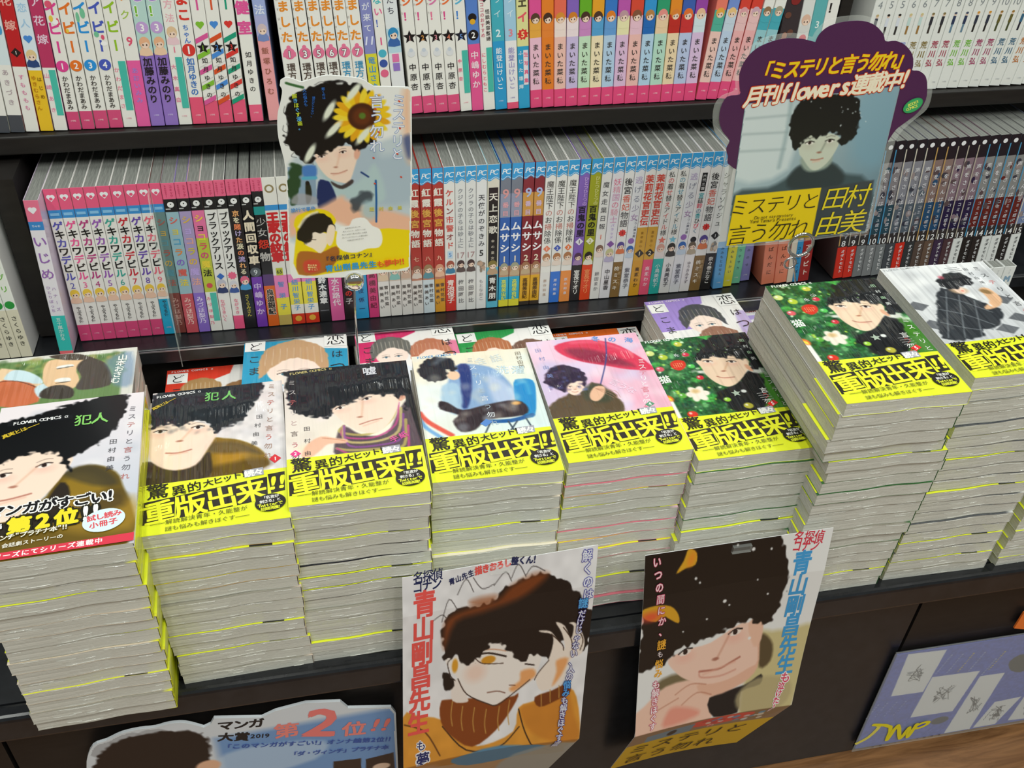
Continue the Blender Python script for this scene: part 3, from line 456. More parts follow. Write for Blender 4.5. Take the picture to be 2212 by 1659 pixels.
ent = [
 (B((30, 'f0efe8'), (36, '3a9ae0'), (112, 'f0efe8'), (140, 'f48ac8'), (162, 'f0e44a'), (175, 'c8b060')), [('c', 12, 4.6, '9a8a60'), ('c', 12, 2.8, 'f0efe8'), ('v', '王家の紋章', 38, 96, 12.5, 'd8262a', {'b': .07}), ('x', .25, .75, 103, 112, 'c8cc3a'), ('t', '65', 107.5, 5.5, '3a4a1a', {'b': .02}), ('v', '智栄子', 116, 158, 7, '5aa0dc', {'b': .02})], 'f0efe8', 'white spine with huge red characters and a gold foot', 'red charactered spines'),
 (B((30, 'f0efe8'), (36, '3a9ae0'), (112, 'f0efe8'), (122, 'f48ac8'), (150, 'f0e44a'), (162, 'f0efe8'), (175, 'd8361e')), [('c', 12, 4.6, '9a8a60'), ('c', 12, 2.8, 'f0efe8'), ('v', '王家の紋章', 38, 96, 12.5, 'd8262a', {'b': .07}), ('v', '細川智栄子', 118, 158, 7, '5aa0dc', {'b': .02}), ('c', 168, 3.6, 'e8b040')], 'f0efe8', 'white and yellow spine with red foot, partly behind the sunflower card', 'red charactered spines'),
 (B((112, 'f0efe8'), (122, 'f48ac8'), (150, 'f0e44a'), (162, 'f0efe8'), (175, 'd8361e')), [('v', '王家の紋章', 38, 96, 12.5, 'd8262a', {'b': .07}), ('v', '細川智栄子', 118, 158, 7, '5aa0dc', {'b': .02}), ('c', 168, 3.6, 'e8b040')], 'f0efe8', 'white and yellow spine with red foot beside a black spine', 'red charactered spines'),
 (B((175, '1c1c20')), [('v', '鈴木達章', 118, 152, 8.4, 'f0f0f0', {'b': .05}), ('x', .1, .9, 160, 161, '707078')], '1c1c20', 'black spine with bold white characters under the sunflower card', None),
 (B((120, 'b8b0dc'), (175, 'ea66a8')), [('v', '水石路代', 120, 156, 8.6, 'fbeaf4', {'b': .03})], 'e08ac0', 'pink spine with white characters under the sunflower card', None),
 (B((175, '241a1c')), [('v', '赤の子', 126, 156, 8, ['c8c8c8', 'd8382a'], {'b': .04})], '241a1c', 'dark spine with red characters behind the card stand wire', None),
 (B((175, '2f9fd8')), [('v', '奈伎係一', 122, 168, 6.4, '1c3a6a', {'b': .02})], '2f9fd8', 'sky blue spine with navy characters below the card', None),
 (B((175, 'd8407e')), [('v', '高橋美由紀', 116, 164, 7.6, '6a2038', {'b': .03})], 'd8407e', 'magenta spine with dark characters below the card', None)]
for k in range(3): ent.append((B((130, 'd8c8b8'), (175, 'eceae6')), [('f', 116, ['c8905a', '5aa8a0', 'b07a5a'][k], ['e8d0b0', '8ac8c0', 'd8b8a0'][k]), ('v', '栗美あい', 134, 166, 4.8, '5a5654', {'dx': -2.6}), ('v', '雪村花菜', 134, 162, 4.8, '5a5654', {'dx': 2.6})], 'e4e0da', f'white footed spine with a {["tan", "green", "brown"][k]} haired face below the card', 'white footed spines'))
RD = 'b83a30'
def pc(b, it): return [('w', 17, '3aa4e2', 'PC')]+it
for k, (fb, num, cn) in enumerate([((175, 'eceae6'), '七', 'white'), ((175, 'd8e8f0'), '八', 'pale blue'), ((175, 'e0a030'), '九', 'ochre')]):
    ent.append((B((118, RD), (132, 'c88a70'), fb), pc(0, [('v', '紅霞後宮物語', 21, 92, 9.6, ['f4ece0', 'f4ece0', 'e8b050', 'e8b050', 'f4ece0', 'f4ece0'], {'b': .04}), ('v', num, 100, 110, 6, 'f4d0b0'), ('f', 117, ['9a6a50', 'a88a60', 'e0a080'][k], ['e8dcd0', '5a9aa8', 'f0c0a0'][k]), ('v', '栗美あい', 136, 166, 4.8, '4a4644', {'dx': -2.6}), ('v', '雪村花菜', 136, 162, 4.8, '4a4644', {'dx': 2.6})]), RD, f'red palace title spine with a {cn} foot', 'red palace title spines'))
ent += [
 (B((128, 'efeeea'), (175, 'd83a30')), pc(0, [('v', 'ケルン市警オド', 24, 96, 8.6, ['d84a40', 'e05a50', '9a4a48'], {'b': .02}), ('x', .25, .75, 98, 107, 'c8e0f4'), ('t', '5', 102.5, 6, '3a8ad0'), ('f', 114, 'a85a48', '3a80a8'), ('v', '青池保子', 134, 164, 8, 'fbe6e0', {'b': .04})]), 'efeeea', 'white spine with a red foot and a cap wearing face', None)]
for k in (0, 1): ent.append((B((175, 'e9eae8')), pc(0, [('v', 'クジラの子らは砂上に', 24, 96, 6.2, '8a8c94'), ('t', '17', 104, 9, 'b0888a', {'b': -.002}), ('f', 114, '4a3434', '5a4a48'), ('v', '梅田阿比', 134, 166, 6.4, '7a787c')]), 'e9eae8', f'pale grey-white spine numbered seventeen, {["first", "second"][k]} of two', 'seventeen spines'))
ent += [
 (B((175, 'eceded')), pc(0, [('v', '天使がのぞきみ', 32, 96, 7.4, '4a4a50'), ('t', '5', 103, 9, '3a3a3a', {'b': .02}), ('n', 112, 128, ['c8a890', 'e0d0c0', '988878'], 8), ('v', 'もとなおこ', 136, 164, 5, 'a8a8ac')]), 'eceded', 'pale spine with black five and thin grey characters', None),
 (B((122, 'e4e0d0'), (175, '62c0dc')), pc(0, [('x', .12, .88, 26, 120, '1e1a1a'), ('v', '天上恋歌', 30, 82, 9.6, 'f0ece0', {'b': .03}), ('v', '金の皇女', 86, 114, 4, 'd0c8b8'), ('f', 118, '8a7a3a', 'c0a080'), ('x', .12, .88, 132, 166, '1e1a1a'), ('v', '青木朋', 134, 164, 8.2, 'f4f4f0', {'b': .03})]), '9ad0dc', 'black and pale blue spine with three white characters', None)]
put('mid', 'mid_d', ent)
ent = []
for k in range(4):
    two = k > 1; bg = '8a2c34' if two else '3a68b8'
    ent.append((B((34, '8a3038' if two else '7a8290'), (62, 'd8a050' if two else '9aa0b8'), (122, bg), (136, 'c89a78'), (166 if not two else 170, 'e8b02e' if two else '2eb0d8'), (175, '3a3028' if two else 'e8e040')), pc(0, [('t', '9', 34, 13, 'b8c8f0' if two else 'e0a0a0', {'b': .02}), ('v', '番目', 42, 62, 6.8, 'e0c8e8' if two else 'f0b0b8', {'b': .03}), ('v', 'ムサシ', 66, 106, 11, 'fbfbff', {'b': .05}), ('t', '2' if two else '1', 113, 9, 'f4e8d0', {'b': .02}), ('f', 122, 'a87858' if two else 'a8a890', 'c8b090'), ('v', '高橋美由紀', 139, 166, 6.6, '5a3a10' if two else 'e8f060', {'b': .02})]), bg, f'{"maroon and gold" if two else "blue and cyan"} ninth warrior spine, {"second" if k % 2 else "first"} copy', 'ninth warrior spines'))
for k, (c, cn, dc) in enumerate([('eceae8', 'white', 'ee8a6a'), ('3a78d8', 'blue', '4a60c0'), ('f0954a', 'orange', 'f0804a')]):
    ent.append((B((134, 'f1f0ec'), (175, c)), pc(0, [('v', '魔王陛下のお掃除係', 22, 98, 8.4, ['2c2a2c', '2c2a2c', '2c2a2c', '2c2a2c', 'c87a70', '2c2a2c', 'c86a5a', '2c2a2c', '2c2a2c'], {'b': .0}), ('D', 104, 4.2, dc), ('t', str(k+1), 104, 4.4, 'fff'), ('f', 114, 'b88058', 'f0e0d4'), ('v', '原作和泉', 142, 166, 4, 'c8b0a0' if k == 0 else 'e8e8f0')]), 'f1f0ec', f'white spine with black serif characters, diamond {NUM[k+1]} and {cn} foot', 'demon lord spines'))
ent += [
 (B((128, '8a68c0'), (175, '2a2628')), pc(0, [('v', 'ひとつひとつの', 20, 54, 5.2, 'd8b8f0', {'dx': 2}), ('v', '百鬼の里', 54, 92, 9, '241a30', {'b': .05}), ('D', 98, 4.6, 'f0eef8'), ('t', '1', 98, 5, '333', {'b': .02}), ('f', 116, '5a3a58', 'a888b8'), ('v', '室長サオリ', 134, 166, 7.4, 'f0eeea', {'b': .03})]), '8a68c0', 'purple spine with black characters and a black foot', 'hundred ogre spines'),
 (B((128, 'a8ac28'), (175, 'e8481e')), pc(0, [('v', 'ひとつひとつの', 20, 54, 5.2, 'e8e8a0', {'dx': 2}), ('v', '百鬼の里', 54, 92, 9, '1c1c14', {'b': .05}), ('D', 98, 4.6, 'f4f4e0'), ('t', '2', 98, 5, 'a8a820', {'b': .02}), ('f', 116, '2a2420', 'e8e8d8'), ('v', '室長サオリ', 134, 166, 7.4, 'f89a60', {'b': .03})]), 'a8ac28', 'olive-yellow spine with black characters and an orange-red foot', 'hundred ogre spines'),
 (B((175, 'eeedea')), pc(0, [('v', '魔女走葉日報', 26, 86, 7.4, '34323a', {'b': .0}), ('t', '1', 94, 7, 'e8806a'), ('f', 108, '8a6a5a', 'f0e0d8'), ('v', '餅田まか', 138, 164, 5.4, '8a888c')]), 'eeedea', 'white spine with small black spaced characters', None),
 (B((175, 'eceaf0')), pc(0, [('v', '妖精国の騎士', 24, 78, 9, ['e87a9a', 'e8a0b4', 'd89ac0'], {'b': .0}), ('v', 'バラッド', 78, 98, 4, 'b898d8'), ('D', 104, 4.4, '8a5aa8'), ('f', 114, 'd0cc9a', 'c0b8d8'), ('v', '中山星香', 136, 164, 6.6, '4a484c')]), 'eceaf0', 'white spine with pale pink characters and a purple star', None)]
def kou(lab): return (B((128, 'efeeec'), (175, '8a6a3a')), pc(0, [('v', '後宮香妃物語', 24, 84, 9.4, ['2c2a2c', '2c2a2c', 'e07060', 'e07060', '5a585c', '5a585c'], {'b': .01}), ('B', 91, 4.8, 'e03a34'), ('t', '1', 91, 4.6, '6a1010'), ('f', 106, '5a4a98', 'e07a4a'), ('v', '成瀬こ乃', 132, 160, 4.4, 'c8a878', {'dx': 2.4}), ('v', '桃ミスキ', 132, 166, 6, 'f0e8d8', {'dx': -1.6, 'b': .02})]), 'efeeec', lab, 'incense title spines')
def nig(lab): return (B((175, 'ebecf0')), pc(0, [('v', '逃げる少女', 22, 78, 9, ['b8a0d0', '8a8ca0', '8a8ca0', '9a8ca8', 'b088b8'], {'b': .0}), ('v', 'ルウム魔法館', 74, 98, 3.4, '7a7a88', {'dx': 2.6}), ('c', 102, 3.6, '9a6ab8'), ('f', 112, '2e68b8', 'c8d8ea'), ('v', '紫堂恭子', 136, 164, 6.6, '6a6c78')]), 'ebecf0', lab, 'fleeing girl spines')
ent += [kou('white and brown spine with a red burst between two pale spines'), nig('white spine with lilac title, beside the gold footed spine')]
for k, (c, cn) in enumerate([('dca028', 'gold'), ('ee5a7a', 'pink')]):
    ent.append((B((86, 'f0eeea'), (128, 'dca836'), (175, c)), pc(0, [('v', '茉莉花官吏伝', 22, 84, 10, 'dc4a3a', {'b': .04}), ('v', '皇帝恋心', 90, 112, 3.6, 'a87a20'), ('D', 119, 5.4, '2a2018'), ('t', str(k+1), 119, 6, 'f4e8c0', {'b': .02}), ('v', '高瀬わか', 136, 164, 5.6, '4a3418' if k == 0 else 'fbe0e4')]), 'f0eeea', f'white and ochre spine with red characters and {cn} foot', 'jasmine title spines'))
for k in (0, 1):
    c = 'e0504a' if k == 0 else '3a9ab8'
    ent.append((B((128, 'f1f0ec'), (175, '2eb8ae' if k == 0 else 'efeeec')), pc(0, [('v', '私の着せ替えアイドル様', 20, 98, 7.6, ['2c2a2c', c, '2c2a2c', c], {'b': .0}), ('S', 104, 4.8, 'ee7a6a' if k == 0 else '7ac8e0'), ('f', 113, 'e0a898' if k == 0 else '2a2828', 'f0e4e0' if k == 0 else '3a3a3c'), ('v', '小島美帆子', 134, 166, 6.2, 'e0f4f0' if k == 0 else '4a484a')]), 'f1f0ec', f'white spine with a {"red star and teal foot" if k == 0 else "blue star and black haired face"}', 'dress-up idol spines'))
ent += [nig('white spine with lilac title, after the blue star spine'),
 (B((175, 'f2eeee')), pc(0, [('x', .25, .75, 24, 46, '1c1a1c'), ('v', '六代三国', 25, 45, 4, 'f0f0f0'), ('v', '宮廷鈴の音ひびく', 48, 98, 7.4, ['3ab0b8', '3a3a3a', 'e8506a', '7a9ab0'], {'b': .01}), ('c', 106, 3.6, '1c1a1c'), ('f', 113, '6a5a48', 'b8a890'), ('v', 'ゆうきみすず', 134, 164, 4.8, '8a8088')]), 'f2eeee', 'white spine with a small black plate above multicoloured characters', None),
 kou('white and brown spine with a red burst, beside the black footed spine'),
 (B((126, 'eff0ee'), (175, '1e1c1c')), pc(0, [('v', 'シャラソウジュ', 24, 92, 8, '2c2c2e', {'b': .0}), ('D', 103, 5.4, '2a2a2c'), ('t', '1', 103, 5, 'eee'), ('n', 110, 126, ['d8c8b8', '8a8a8a', 'c8b098'], 8), ('v', '奈々巻かなこ', 130, 166, 6.2, 'f0eeea', {'b': .02})]), 'eff0ee', 'white and black spine, last before the small pastel spines', None)]
put('mid', 'mid_e', ent)
for key, c, cn, nm, ps in (('mid_f', '62a8e0', 'light blue', 'みみもとはなえ', 0), ('mid_g', 'dcd43a', 'yellow', 'みみもとかい', .003), ('mid_h', '74c4a0', 'mint green', 'もりやサカ', .008), ('mid_i', '8a86c4', 'lavender', 'きみのせ', .012)):
    put('mid', key, [(B((112, 'e8e6e0'), (175, c)), [('v', nm, 118, 158, 4.2, '3a4a5a'), foot(167, 'f0f0f0')], c, f'{cn} footed spine low under the purple cloud card', 'pastel footed spines')], push=ps)
put('mid', 'mid_j', [(B((118, 'f4f0e4'), (175, 'f08a6a')), [('c', 112, 2.4, 'e8d890'), ('v', 'ばんだに', 122, 164, 6.4, '6a3a28', {'b': .02}), ], 'f08a6a', f'cream capped orange spine under the cloud card, {["nearer the lavender spine", "nearer the blue spine"][k]}', 'cream capped spines') for k in range(2)])
put('mid', 'mid_k', [
 (B((175, 'e8dcc8')), [('n', 100, 140, ['e8b080', 'f4ece0', 'c88a60'], 6), ('x', .5, 1, 118, 175, '3a98d0'), ('v', 'さくらしっぽ', 126, 164, 5, '1a3050', {'dx': 3})], 'e8dcc8', 'cream and blue spine beneath the ring clip', None),
 (B((175, 'a82c2a')), [('n', 106, 120, ['d8a040', '7a1a1a'], 4), ('v', 'アクビト', 122, 168, 8, 'f4dcd0', {'b': .04})], 'a82c2a', 'dark red spine beside the dark shelf gap', None)])
ent = []; nums = [8, 9, 9, 10, 10, 11, 11, 11, 12, 12, 13, 13, 13, 14, 14, 14, 14, 14, 15]
fc = ['d83424', 'd83424', '7a7c7e', '828486', '7c8082', '4a4e54', 'd83424', '3a3c3e', '5a4a42', '6a5446', '42304a', '52383c', 'eceeec', '2a2422', '2e2624', 'eceeec', 'eceeec', '2a2624', 'eceeec']
mid_ = {8: ('7a8084', '8a7a70'), 9: ('7a8084', '8a7a70'), 10: ('8a8488', '2c4a58'), 11: ('8a8a94', '5a6470'), 12: ('8a7470', '234e74'), 13: ('8a7480', '241c44'), 14: ('8c8c8c', '6a2420'), 15: ('9aa0b8', '7a8ab0')}
seen = {}
fcn = {'d83424': 'red', 'eceeec': 'white', '7a7c7e': 'grey', '828486': 'light grey', '7c8082': 'mid grey', '4a4e54': 'charcoal', '3a3c3e': 'near-black', '5a4a42': 'brown', '6a5446': 'tan brown', '42304a': 'plum', '52383c': 'wine', '2a2422': 'black', '2e2624': 'soft black', '2a2624': 'sooty'}
for k, n in enumerate(nums):
    a_, b_ = mid_[n]; f_ = fc[k]; q = (n, f_); seen[q] = seen.get(q, 0)+1
    lab = f'dark fantasy-style spine, number {NUM[n]}, with {fcn[f_]} foot'+(f', {ORD[seen[q]]} such' if (n, f_) in ((14, 'eceeec'), (8, 'd83424')) else '')
    tc_ = 'f2f2f4' if f_ != 'eceeec' else '5a5a5e'
    ent.append((B((26, '1c1824'), (52, a_), (80, mid_[n][0]), (118, b_), (132, '3a3434'), (175, f_)), [('x', .03, .14, 10, 130, ['c8a060', 'b8b0a0', '4a9ac8', 'd8d0c0'][n % 4]), ('n', 28, 118, [a_, b_, '5a4a4e', '9a8c8c', '3a3a48'], 8), ('c', 7, 2.8, 'f0f0f4'), ('v', '声をさんは', 32, 82, 6.6, 'e8e6ea', {'dx': 1, 'b': .01}), ('v', 'コミュ症です', 82, 122, 5, 'dcdce4', {'dx': 1.6}), ('t', str(n), 127, 9.5, 'f6f6f6', {'b': .01}), ('v', 'オダトモヒト', 135, 168, 4.8, tc_, {'b': .02, 'dx': 1})], '6a5e5c' if k == 0 else a_, lab, 'dark portrait spines'))
put('mid', 'mid_l', ent)
# ---------------------------------------------------------------- flat books in piles
YB = 'e8f02c'
KN = np.arange(-96, 97, 8.)/1000
KZ_ = .0007*np.sin(KN*58+.6)+.0005*np.sin(KN*121)
def wave(x, y): return np.interp(x, KN, KZ_)     # gentle warp shared by all the books of a pile
def flatmap(z):
    return lambda x, y, l: np.column_stack([(x-56.5)/1000, (87-y)/1000, z+l+wave((x-56.5)/1000, (87-y)/1000)])
def strip(path, y0, y1, nx_y=2, flat=0):   # sheet swept along y from a profile of (x, z) in mm
    ys = np.linspace(y0, y1, nx_y+1); P = np.array(path)/1000; k = len(P)
    V = np.concatenate([np.column_stack([P[:, 0], np.full(k, yy/1000), P[:, 1]+wave(P[:, 0], yy/1000)*(1-np.clip(P[:, 1]*1000/flat, 0, 1) if flat else 1)]) for yy in ys])
    F = [(j*k+i, j*k+i+1, (j+1)*k+i+1, (j+1)*k+i) for j in range(nx_y) for i in range(k-1)]; return V, F
def solidC(w, T, y0, y1, th, off=0, n=14, open_x=0., flat=0):
    # C-shaped jacket: top sheet, spine at +x, bottom sheet, with real thickness
    o = off; x0, x1 = -w/2+open_x, w/2+o; xs = np.array([x0]+[k*1000 for k in KN if x0+.5 < k*1000 < x1-1.5]+[x1-1])
    outer = [(x, T+o) for x in xs]+[(x1-.3, T+o-.3), (x1, T+o-1), (x1, 1-o), (x1-.3, .3-o)]+[(x, -o) for x in xs[::-1]]
    inner = [(x, T+o-th) for x in xs]+[(x1-.3-th, T+o-.3-th), (x1-th, T+o-1-th), (x1-th, 1-o+th), (x1-.3-th, .3-o+th)]+[(x, th-o) for x in xs[::-1]]
    V1, F1 = strip(outer, y0, y1, 2, flat); V2, F2 = strip(inner, y0, y1, 2, flat); k = len(outer); n1 = len(V1)
    F = [f[::-1] for f in F1]+[tuple(i+n1 for i in f) for f in F2]
    for a in (0, 2*k):
        for i in range(k-1): q = (a+i, a+i+1, n1+a+i+1, n1+a+i); F.append(q if a == 0 else q[::-1])
    for a in (0, k-1):
        for j in range(2): F.append((j*k+a, (j+1)*k+a, n1+(j+1)*k+a, n1+j*k+a))
    return np.concatenate([V1, V2]), F
_pm = {}
def page_mesh(w, h, T, flat=False):
    k = ('p', round(w, 1), round(h, 1), round(T, 2), flat)
    if k in _pm: return _pm[k]
    xs = np.array([-w/2+.4]+[k*1000 for k in KN if -w/2+1 < k*1000 < w/2-1.5]+[w/2-.9]); n = len(xs); ring = [(x, T-.3) for x in xs]+[(x, .3) for x in xs[::-1]]; K = len(ring)
    V = []; F = []
    for yy in (-h/2+.1, h/2-.1):
        for x, z in ring: V.append((x/1000, yy/1000, z/1000+float(wave(x/1000, yy/1000))*(0 if flat and z > T/2 else 1)))
    for i in range(K): F.append((i, K+i, K+(i+1) % K, (i+1) % K))
    for i in range(n-1): F.append((i, i+1, K-2-i, K-1-i)); F.append((K+i, K+K-1-i, K+K-2-i, K+i+1))
    me = bpy.data.meshes.new('page_block'); me.from_pydata(V, [], F); me.materials.append(M['pages']); me.update(); _pm[k] = me; return me
def inst(name, me, parent): o = bpy.data.objects.new(name, me); COL.objects.link(o); o.parent = parent; return o
def cmesh(name, parts, m):
    V, F, C = merge(parts); me = bpy.data.meshes.new(name); me.from_pydata([tuple(v) for v in V], [], F); me.materials.append(m)
    a = me.color_attributes.new('Col', 'FLOAT_COLOR', 'POINT'); c = np.ones((len(V), 4), np.float32); c[:, :3] = C; a.data.foreach_set('color', c.ravel()); me.update(); return me
_jm = {}
def plain_jacket(T, spine, edge, w=113, h=174):
    k = ('j', round(T, 2), spine, edge, w)
    if k not in _jm:
        V, F = solidC(w, T, -h/2, h/2, .3); C = np.tile(lin(hx(edge)), (len(V), 1)); C[V[:, 0] > w/2000-.0015] = lin(hx(spine))
        _jm[k] = cmesh('jacket', [(V, F, C)], M['wrap'])
    return _jm[k]
def plain_band(T, blk, yb):
    k = ('b', round(T, 2), blk, yb)
    if k not in _jm:
        V, F = solidC(113, T, yb, -36, .1, .1); p = Pr(); p.rect(78, 87-yb, 96, 168, '1c1c18'); p.rect(8, 150, 100, 170, '1c1c18') if blk else None
        _jm[k] = cmesh('belly_band', [(V, F, lin(hx(YB))), p.emit(flatmap((T+.1)/1000))], M['band'])
    return _jm[k]
def obi_print(p, P, yr=0):                   # P: corner points of the band's face in mm: TL, TR, BR, BL
    TL, TR, BR, BL = [np.array(q, float) for q in P]
    def q(u, v): a = TL+(TR-TL)*u; b = BL+(BR-BL)*u; return tuple(a+(b-a)*v)
    p.poly([q(0, 0), q(0, 1), q(1, 1), q(1, 0)], YB)
    xs = [.02, .24, .44, .65]
    for i, u in enumerate(xs):
        m = .585-.27*(u+.1)*.9; hgt = .225
        p.poly([q(u-.012, m-hgt+.02), q(u-.012, m+hgt+.02), q(u+.2, m+hgt-.03), q(u+.2, m-hgt-.03)], '26221a')
    p.poly([q(.855, .10), q(.875, .50), q(.97, .47), q(.975, .08)], '26221a')
    sz = np.linalg.norm(np.array(q(.2, 0))-np.array(q(0, 0)))
    p.txt('重版出来', q(.015, .60), q(.84, .37), sz*1.14, 'eef02e', .03, ar=.98)
    p.txt('!!', q(.86, .30), q(.985, .28), sz*1.0, 'eef02e', .05, sk=.2, ar=1.2)
    p.txt('驚', q(.03, .16), q(.17, .14), sz*.78, '1a1812', .02); p.txt('異的', q(.19, .20), q(.40, .14), sz*.52, '1a1812', .02); p.txt('大ヒット!', q(.41, .13), q(.70, .02), sz*.6, '1a1812', .02, sk=.1)
    p.poly([q(.69, -.04), q(.695, .12), q(.83, .10), q(.825, -.06)], 'a8a8b4'); p.txt('続々', q(.695, .045), q(.825, .025), sz*.38, 'f6f6f0', .05)
    p.txt('――解読解決青年・久能整が', q(.06, .815), q(.71, .73), sz*.24, '55561e', .0)
    p.txt('謎も悩みも解きほぐす――', q(.16, .935), q(.72, .87), sz*.24, '55561e', .0)
    cx = np.array(q(.865, .69)); p.ell(cx[0], cx[1], sz*.53, sz*.43, '201e1a', -6, 28)
    for i, (t, c, b_) in enumerate((('「名言が', 'f2f2ec', .03), ('刺さる」と', 'f2f2ec', .03), ('Twitterで', 'e8ee38', .02), ('話題沸騰!', 'e8ee38', .03))):
        y = cx[1]-sz*.27+i*sz*.185; hw = sz*(.3, .36, .42, .33)[i]; p.txt(t, (cx[0]-hw, y+hw*.08), (cx[0]+hw, y-hw*.08), sz*.185, c, b_)
def top_cover(root, T, art, prt, band=None, spine='ecebe6', w=113, h=174, mtl='wrap'):
    V, F = solidC(w, T, -h/2, h/2, .3, flat=T); C = np.tile(lin(hx('ecebe6')), (len(V), 1)); C[V[:, 0] > w/2000-.0015] = lin(hx(spine))
    fm = (lambda x, y, l: np.column_stack([(x-w/2)/1000, (h/2-y)/1000, T/1000+l]))
    parts = [(V, F, C), art.emit(fm)]
    if prt is not None: parts.append(prt.emit(lambda x, y, l: fm(x, y, l+.00005)))
    inst('jacket', cmesh('jacket', parts, M[mtl]), root)
    if band is not None:
        V, F = solidC(w, T, -87.25, 87-band[0][1], .16, .2, flat=T); p = Pr(); obi_print(p, band); p.F = p.F; 
        e = p.emit(lambda x, y, l: fm(np.clip(x, .2, w-.2), y, l+.0002)); inst('belly_band', cmesh('belly_band', [(V, F, lin(hx(YB))), e], M['band']), root)
def jit(s): return random.uniform(-s, s)
_cr = {}
def crease(T, v):                            # shiny wrinkles of the shrink wrap over the page ends
    k = (round(T, 1), v)
    if k not in _cr:
        q = random.Random(v*7+3); V, F = [], []
        for _ in range(9):
            L = q.uniform(4, 20); x0 = q.uniform(-54, 52-L); z = q.choice((T-1.2, T-1.8, 1.4, q.uniform(2, T-2))); n_ = 6; sl = q.uniform(-.04, .06)
            pts = [((x0+L*j/n_)/1000, (-86.95-q.uniform(0, .12))/1000, (z+sl*L*j/n_+q.uniform(-.18, .18))/1000+float(wave((x0+L*j/n_)/1000, 0))) for j in range(n_+1)]
            tube(V, F, pts, q.uniform(.00018, .00034), 6)
        me = bpy.data.meshes.new('wrap_crease'); me.from_pydata(V, [], F); me.materials.append(M['crease']); me.polygons.foreach_set('use_smooth', [True]*len(me.polygons)); me.update(); _cr[k] = me
    return _cr[k]
M['crease'] = mat('wrap_crease', 'cfcec6', rough=.12, coat=1, coatr=.05)
def pile(pose, n, drift, word, grp, series, band=True, x_ov=None, art=None, w=113, h=174, base=-.765, dome=1., ang_j=.7, only_top=None, lastblk=()):
    x, y, zt_, a = pose; H = (zt_-base-.0012*0)*1000; T = H/n; sp, ed = series
    for i in range(n):                       # 0 is the top book
        u = i/(n-1) if n > 1 else 0; jx, jy, ja = (0, 0, 0) if i == 0 else (jit(.0011), jit(.0012), jit(ang_j))
        ox = drift[0]*u if x_ov is None else x_ov(i)
        root = empty('manga_book', (x+ox+jx, y+drift[1]*u+jy, ZO+base+(H-T*(i+1))/1000+.0009))
        root.rotation_euler = (0, 0, math.radians(a+ja)); root['category'] = 'book'; root['group'] = grp
        root['label'] = (f'top book of {word}' if i == 0 else f'{ORD[i+1]} book down in {word}')
        T2 = T-.3; inst('page_block', page_mesh(w, h, T2, i == 0 and bool(art)), root)
        if w == 113: inst('wrap_crease', crease(T2, random.randrange(8)), root)['kind'] = 'stuff'
        if i == 0 and art: art(root, T2)
        else:
            inst('jacket', plain_jacket(T2, sp, ed if random.random() < .3 else '9a968a', w, h), root)
            if band: inst('belly_band', plain_band(T2, i % 3 == 1, -86.9 if random.random() < .35 else -84.), root)
R_ = 0.7
def title_col(p, x, y0, y1, sz, c, x1=None, acc='c0504a'): p.vtx('ミステリと言う勿れ', x, y0, y1, sz, [c, c, c, acc, c, c, c, acc, c], .0, x1=x1)
def portrait(c, face, eyes, nose, mouth, fw, skin='f7ddca', shade='e0aa8c', blush='f0a898', ec='2a1a18'):
    c.blob(face, skin, 1.2)
    (ax, ay), (bx, by) = eyes; mx, my = (ax+bx)/2, (ay+by)/2
    c.ell(ax, ay+fw*.13, fw*.16, fw*.09, blush, 0, 6, .35); c.ell(bx, by+fw*.13, fw*.16, fw*.09, blush, 0, 6, .35)
    rot = math.degrees(math.atan2(by-ay, bx-ax)); eye(c, ax, ay, fw*.26, rot, ec); eye(c, bx, by, fw*.26, rot, ec)
    c.line([(bx-fw*.1, by+fw*.04), (nose[0]+fw*.05, nose[1]-fw*.05), nose], fw*.035, shade, 2.2, .6); c.ell(nose[0], nose[1], fw*.07, fw*.03, '9a5a48', 0, 1, .7)
    c.line(mouth, fw*.035, 'b06a5a', 1, .9); c.line([(mouth[0][0]+fw*.08, mouth[0][1]+fw*.07), (mouth[-1][0]-fw*.08, mouth[-1][1]+fw*.07)], fw*.03, 'e8b09a', 2, .7)
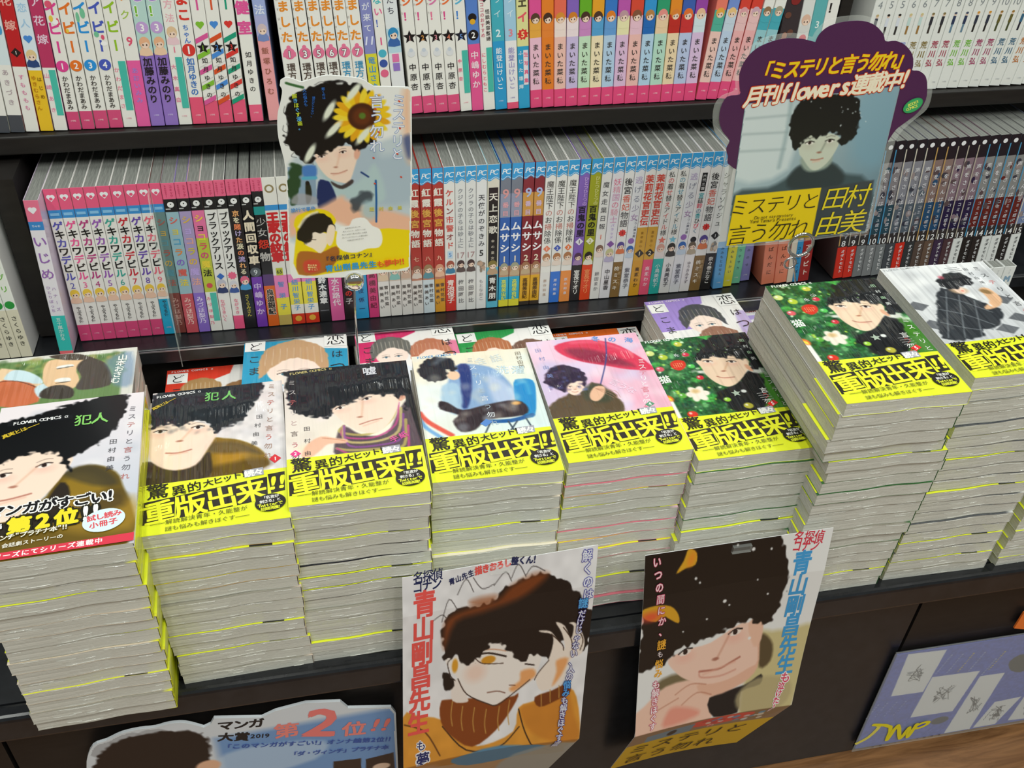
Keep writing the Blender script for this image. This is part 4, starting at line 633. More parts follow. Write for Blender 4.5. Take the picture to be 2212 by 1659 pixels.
def cover2(root, T):                         # dark haired youth in an ochre coat
    c = Cv(0, 0, 113, 174, R_, 'e8dedc'); c.grad('f2e6e2', 'd8d6da', 0, 0, 113, 140); c.speck(60, ['d0ccd2', 'f4eeec', 'e0cfd0'], 3, 9, 3, a=.5, soft=8)
    c.blob([(48.9,70.8),(61.6,71.2),(75.5,76.3),(90.6,88.9),(97.8,104.3),(93.5,113.9),(50.8,122.4),(3.2,122.6),(-0.5,112.4),(28.6,101.7)], '8a6a1c', 2); c.tex(.05, 5, 3)
    c.blob([(54.7,78.9),(66.2,77.4),(82.4,89.2),(73.0,103.2),(57.2,103.7)], 'b8882a', 8, .8); c.blob([(49.5,105.6),(93.8,101.8),(95.8,114.3),(50.8,119.1)], '4a3818', 6, .6)
    c.blob([(48.0,84.8),(52.4,75.0),(75.5,79.0),(92.8,96.4),(80.0,92.3),(61.7,90.7)], '3a3430', 5, .55)
    c.blob([(-0.3,89.6),(15.7,100.9),(30.8,103.7),(48.0,86.5),(51.5,94.1),(50.7,115.8),(29.2,119.8),(1.0,120.6)], '3c3020', 2)
    for x_, y_ in [(6.1,100.7),(12.7,105.2),(19.2,108.1),(25.6,108.5),(32.0,108.1),(38.5,105.2),(43.9,101.2),(48.2,96.9)]: c.line([(x_, y_-6), (x_+.6, y_+12)], .8, '6a5a40', 1, .7)
    c.blob([(-1.2,47.8),(0.1,79.5),(8.5,96.2),(23.3,104.0),(39.4,100.3),(49.1,81.5),(56.9,61.2),(49.8,52.7),(20.8,40.5)], 'f4d8c6', 2)
    portrait(c, [(-1.0,47.8),(0.4,74.5),(7.7,91.1),(22.2,102.9),(38.3,96.7),(46.8,77.5),(54.6,60.9),(38.1,45.2),(9.6,42.3)], ((8.9,51.7), (40.0,51.4)), (25.2,68.4), [(14.8,81.7),(24.7,83.1),(35.1,80.7)], 42)
    c.blob([(1.0,48.2),(-1.4,29.4),(-0.2,6.8),(10.7,-5.4),(36.8,-7.7),(66.3,-8.7),(96.6,-4.5),(92.2,20.7),(84.5,35.4),(77.0,49.7),(61.5,58.3),(54.0,62.6),(48.6,47.8),(38.1,43.3),(26.8,48.8),(15.2,43.3),(7.6,47.5)], '20262c', 2.2, rag=2.5, rs=3)
    c.speck(90, ['2c3a44', '14181c', '3a4a54'], 1, 3, 9, 2, 8, 80, 60, .25, 3)
    p = Pr(); p.txt('FLOWER COMICS α', (3.2,6.3), (43.1,3.3), 4, 'f0f0f0', .02); p.txt('犯人', (43.9,12.4), (73.6,13.9), 13, '7ac86a', .02)
    p.txt('真実とは――', (0.7,22.3), (19.6,9.8), 8, 'e8c83a', .02); pass
    p.vtx('ミステリと言う勿れ', 104.1,1.8, 105, 7.4, ['a88878', 'a88878', 'c05a4a', 'a88878'], .0, x1=97)
    p.vtx('田村由美', 92.7,42.6, 88, 6, '5a5a5c', .0, x1=86); p.poly([(103.3,99.2),(98.4,104.4),(102.9,110.2),(108.4,104.9)], 'd8303a'); p.txt('1', (102.5,104.9), (104.5,104.9), 5, 'fff', .02)
    top_cover(root, T, c, p, [(-1.1,118.6),(113.2,116.8),(113.2,173.3),(-0.1,173.9)])
def cover3(root, T):                         # dark haired youth wrapped in a striped scarf
    c = Cv(0, 0, 113, 174, R_, 'f0e6da'); c.grad('e8dcd4', 'f4ecd8', 0, 60, 60, 130); c.speck(30, ['e8dcb8', 'f0e0e4', 'e0d4c8'], 3, 8, 5, a=.5, soft=6)
    c.blob([(84.4,99.4),(98.1,71.5),(108.1,56.2),(113.0,61.2),(114.5,109.9),(116.9,129.2),(78.7,128.8),(41.6,122.9),(41.9,98.7),(49.4,84.2),(63.8,98.2)], '5a4a52', 2)
    for i, col in enumerate(['b8a860', 'c04a8a', 'c8b878', '8a4a9a', 'b8a860', 'c04a8a']):
        k = i*16; c.line([(41.7,111.9) if i > 3 else (49.4,84.2), (46+i*2, 92+i*6), (70+i*3, 98+i*5), (92+i*1.5, 80+i*9), (98+i*1.2, 52+i*8)], 2.8 if i % 2 == 0 else 2, col, 1.2, .85)
    c.blob([(12.2,116.5),(17.7,102.5),(29.4,94.8),(40.7,98.5),(50.7,101.9),(49.0,106.4),(35.2,105.2),(28.5,111.7),(19.4,119.5)], 'eebca0', 2); c.line([(30.6,96.9),(43.1,100.8),(49.3,103.6)], 1, 'c07a60', 1, .6)
    portrait(c, [(39.8,60.6),(45.0,71.6),(53.2,84.8),(64.1,94.4),(74.2,97.5),(82.5,93.3),(91.7,80.7),(99.3,61.3),(100.2,42.1),(74.5,38.3),(53.0,52.2)], ((47.9,58.1), (72.1,49.2)), (63.9,74.5), [(63.0,84.4),(73.2,80.9),(82.6,79.3)], 36)
    c.blob([(101.0,35.7),(108.9,39.1),(108.0,51.9),(99.7,58.2)], 'e0a890', 1.4); c.line([(103.2,40.4),(106.1,45.2),(103.0,53.3)], 1, 'a86a50', 1, .7)
    c.blob([(2.5,7.9),(0.7,0.9),(22.1,-2.8),(64.1,-2.5),(115.3,-1.0),(112.4,44.0),(111.6,61.0),(102.1,72.1),(106.0,51.6),(100.1,55.0),(95.4,47.9),(87.1,48.8),(73.9,44.7),(59.6,53.2),(41.9,58.9),(37.2,71.4),(19.2,66.7),(6.5,57.6),(2.5,36.2)], '1c2026', 2, rag=2.2, rs=3)
    c.blob([(112.6,3.3),(117.8,1.7),(114.0,113.7),(109.8,85.5),(109.0,60.6)], '16181c', 1.5); c.speck(80, ['28343c', '0e1014', '34444c'], 1, 3, 9, 4, 8, 100, 50, .25, 3)
    p = Pr(); p.txt('FLOWER COMICS α', (5.3,5.0), (45.5,1.8), 4, 'c8b878', .02); p.txt('嘘', (70.0,11.0), (85.4,11.0), 13, 'd8d8e0', .03)
    p.vtx('ミステリと言う勿れ', 7.2,10.9, 137, 7.2, ['c8c0c0', 'c8c0c0', 'd87070', 'c8c0c0', 'b89898', '6a5a5a', 'c05a70', '5a4a4a', 'c05a60'], .0, x1=7.5); p.vtx('田村由美', 18.2,75.5, 137, 6, '4a4648', .0, x1=17)
    p.poly([(7.5,108.8),(3.0,113.2),(7.2,117.9),(12.0,113.7)], 'e8408a'); p.txt('2', (6.1,113.3), (8.6,113.4), 5, 'fff', .02); p.txt('手紙', (85.9,109.3), (102.4,102.2), 8, 'e05aa0', .02)
    top_cover(root, T, c, p, [(0.4,119.2),(113.8,119.4),(113.2,174.0),(0.2,173.1)])
def cover4(root, T):                         # person bent over on a blue chair
    c = Cv(0, 0, 113, 174, R_, 'f2e6cc'); c.grad('f4e8d0', 'dcecea', 0, 40, 60, 130); c.ell(9.3,67.6, 40, 30, 'eaf2f4', 0, 20, .8)
    c.line([(-0.8,84.3),(5.6,97.5),(24.0,117.5)], 5, 'e05a4a', 2); c.line([(-1.7,92.8),(3.4,105.7),(15.8,120.9)], 4, '5a9ad8', 2, .8)
    c.blob([(39.1,20.7),(58.0,19.4),(77.8,30.3),(89.5,59.3),(89.8,79.7),(68.8,80.5),(41.8,87.3),(34.4,82.5),(34.2,64.8),(27.3,55.3)], '88a8d0', 3); c.blob([(42.1,19.7),(53.3,21.5),(50.6,56.8),(42.4,83.0),(35.6,73.8),(41.6,47.0)], '283a7a', 2.5)
    c.blob([(24.0,48.2),(38.2,46.8),(39.7,74.1),(30.5,90.8),(20.8,72.8)], 'a8c8e0', 3, .9); c.blob([(69.4,37.0),(88.1,59.2),(88.8,77.4),(68.2,76.0)], 'c8d4ec', 6, .7)
    c.blob([(90.9,52.4),(99.1,47.1),(109.7,51.3),(109.0,69.7),(102.2,100.2),(93.6,101.8),(87.6,90.5)], '1f8ccc', 1.6); c.line([(93.2,54.9),(102.2,53.2),(103.1,69.4)], 3, '5ab8e4', 4, .6); c.line([(56.7,103.3),(79.3,105.0),(99.5,100.0)], 5, '1c5a9c', 1.6)
    c.blob([(18.4,70.4),(26.2,73.1),(38.1,84.9),(62.0,80.0),(88.8,77.4),(97.6,89.1),(91.3,99.4),(58.4,101.3),(45.8,112.9),(32.4,114.0),(27.3,99.1),(33.1,91.0),(18.3,81.3)], '30262c', 2)
    for q in ([(60.5,104.7),(52.3,121.6)], [(76.5,105.8),(81.0,123.8)], [(93.2,103.9),(97.3,123.0)], [(84.5,106.4),(73.2,123.2)]): c.line(q, 1.6, '3a4a5a', 1)
    c.ell(36.5,33.8, 6, 7, 'f0c8a8', 0, 1.5); c.blob([(4.0,23.5),(10.6,9.3),(22.7,3.8),(36.7,7.1),(40.5,20.8),(38.1,27.9),(31.4,25.1),(29.7,36.9),(18.0,40.8),(7.5,35.5)], '1e2028', 2, rag=1.6, rs=3); c.ell(88.0,81.8, 4, 2.4, 'd8923a', 0, 2)
    c.speck(50, ['d8eaf4', 'f8f0dc', 'e8e0c8'], 2, 6, 12, 0, 0, 113, 124, .3, 5)
    p = Pr(); p.txt('FLOWER COMICS α', (4.9,2.8), (44.8,0.8), 4, '5a9ad0', .02); p.vtx('ミステリと言う勿れ', 54.8,6.8, 112, 8, ['a8b8c4', 'e8eef4'], .0, x1=64)
    p.vtx('田村由美', 103.1,4.5, 32, 6.4, '8a8070', .0, x1=103); p.txt('会話', (56.9,16.9), (88.5,11.2), 12, 'd8e0e0', .01); p.txt('洗濯', (76.4,30.2), (106.0,34.4), 13, 'c8dce4', .02)
    p.poly([(57.2,100.2),(50.9,106.0),(55.5,110.6),(62.1,104.8)], '5a8ad0')
    top_cover(root, T, c, p, [(0.4,119.6),(118.1,117.8),(113.0,174.0),(0.0,174.0)])
def cover5(root, T):                         # person under a red umbrella
    c = Cv(0, 0, 113, 174, R_, 'f4c8d8'); c.grad('f0d0e4', 'eab4c8', 0, 0, 113, 120); c.speck(50, ['f8dce8', 'c8c0e4', 'f0a8c0', 'e0d4f0'], 4, 12, 8, 0, 0, 113, 124, .5, 8); c.blob([(-2.0,44.2),(45.9,49.7),(37.3,112.1),(-0.5,112.7)], 'c8c4e8', 14, .6)
    c.blob([(26.7,10.1),(45.7,4.2),(67.3,6.1),(86.7,15.0),(102.1,34.4),(110.6,50.0),(112.9,60.9),(89.0,57.0),(67.8,47.4),(46.1,37.6),(30.9,24.6)], 'dc3858', 2); c.blob([(35.8,17.6),(57.4,19.0),(80.8,34.3),(96.2,53.1),(68.5,45.1),(46.8,35.2)], '7a2440', 6, .75); c.line([(44.9,7.2),(72.3,10.6),(94.8,28.6)], 4, 'f06a84', 5, .7)
    c.line([(80.2,5.2),(71.7,38.1),(54.2,78.6)], 1.3, '3a4a8a', .8)
    c.blob([(-1.0,114.8),(4.5,95.8),(21.5,84.2),(33.1,85.4),(48.9,71.2),(58.5,79.1),(67.4,97.8),(60.5,122.8)], '5a4a34', 2.5, rag=1.5); c.blob([(38.4,76.9),(54.0,74.0),(63.8,90.8),(54.9,100.9),(36.4,94.6)], '3a4434', 5, .7)
    portrait(c, [(23.3,66.0),(21.8,77.4),(25.6,85.7),(31.6,85.2),(39.1,77.0),(40.8,68.0),(33.3,62.5)], ((26.6,73.3), (34.5,74.7)), (30.5,78.3), [(26.7,81.3),(29.4,82.3),(32.3,81.7)], 15)
    c.blob([(5.0,66.4),(6.3,54.7),(15.2,43.7),(29.6,41.7),(41.4,49.1),(45.6,61.5),(40.4,74.8),(39.1,68.9),(32.1,67.0),(24.4,73.1),(19.9,81.8),(13.6,74.2)], '30243c', 2, rag=1.6); c.speck(30, ['4a3a6a', '5a6ab0'], 1, 2.5, 2, 8, 50, 42, 80, .4, 2)
    c.blob([(42.4,86.4),(50.2,77.0),(58.5,79.1),(55.3,89.9),(47.1,97.9),(41.4,95.2)], 'e8b898', 1.5)
    for k in range(4): c.line([(50.0,80.4), (60+k*2.2, 92-k*2), (63+k*2, 96)], .7, 'b07a60', .6, .6)
    p = Pr(); p.vtx('田村由美', 8.8,7.8, 62, 6.6, '7a8ac0', .0, x1=12); p.vtx('ミステリと言う勿れ', 105.7,42.2, 118, 8.2, ['f6f0f6', 'f6f0f6', 'e07a8a'], .0, x1=89); p.txt('冬の海', (61.9,2.8), (110.6,12.9), 9, '5a9ae0', .02)
    p.txt('言うな', (66.8,70.8), (85.5,90.9), 15, 'eed0e4', .02); p.poly([(94.2,106.0),(88.7,109.7),(91.6,113.6),(97.8,110.0)], '5a9a7a'); p.txt('4', (91.9,109.8), (94.4,109.6), 5, 'fff', .02)
    top_cover(root, T, c, p, [(1.6,116.1),(116.1,117.7),(108.2,173.5),(0.3,173.1)])
def cover6(root, T):                         # face over a green tree hung with baubles
    c = Cv(0, 0, 113, 174, R_, '1f5a2c'); c.speck(260, ['2e8a3a', '123a1c', '4ab04a', '0f2c18', '3a7a4a', '6aa86a', '1a4a3a'], 2, 6, 21, a=.8, soft=2.5); c.speck(120, ['a8e08a', 'd8f4c8', '7ad07a', 'b8d84a'], .6, 2, 22, a=.9, soft=1.5)
    c.tex(.25, 2.2, 5)
    c.blob([(45.0,53.4),(98.8,53.2),(112.1,74.6),(102.7,77.5),(43.2,57.2)], 'e8e8e0', 5, .95, rag=2); c.blob([(100.4,67.4),(112.1,74.6),(115.8,112.8),(101.7,122.1),(84.4,113.0),(89.9,91.4)], '3a7a22', 4); c.line([(101.5,77.3),(105.6,93.1),(104.4,115.2)], 5, '58982e', 6, .6)
    c.blob([(87.6,62.0),(100.4,67.4),(99.9,84.9),(94.9,103.2),(77.7,123.0),(60.3,121.1),(51.9,104.0),(47.4,90.5),(64.8,81.1),(78.3,74.8)], '121418', 2.5, rag=1.5)
    for x_, y_, r_, cl in [(*(39.6,27.1), 3.6, 'd82a4a'), (*(41.5,64.0), 3.6, 'd82a3a'), (*(7.0,45.7), 4.2, 'e05a6a'), (*(16.0,28.1), 4.6, 'b8cc3a'), (*(37.5,9.7), 4.2, 'd0cc4a'), (*(55.5,99.2), 3.4, '9ad03a'), (*(72.0,110.7), 4.6, 'b8b03a'), (*(15.6,87.4), 4, '5aa83a'), (*(4.8,20.2), 4.6, 'd8e088'), (*(15.9,114.4), 5, 'd8301c'), (*(75.5,89.9), 2.6, 'e8ece8'), (*(38.9,45.7), 3.6, '58c85a')]:
        c.ell(x_, y_, r_, r_*.9, cl, 0, 1.2); c.ell(x_-r_*.3, y_-r_*.3, r_*.3, r_*.3, 'fff', 0, 1, .7)
    c.blob([(20.4,37.5),(27.8,34.2),(34.4,37.0),(34.0,44.1),(28.6,49.6),(23.2,50.1),(19.2,44.6)], 'd8321e', 1.2)
    for k in range(14): c.ell([(26.7,42.3)][0][0]+(k % 5-2)*2.2, [(26.7,42.3)][0][1]+(k//5-1)*2.4, .45, .6, 'f4c890', 0, .4)
    portrait(c, [(46.3,38.3),(47.8,47.6),(48.8,61.8),(52.8,72.0),(58.3,78.8),(64.6,81.4),(74.4,77.3),(86.2,65.9),(94.7,54.7),(97.7,42.8),(82.6,30.7),(57.8,32.2)], ((57.6,39.5), (80.8,43.4)), (67.6,57.9), [(58.3,64.8),(63.9,67.8),(74.7,68.2)], 36, 'f2d4b8', 'cf9a72')
    c.ell(94.1,56.7, 2.6, 6, 'e0a888', -15, 1)
    c.blob([(45.4,36.1),(60.8,17.6),(68.0,5.3),(91.7,-1.1),(113.2,0.1),(118.7,26.0),(115.1,54.9),(97.0,59.0),(99.4,47.1),(98.7,40.8),(89.1,43.9),(85.6,35.2),(74.8,38.2),(67.4,34.3),(55.4,37.2),(49.9,37.6)], '16181c', 2.2, rag=2.4, rs=3); c.speck(14, ['e8ece8', '8ab86a'], .4, 1, 8, 60, 8, 105, 45, .8, .8)
    for a_ in range(6): c.ell([(30.9,86.9)][0][0]+5.4*math.cos(a_*1.05), [(30.9,86.9)][0][1]+5.4*math.sin(a_*1.05), 6.4, 4, 'f2e6d8', a_*60, 1.4)
    c.ell(29.7,83.0, 4, 3, 'd8b070', 0, 3, .8)
    c.line([(1.5,91.1),(2.0,107.6),(2.0,118.2)], 5, 'f4f0ea', 1.4); c.ell(1.7,89.3, 3.4, 5, 'f07a2a', -30, 2); c.ell(1.5,90.2, 1.6, 3, 'f8e04a', -30, 1)
    p = Pr(); p.txt('FLOWER COMICS α', (5.2,1.9), (48.7,-0.1), 4.6, 'eef4ee', .02); p.vtx('田村由美', 104, 8, 48, 5.4, ['b8e0b8', 'e8ece8'], .0, x1=104.5)
    p.vtx('ミステリと', 106.9,65.1, 118, 7.6, 'f0f0ec', .0, x1=107); p.vtx('言う勿れ', 95.4,87.3, 120, 8, ['f0f0ec', 'd8605a'], .0, x1=91)
    p.poly([(98.2,106.3),(90.3,110.9),(93.5,115.8),(101.1,111.2)], 'e02a2a'); p.txt('5', (94.1,111.4), (97.0,111.1), 6.6, 'fff', .03); p.txt('猫', (0.9,62.5), (11.5,61.7), 13, 'e8ece8', .03); p.txt('冬山', (25.3,30.8), (43.2,17.9), 6, 'dfe8e4', .0)
    p.star(66.7,92.3, 5, 'a8b8a8')
    for k in range(4): p.line([(86+k*.4, 96+k*3.2), (98+k*.4, 95.5+k*3.2)], .5, 'b8b8b8')
    top_cover(root, T, c, p, [(0.2,118.0),(112.4,118.8),(113.6,173.4),(0.3,173.5)])
def cover8(root, T):                         # crouching figure on a chequered floor
    c = Cv(0, 0, 113, 174, R_, 'dfe1e2'); c.grad('ecedee', 'c4c6ca', 30, 0, 60, 130); c.speck(40, ['f6f6f6', 'b8babe', 'cfd2d6'], 4, 12, 31, 0, 0, 113, 90, .5, 8)
    for i in range(5):
        for j in range(4):
            if (i+j) % 2 == 0: x_, y_ = i*22-6, 66+j*15; c.blob([(x_+11, y_-8), (x_+23, y_), (x_+12, y_+8), (x_-1, y_)], '55585e', 1.2, .85, sm=0)
    c.blob([(39.4,43.4),(53.2,42.9),(58.4,52.5),(68.7,64.8),(81.2,77.2),(80.1,89.7),(60.9,107.7),(47.9,110.0),(38.8,120.6),(6.1,120.0),(5.6,104.2),(21.0,73.5)], '30343a', 2.2, rag=1.5)
    for q in ([(36.0,54.0),(50.0,62.3),(71.4,84.4)], [(23.5,73.8),(43.4,84.8),(62.1,103.8)], [(45.7,46.4),(8.1,116.4)], [(54.7,54.2),(23.5,118.5)], [(64.9,64.3),(41.0,117.0)], [(13.7,93.2),(31.0,103.7),(45.5,109.6)]): c.line(q, 1.2, '8a9096', 1.4, .7)
    c.ell(59.6,46.0, 9, 6, 'c8a888', 10, 3, .8); c.ell(60.8,46.2, 5, 5.4, 'f0d0bc', 0, 1.2); c.ell(62.7,47.5, 1.6, 1.2, 'e88a7a', 0, 1)
    c.blob([(47.6,26.4),(61.5,16.6),(77.0,16.2),(82.9,29.8),(77.2,38.2),(68.3,38.1),(58.2,43.6),(48.7,41.2),(45.3,34.0)], '202226', 2, rag=1.8); c.ell(53.9,22.6, 3, 3, 'e85a70', 0, 2, .6)
    c.blob([(81.1,46.6),(90.6,46.7),(93.7,63.7),(84.9,75.6),(70.2,80.0),(68.9,75.6),(79.9,66.3)], 'e8b890', 2); c.ell(84.9,51.5, 6, 3.6, '9a7a50', 30, 2); c.line([(74.9,65.6),(76.3,74.4)], 2, 'f4f4f4', 2)
    p = Pr(); p.txt('FLOWER COMICS α', (1.9,4.2), (43.6,1.3), 4, 'b8bcc0', .02); p.vtx('ミステリと言う勿れ', 98, 6, 118, 8, ['4a4c50', '4a4c50', 'd86a6a', '4a4c50'], .0, x1=108); p.vtx('田村由美', 86, 8, 40, 5.4, '7a7c80', .0, x1=91)
    for k in range(3): p.line([(66+k, 8+k*3), (80+k, 7.4+k*3)], .5, '8a8c90')
    top_cover(root, T, c, p, [(0, 125), (113, 123), (113, 174), (0, 174)])
def cover1(root, T):                         # sampler booklet with a large face
    c = Cv(0, 0, 113, 174, R_, 'dcd8dc'); c.grad('efe6ea', 'c8ccd8', 60, 20, 110, 120); c.speck(40, ['e8dfe6', 'b8c0cc', 'f4f0f0'], 4, 10, 41, a=.5, soft=8)
    c.blob([(56, 92), (74, 84), (92, 92), (102, 112), (108, 176), (-4, 178), (-4, 130), (40, 122)], '6a5418', 2.5); c.blob([(60, 96), (78, 96), (90, 116), (76, 134), (50, 136)], '9a7a22', 8, .8); c.blob([(56, 90), (76, 84), (92, 96), (98, 110), (80, 108)], '3c382c', 5, .7); c.blob([(50, 120), (110, 126), (110, 160), (60, 150)], 'a8842a', 10, .7); c.blob([(70, 120), (100, 118), (104, 134), (76, 140)], '40341c', 8, .7)
    c.blob([(-4, 130), (20, 136), (44, 124), (56, 100), (64, 112), (60, 140), (30, 150), (-4, 150)], '2c241c', 2)
    portrait(c, [(-4, 70), (-4, 122), (12, 134), (28, 132), (46, 112), (58, 90), (62, 70), (40, 60), (10, 62)], ((13, 82), (42, 76)), (22, 98), [(10, 112), (22, 111), (36, 108)], 46)
    c.blob([(-4, 74), (-4, 26), (30, 14), (60, 4), (98, -2), (98, 30), (88, 52), (72, 68), (60, 74), (62, 88), (56, 80), (50, 66), (30, 62), (10, 70)], '0d0f12', 2, rag=2.5, rs=3)
    p = Pr(); p.rect(8, 19, 58, 25, '16181c'); p.txt('FLOWER COMICS α', (12, 22.5), (56, 20.5), 4.6, 'f2f2f2', .02); p.txt('真実とは――', (6, 38), (32, 26), 10, 'e8c83a', .02); p.txt('犯人', (60, 28), (86, 28), 14, '8ad06a', .02)
    p.vtx('ミステリと言う勿れ', 105, 16, 108, 7.2, ['6a6a72', '6a6a72', 'c0706a'], .0, x1=103); p.vtx('田村由美', 92, 55, 96, 6.4, '4a4a50', .0, x1=91)
    p.txt('このマンガがすごい!', (-16, 124), (96, 122), 13, '16161a', .05, 'f4f4f0', .1, rot=-3); p.txt('オンナ編', (-2, 141), (20, 139), 7, 'fff', .03, '111', .1); p.txt('第2位', (22, 141), (74, 138), 17, 'f0e030', .07, '222014', .12); p.txt('!!', (74, 138), (88, 137), 17, 'f6f6f2', .06, '222014', .12)
    p.txt('ダ・ヴィンチ"プラチナ本"!!', (0, 153), (66, 149), 6, 'f6f4e8', .03, '5a4a10', .12); p.txt('本格推理・会話劇ストーリーの', (0, 161), (64, 158), 4.6, 'f2eee0', .02)
    p.ell(91, 148, 15, 11.5, 'dceff4', -8, 30); p.txt('試し読み', (79, 145), (103, 142), 6.6, 'e0505a', .04); p.txt('小冊子', (81, 152.5), (101, 150), 6.4, 'e0505a', .04)
    p.poly([(0, 167), (0, 173.6), (113, 172.8), (113, 164.8)], 'dc3c50'); p.txt('月刊フラワーズにてシリーズ連載中', (-6, 170.5), (92, 168.5), 5.6, 'fdf0f0', .04)
    top_cover(root, T, c, p, None, mtl='wrap0')
M['wrap0'] = mat('plain_gloss_cover', rough=.3, attr=True, coat=.3, coatr=.15)
SER = {1: ('e4e42c', 'dccdb8'), 2: ('d8c8b8', 'c89a4a'), 3: ('e8dcd0', '2a2a30'), 4: ('ece0cc', 'e8e0cc'), 5: ('f0c4d4', 'e07a8a'), 6: ('2c6a34', '3a6a3a'), 8: ('e8e8e6', '55585c')}
pile((-.2110, .6050, -.5505, 2.2), 15, (-.006, .008), 'the staggered pile beneath the sampler booklet', 'books in the staggered pile under the sampler', SER[1], ang_j=1.)
_r = empty('sampler_booklet', (-.2110, .6050, ZO-.5500), 'sampler booklet with a red strip and a pale oval, on the staggered pile', 'booklet'); _r.rotation_euler = (0, 0, math.radians(2.2))
inst('page_block', page_mesh(113, 174, 4.6, True), _r); cover1(_r, 4.6)
pile((-.1000, .6401, -.5743, 1.1), 14, (.0, -.002), 'the pile with the ochre coat cover', 'books in the ochre coat pile', SER[2], art=cover2)
pile((.0134, .6465, -.5686, 0), 14, (-.004, -.005), 'the pile with the striped scarf cover', 'books in the striped scarf pile', SER[3], art=cover3)
pile((.1320, .6678, -.5826, -1.3), 13, (-.007, -.013), 'the pile with the blue chair cover', 'books in the blue chair pile', SER[4], art=cover4)
pile((.2470, .6698, -.5785, 0), 14, (-.010, -.010), 'the pile with the red umbrella cover', 'books in the red umbrella pile', SER[5], art=cover5)
pile((.3605, .6579, -.5816, 0), 13, (-.012, -.009), 'the lower of two piles with green bauble covers', 'books in the lower green pile', SER[6], art=cover6)
pile((.4646, .6258, -.5047, -.8), 19, (0, .012), 'the taller of two piles with green bauble covers', 'books in the taller green pile', SER[6], art=cover6, x_ov=lambda i: (0, -.002, -.004, -.006, -.003, .005)[i] if i < 6 else .007-.011*(i-5)/13)
pile((.5949, .6455, -.5095, -.8), 19, (-.013, -.006), 'the pile with the chequered floor cover', 'books in the chequered floor pile', SER[8], art=cover8)
pile((.7170, .6380, -.5900, 0), 13, (-.013, -.0), 'the pale cut-off pile past the chequered floor pile', 'books in the cut-off pile', ('e8e8e6', 'b8b8b4'))
# back row of the tray
def kcover(col, fld, hair, hair2, ttl=True, cols='58a'):
    def f(root, T):
        c = Cv(0, 0, 108, 138, .9, 'f2efec'); c.blob([(-2, -2), (70, -2), (66, 14), (50, 22), (46, 60), (-2, 60)], col, .8, sm=0) if fld != 1 else c.blob([(-2, -2), (52, -2), (52, 22), (116, 30), (116, 90), (60, 80), (-2, 96)], col, .8, sm=0)
        if fld == 2: c.blob([(60, -2), (116, -2), (116, 12), (90, 30), (62, 20)], col, .8, sm=0)
        c.blob([(96, 40), (116, 44), (116, 100), (90, 96)], col, 3, .6)
        for hx_, hy, hc, s_ in (((52, 50, hair, 1.75),) if fld == 1 else ((54, 44, hair, 1.25), (62, 88, hair2, 1.2)) if col == 'a48ad4' else ((36, 44, hair, 1.1), (78, 54, hair2, 1.1))):
            c.ell(hx_, hy+6, 16*s_, 17*s_, 'fbe4d6', 0, 1.5); c.blob([(hx_-20*s_, hy+12*s_), (hx_-18*s_, hy-14*s_), (hx_, hy-24*s_), (hx_+18*s_, hy-14*s_), (hx_+20*s_, hy+12*s_), (hx_+12*s_, hy), (hx_, hy-6*s_), (hx_-12*s_, hy+2)], hc, 1.4, rag=1)
            for k in range(9): c.line([(hx_-16*s_+k*4*s_, hy-16*s_), (hx_-17*s_+k*4.2*s_, hy)], .5, 'f6ead8', .8, .5)
            for e_ in (-1, 1): eye(c, hx_+e_*6*s_, hy+8*s_, 7*s_, 0, '3a6a80')
            c.blob([(hx_-14*s_, hy+26*s_), (hx_, hy+20*s_), (hx_+16*s_, hy+28*s_), (hx_+22*s_, hy+60*s_), (hx_-20*s_, hy+60*s_)], 'e6eaf2', 2)
        p = Pr(); p.rect(1, 1.5, 52, 5.5, col); p.txt('FLOWER COMICS α', (4, 3.5), (50, 3.5), 3.6, 'fbeef0', .02); p.rect(1, 7, 22, 24, 'f6f5f2'); p.txt('ど', (3, 16), (20, 16), 15, '1e1c1e', -.002); p.txt('こ', (3, 38), (20, 38), 14, '3a383a', -.004); p.txt('ま', (3, 58), (20, 58), 14, '3a383a', -.004)
        p.rect(84, 1, 107.5, 24, 'f6f5f2'); p.txt('恋', (85, 12), (107, 12), 21, '1e1c1e', -.002); p.txt('は', (88, 38), (106, 38), 13, '2a282a', -.004); p.txt('つ', (87, 60), (107, 60), 18, '2a282a', -.004)
        top_cover(root, T, c, p, None, w=108, h=138)
    return f
for pose, n, wd_, col, fld, h1, h2, side in [
  ((-.036, .818, -.64, -2), 5, 'pale blue romance books', '2a9cc4', 1, 'c8a078', 'c89a70', 'e8e4dc'), ((.084, .823, -.643, 1.5), 5, 'magenta romance books behind the scarf pile', 'd8306a', 0, '6a6a64', 'c0785a', 'e8e4dc'),
  ((.1945, .818, -.652, 1), 5, 'green romance books', '2f9a4e', 0, 'b87048', '7a5a4c', 'e8e4dc'), ((.3030, .822, -.672, 0), 3, 'orange romance books behind the umbrella pile', 'f0702a', 2, '8a8478', '9a6a50', 'e8e4dc'),
  ((.4165, .818, -.634, 2.), 6, 'purple romance books', 'a48ad4', 0, '4a4a50', '9a6e5a', 'b8a8d8'), ((-.119, .818, -.672, 0), 3, 'red romance books', 'e0402c', 0, 'b08a5a', 'a07850', 'e8e4dc')]:
    pile(pose, n, (0, -.006), 'the pile of '+wd_, wd_, (side, 'd8d4cc'), band=False, art=kcover(col, fld, h1, h2), ang_j=1.0, w=108, h=138, base=-.7125)
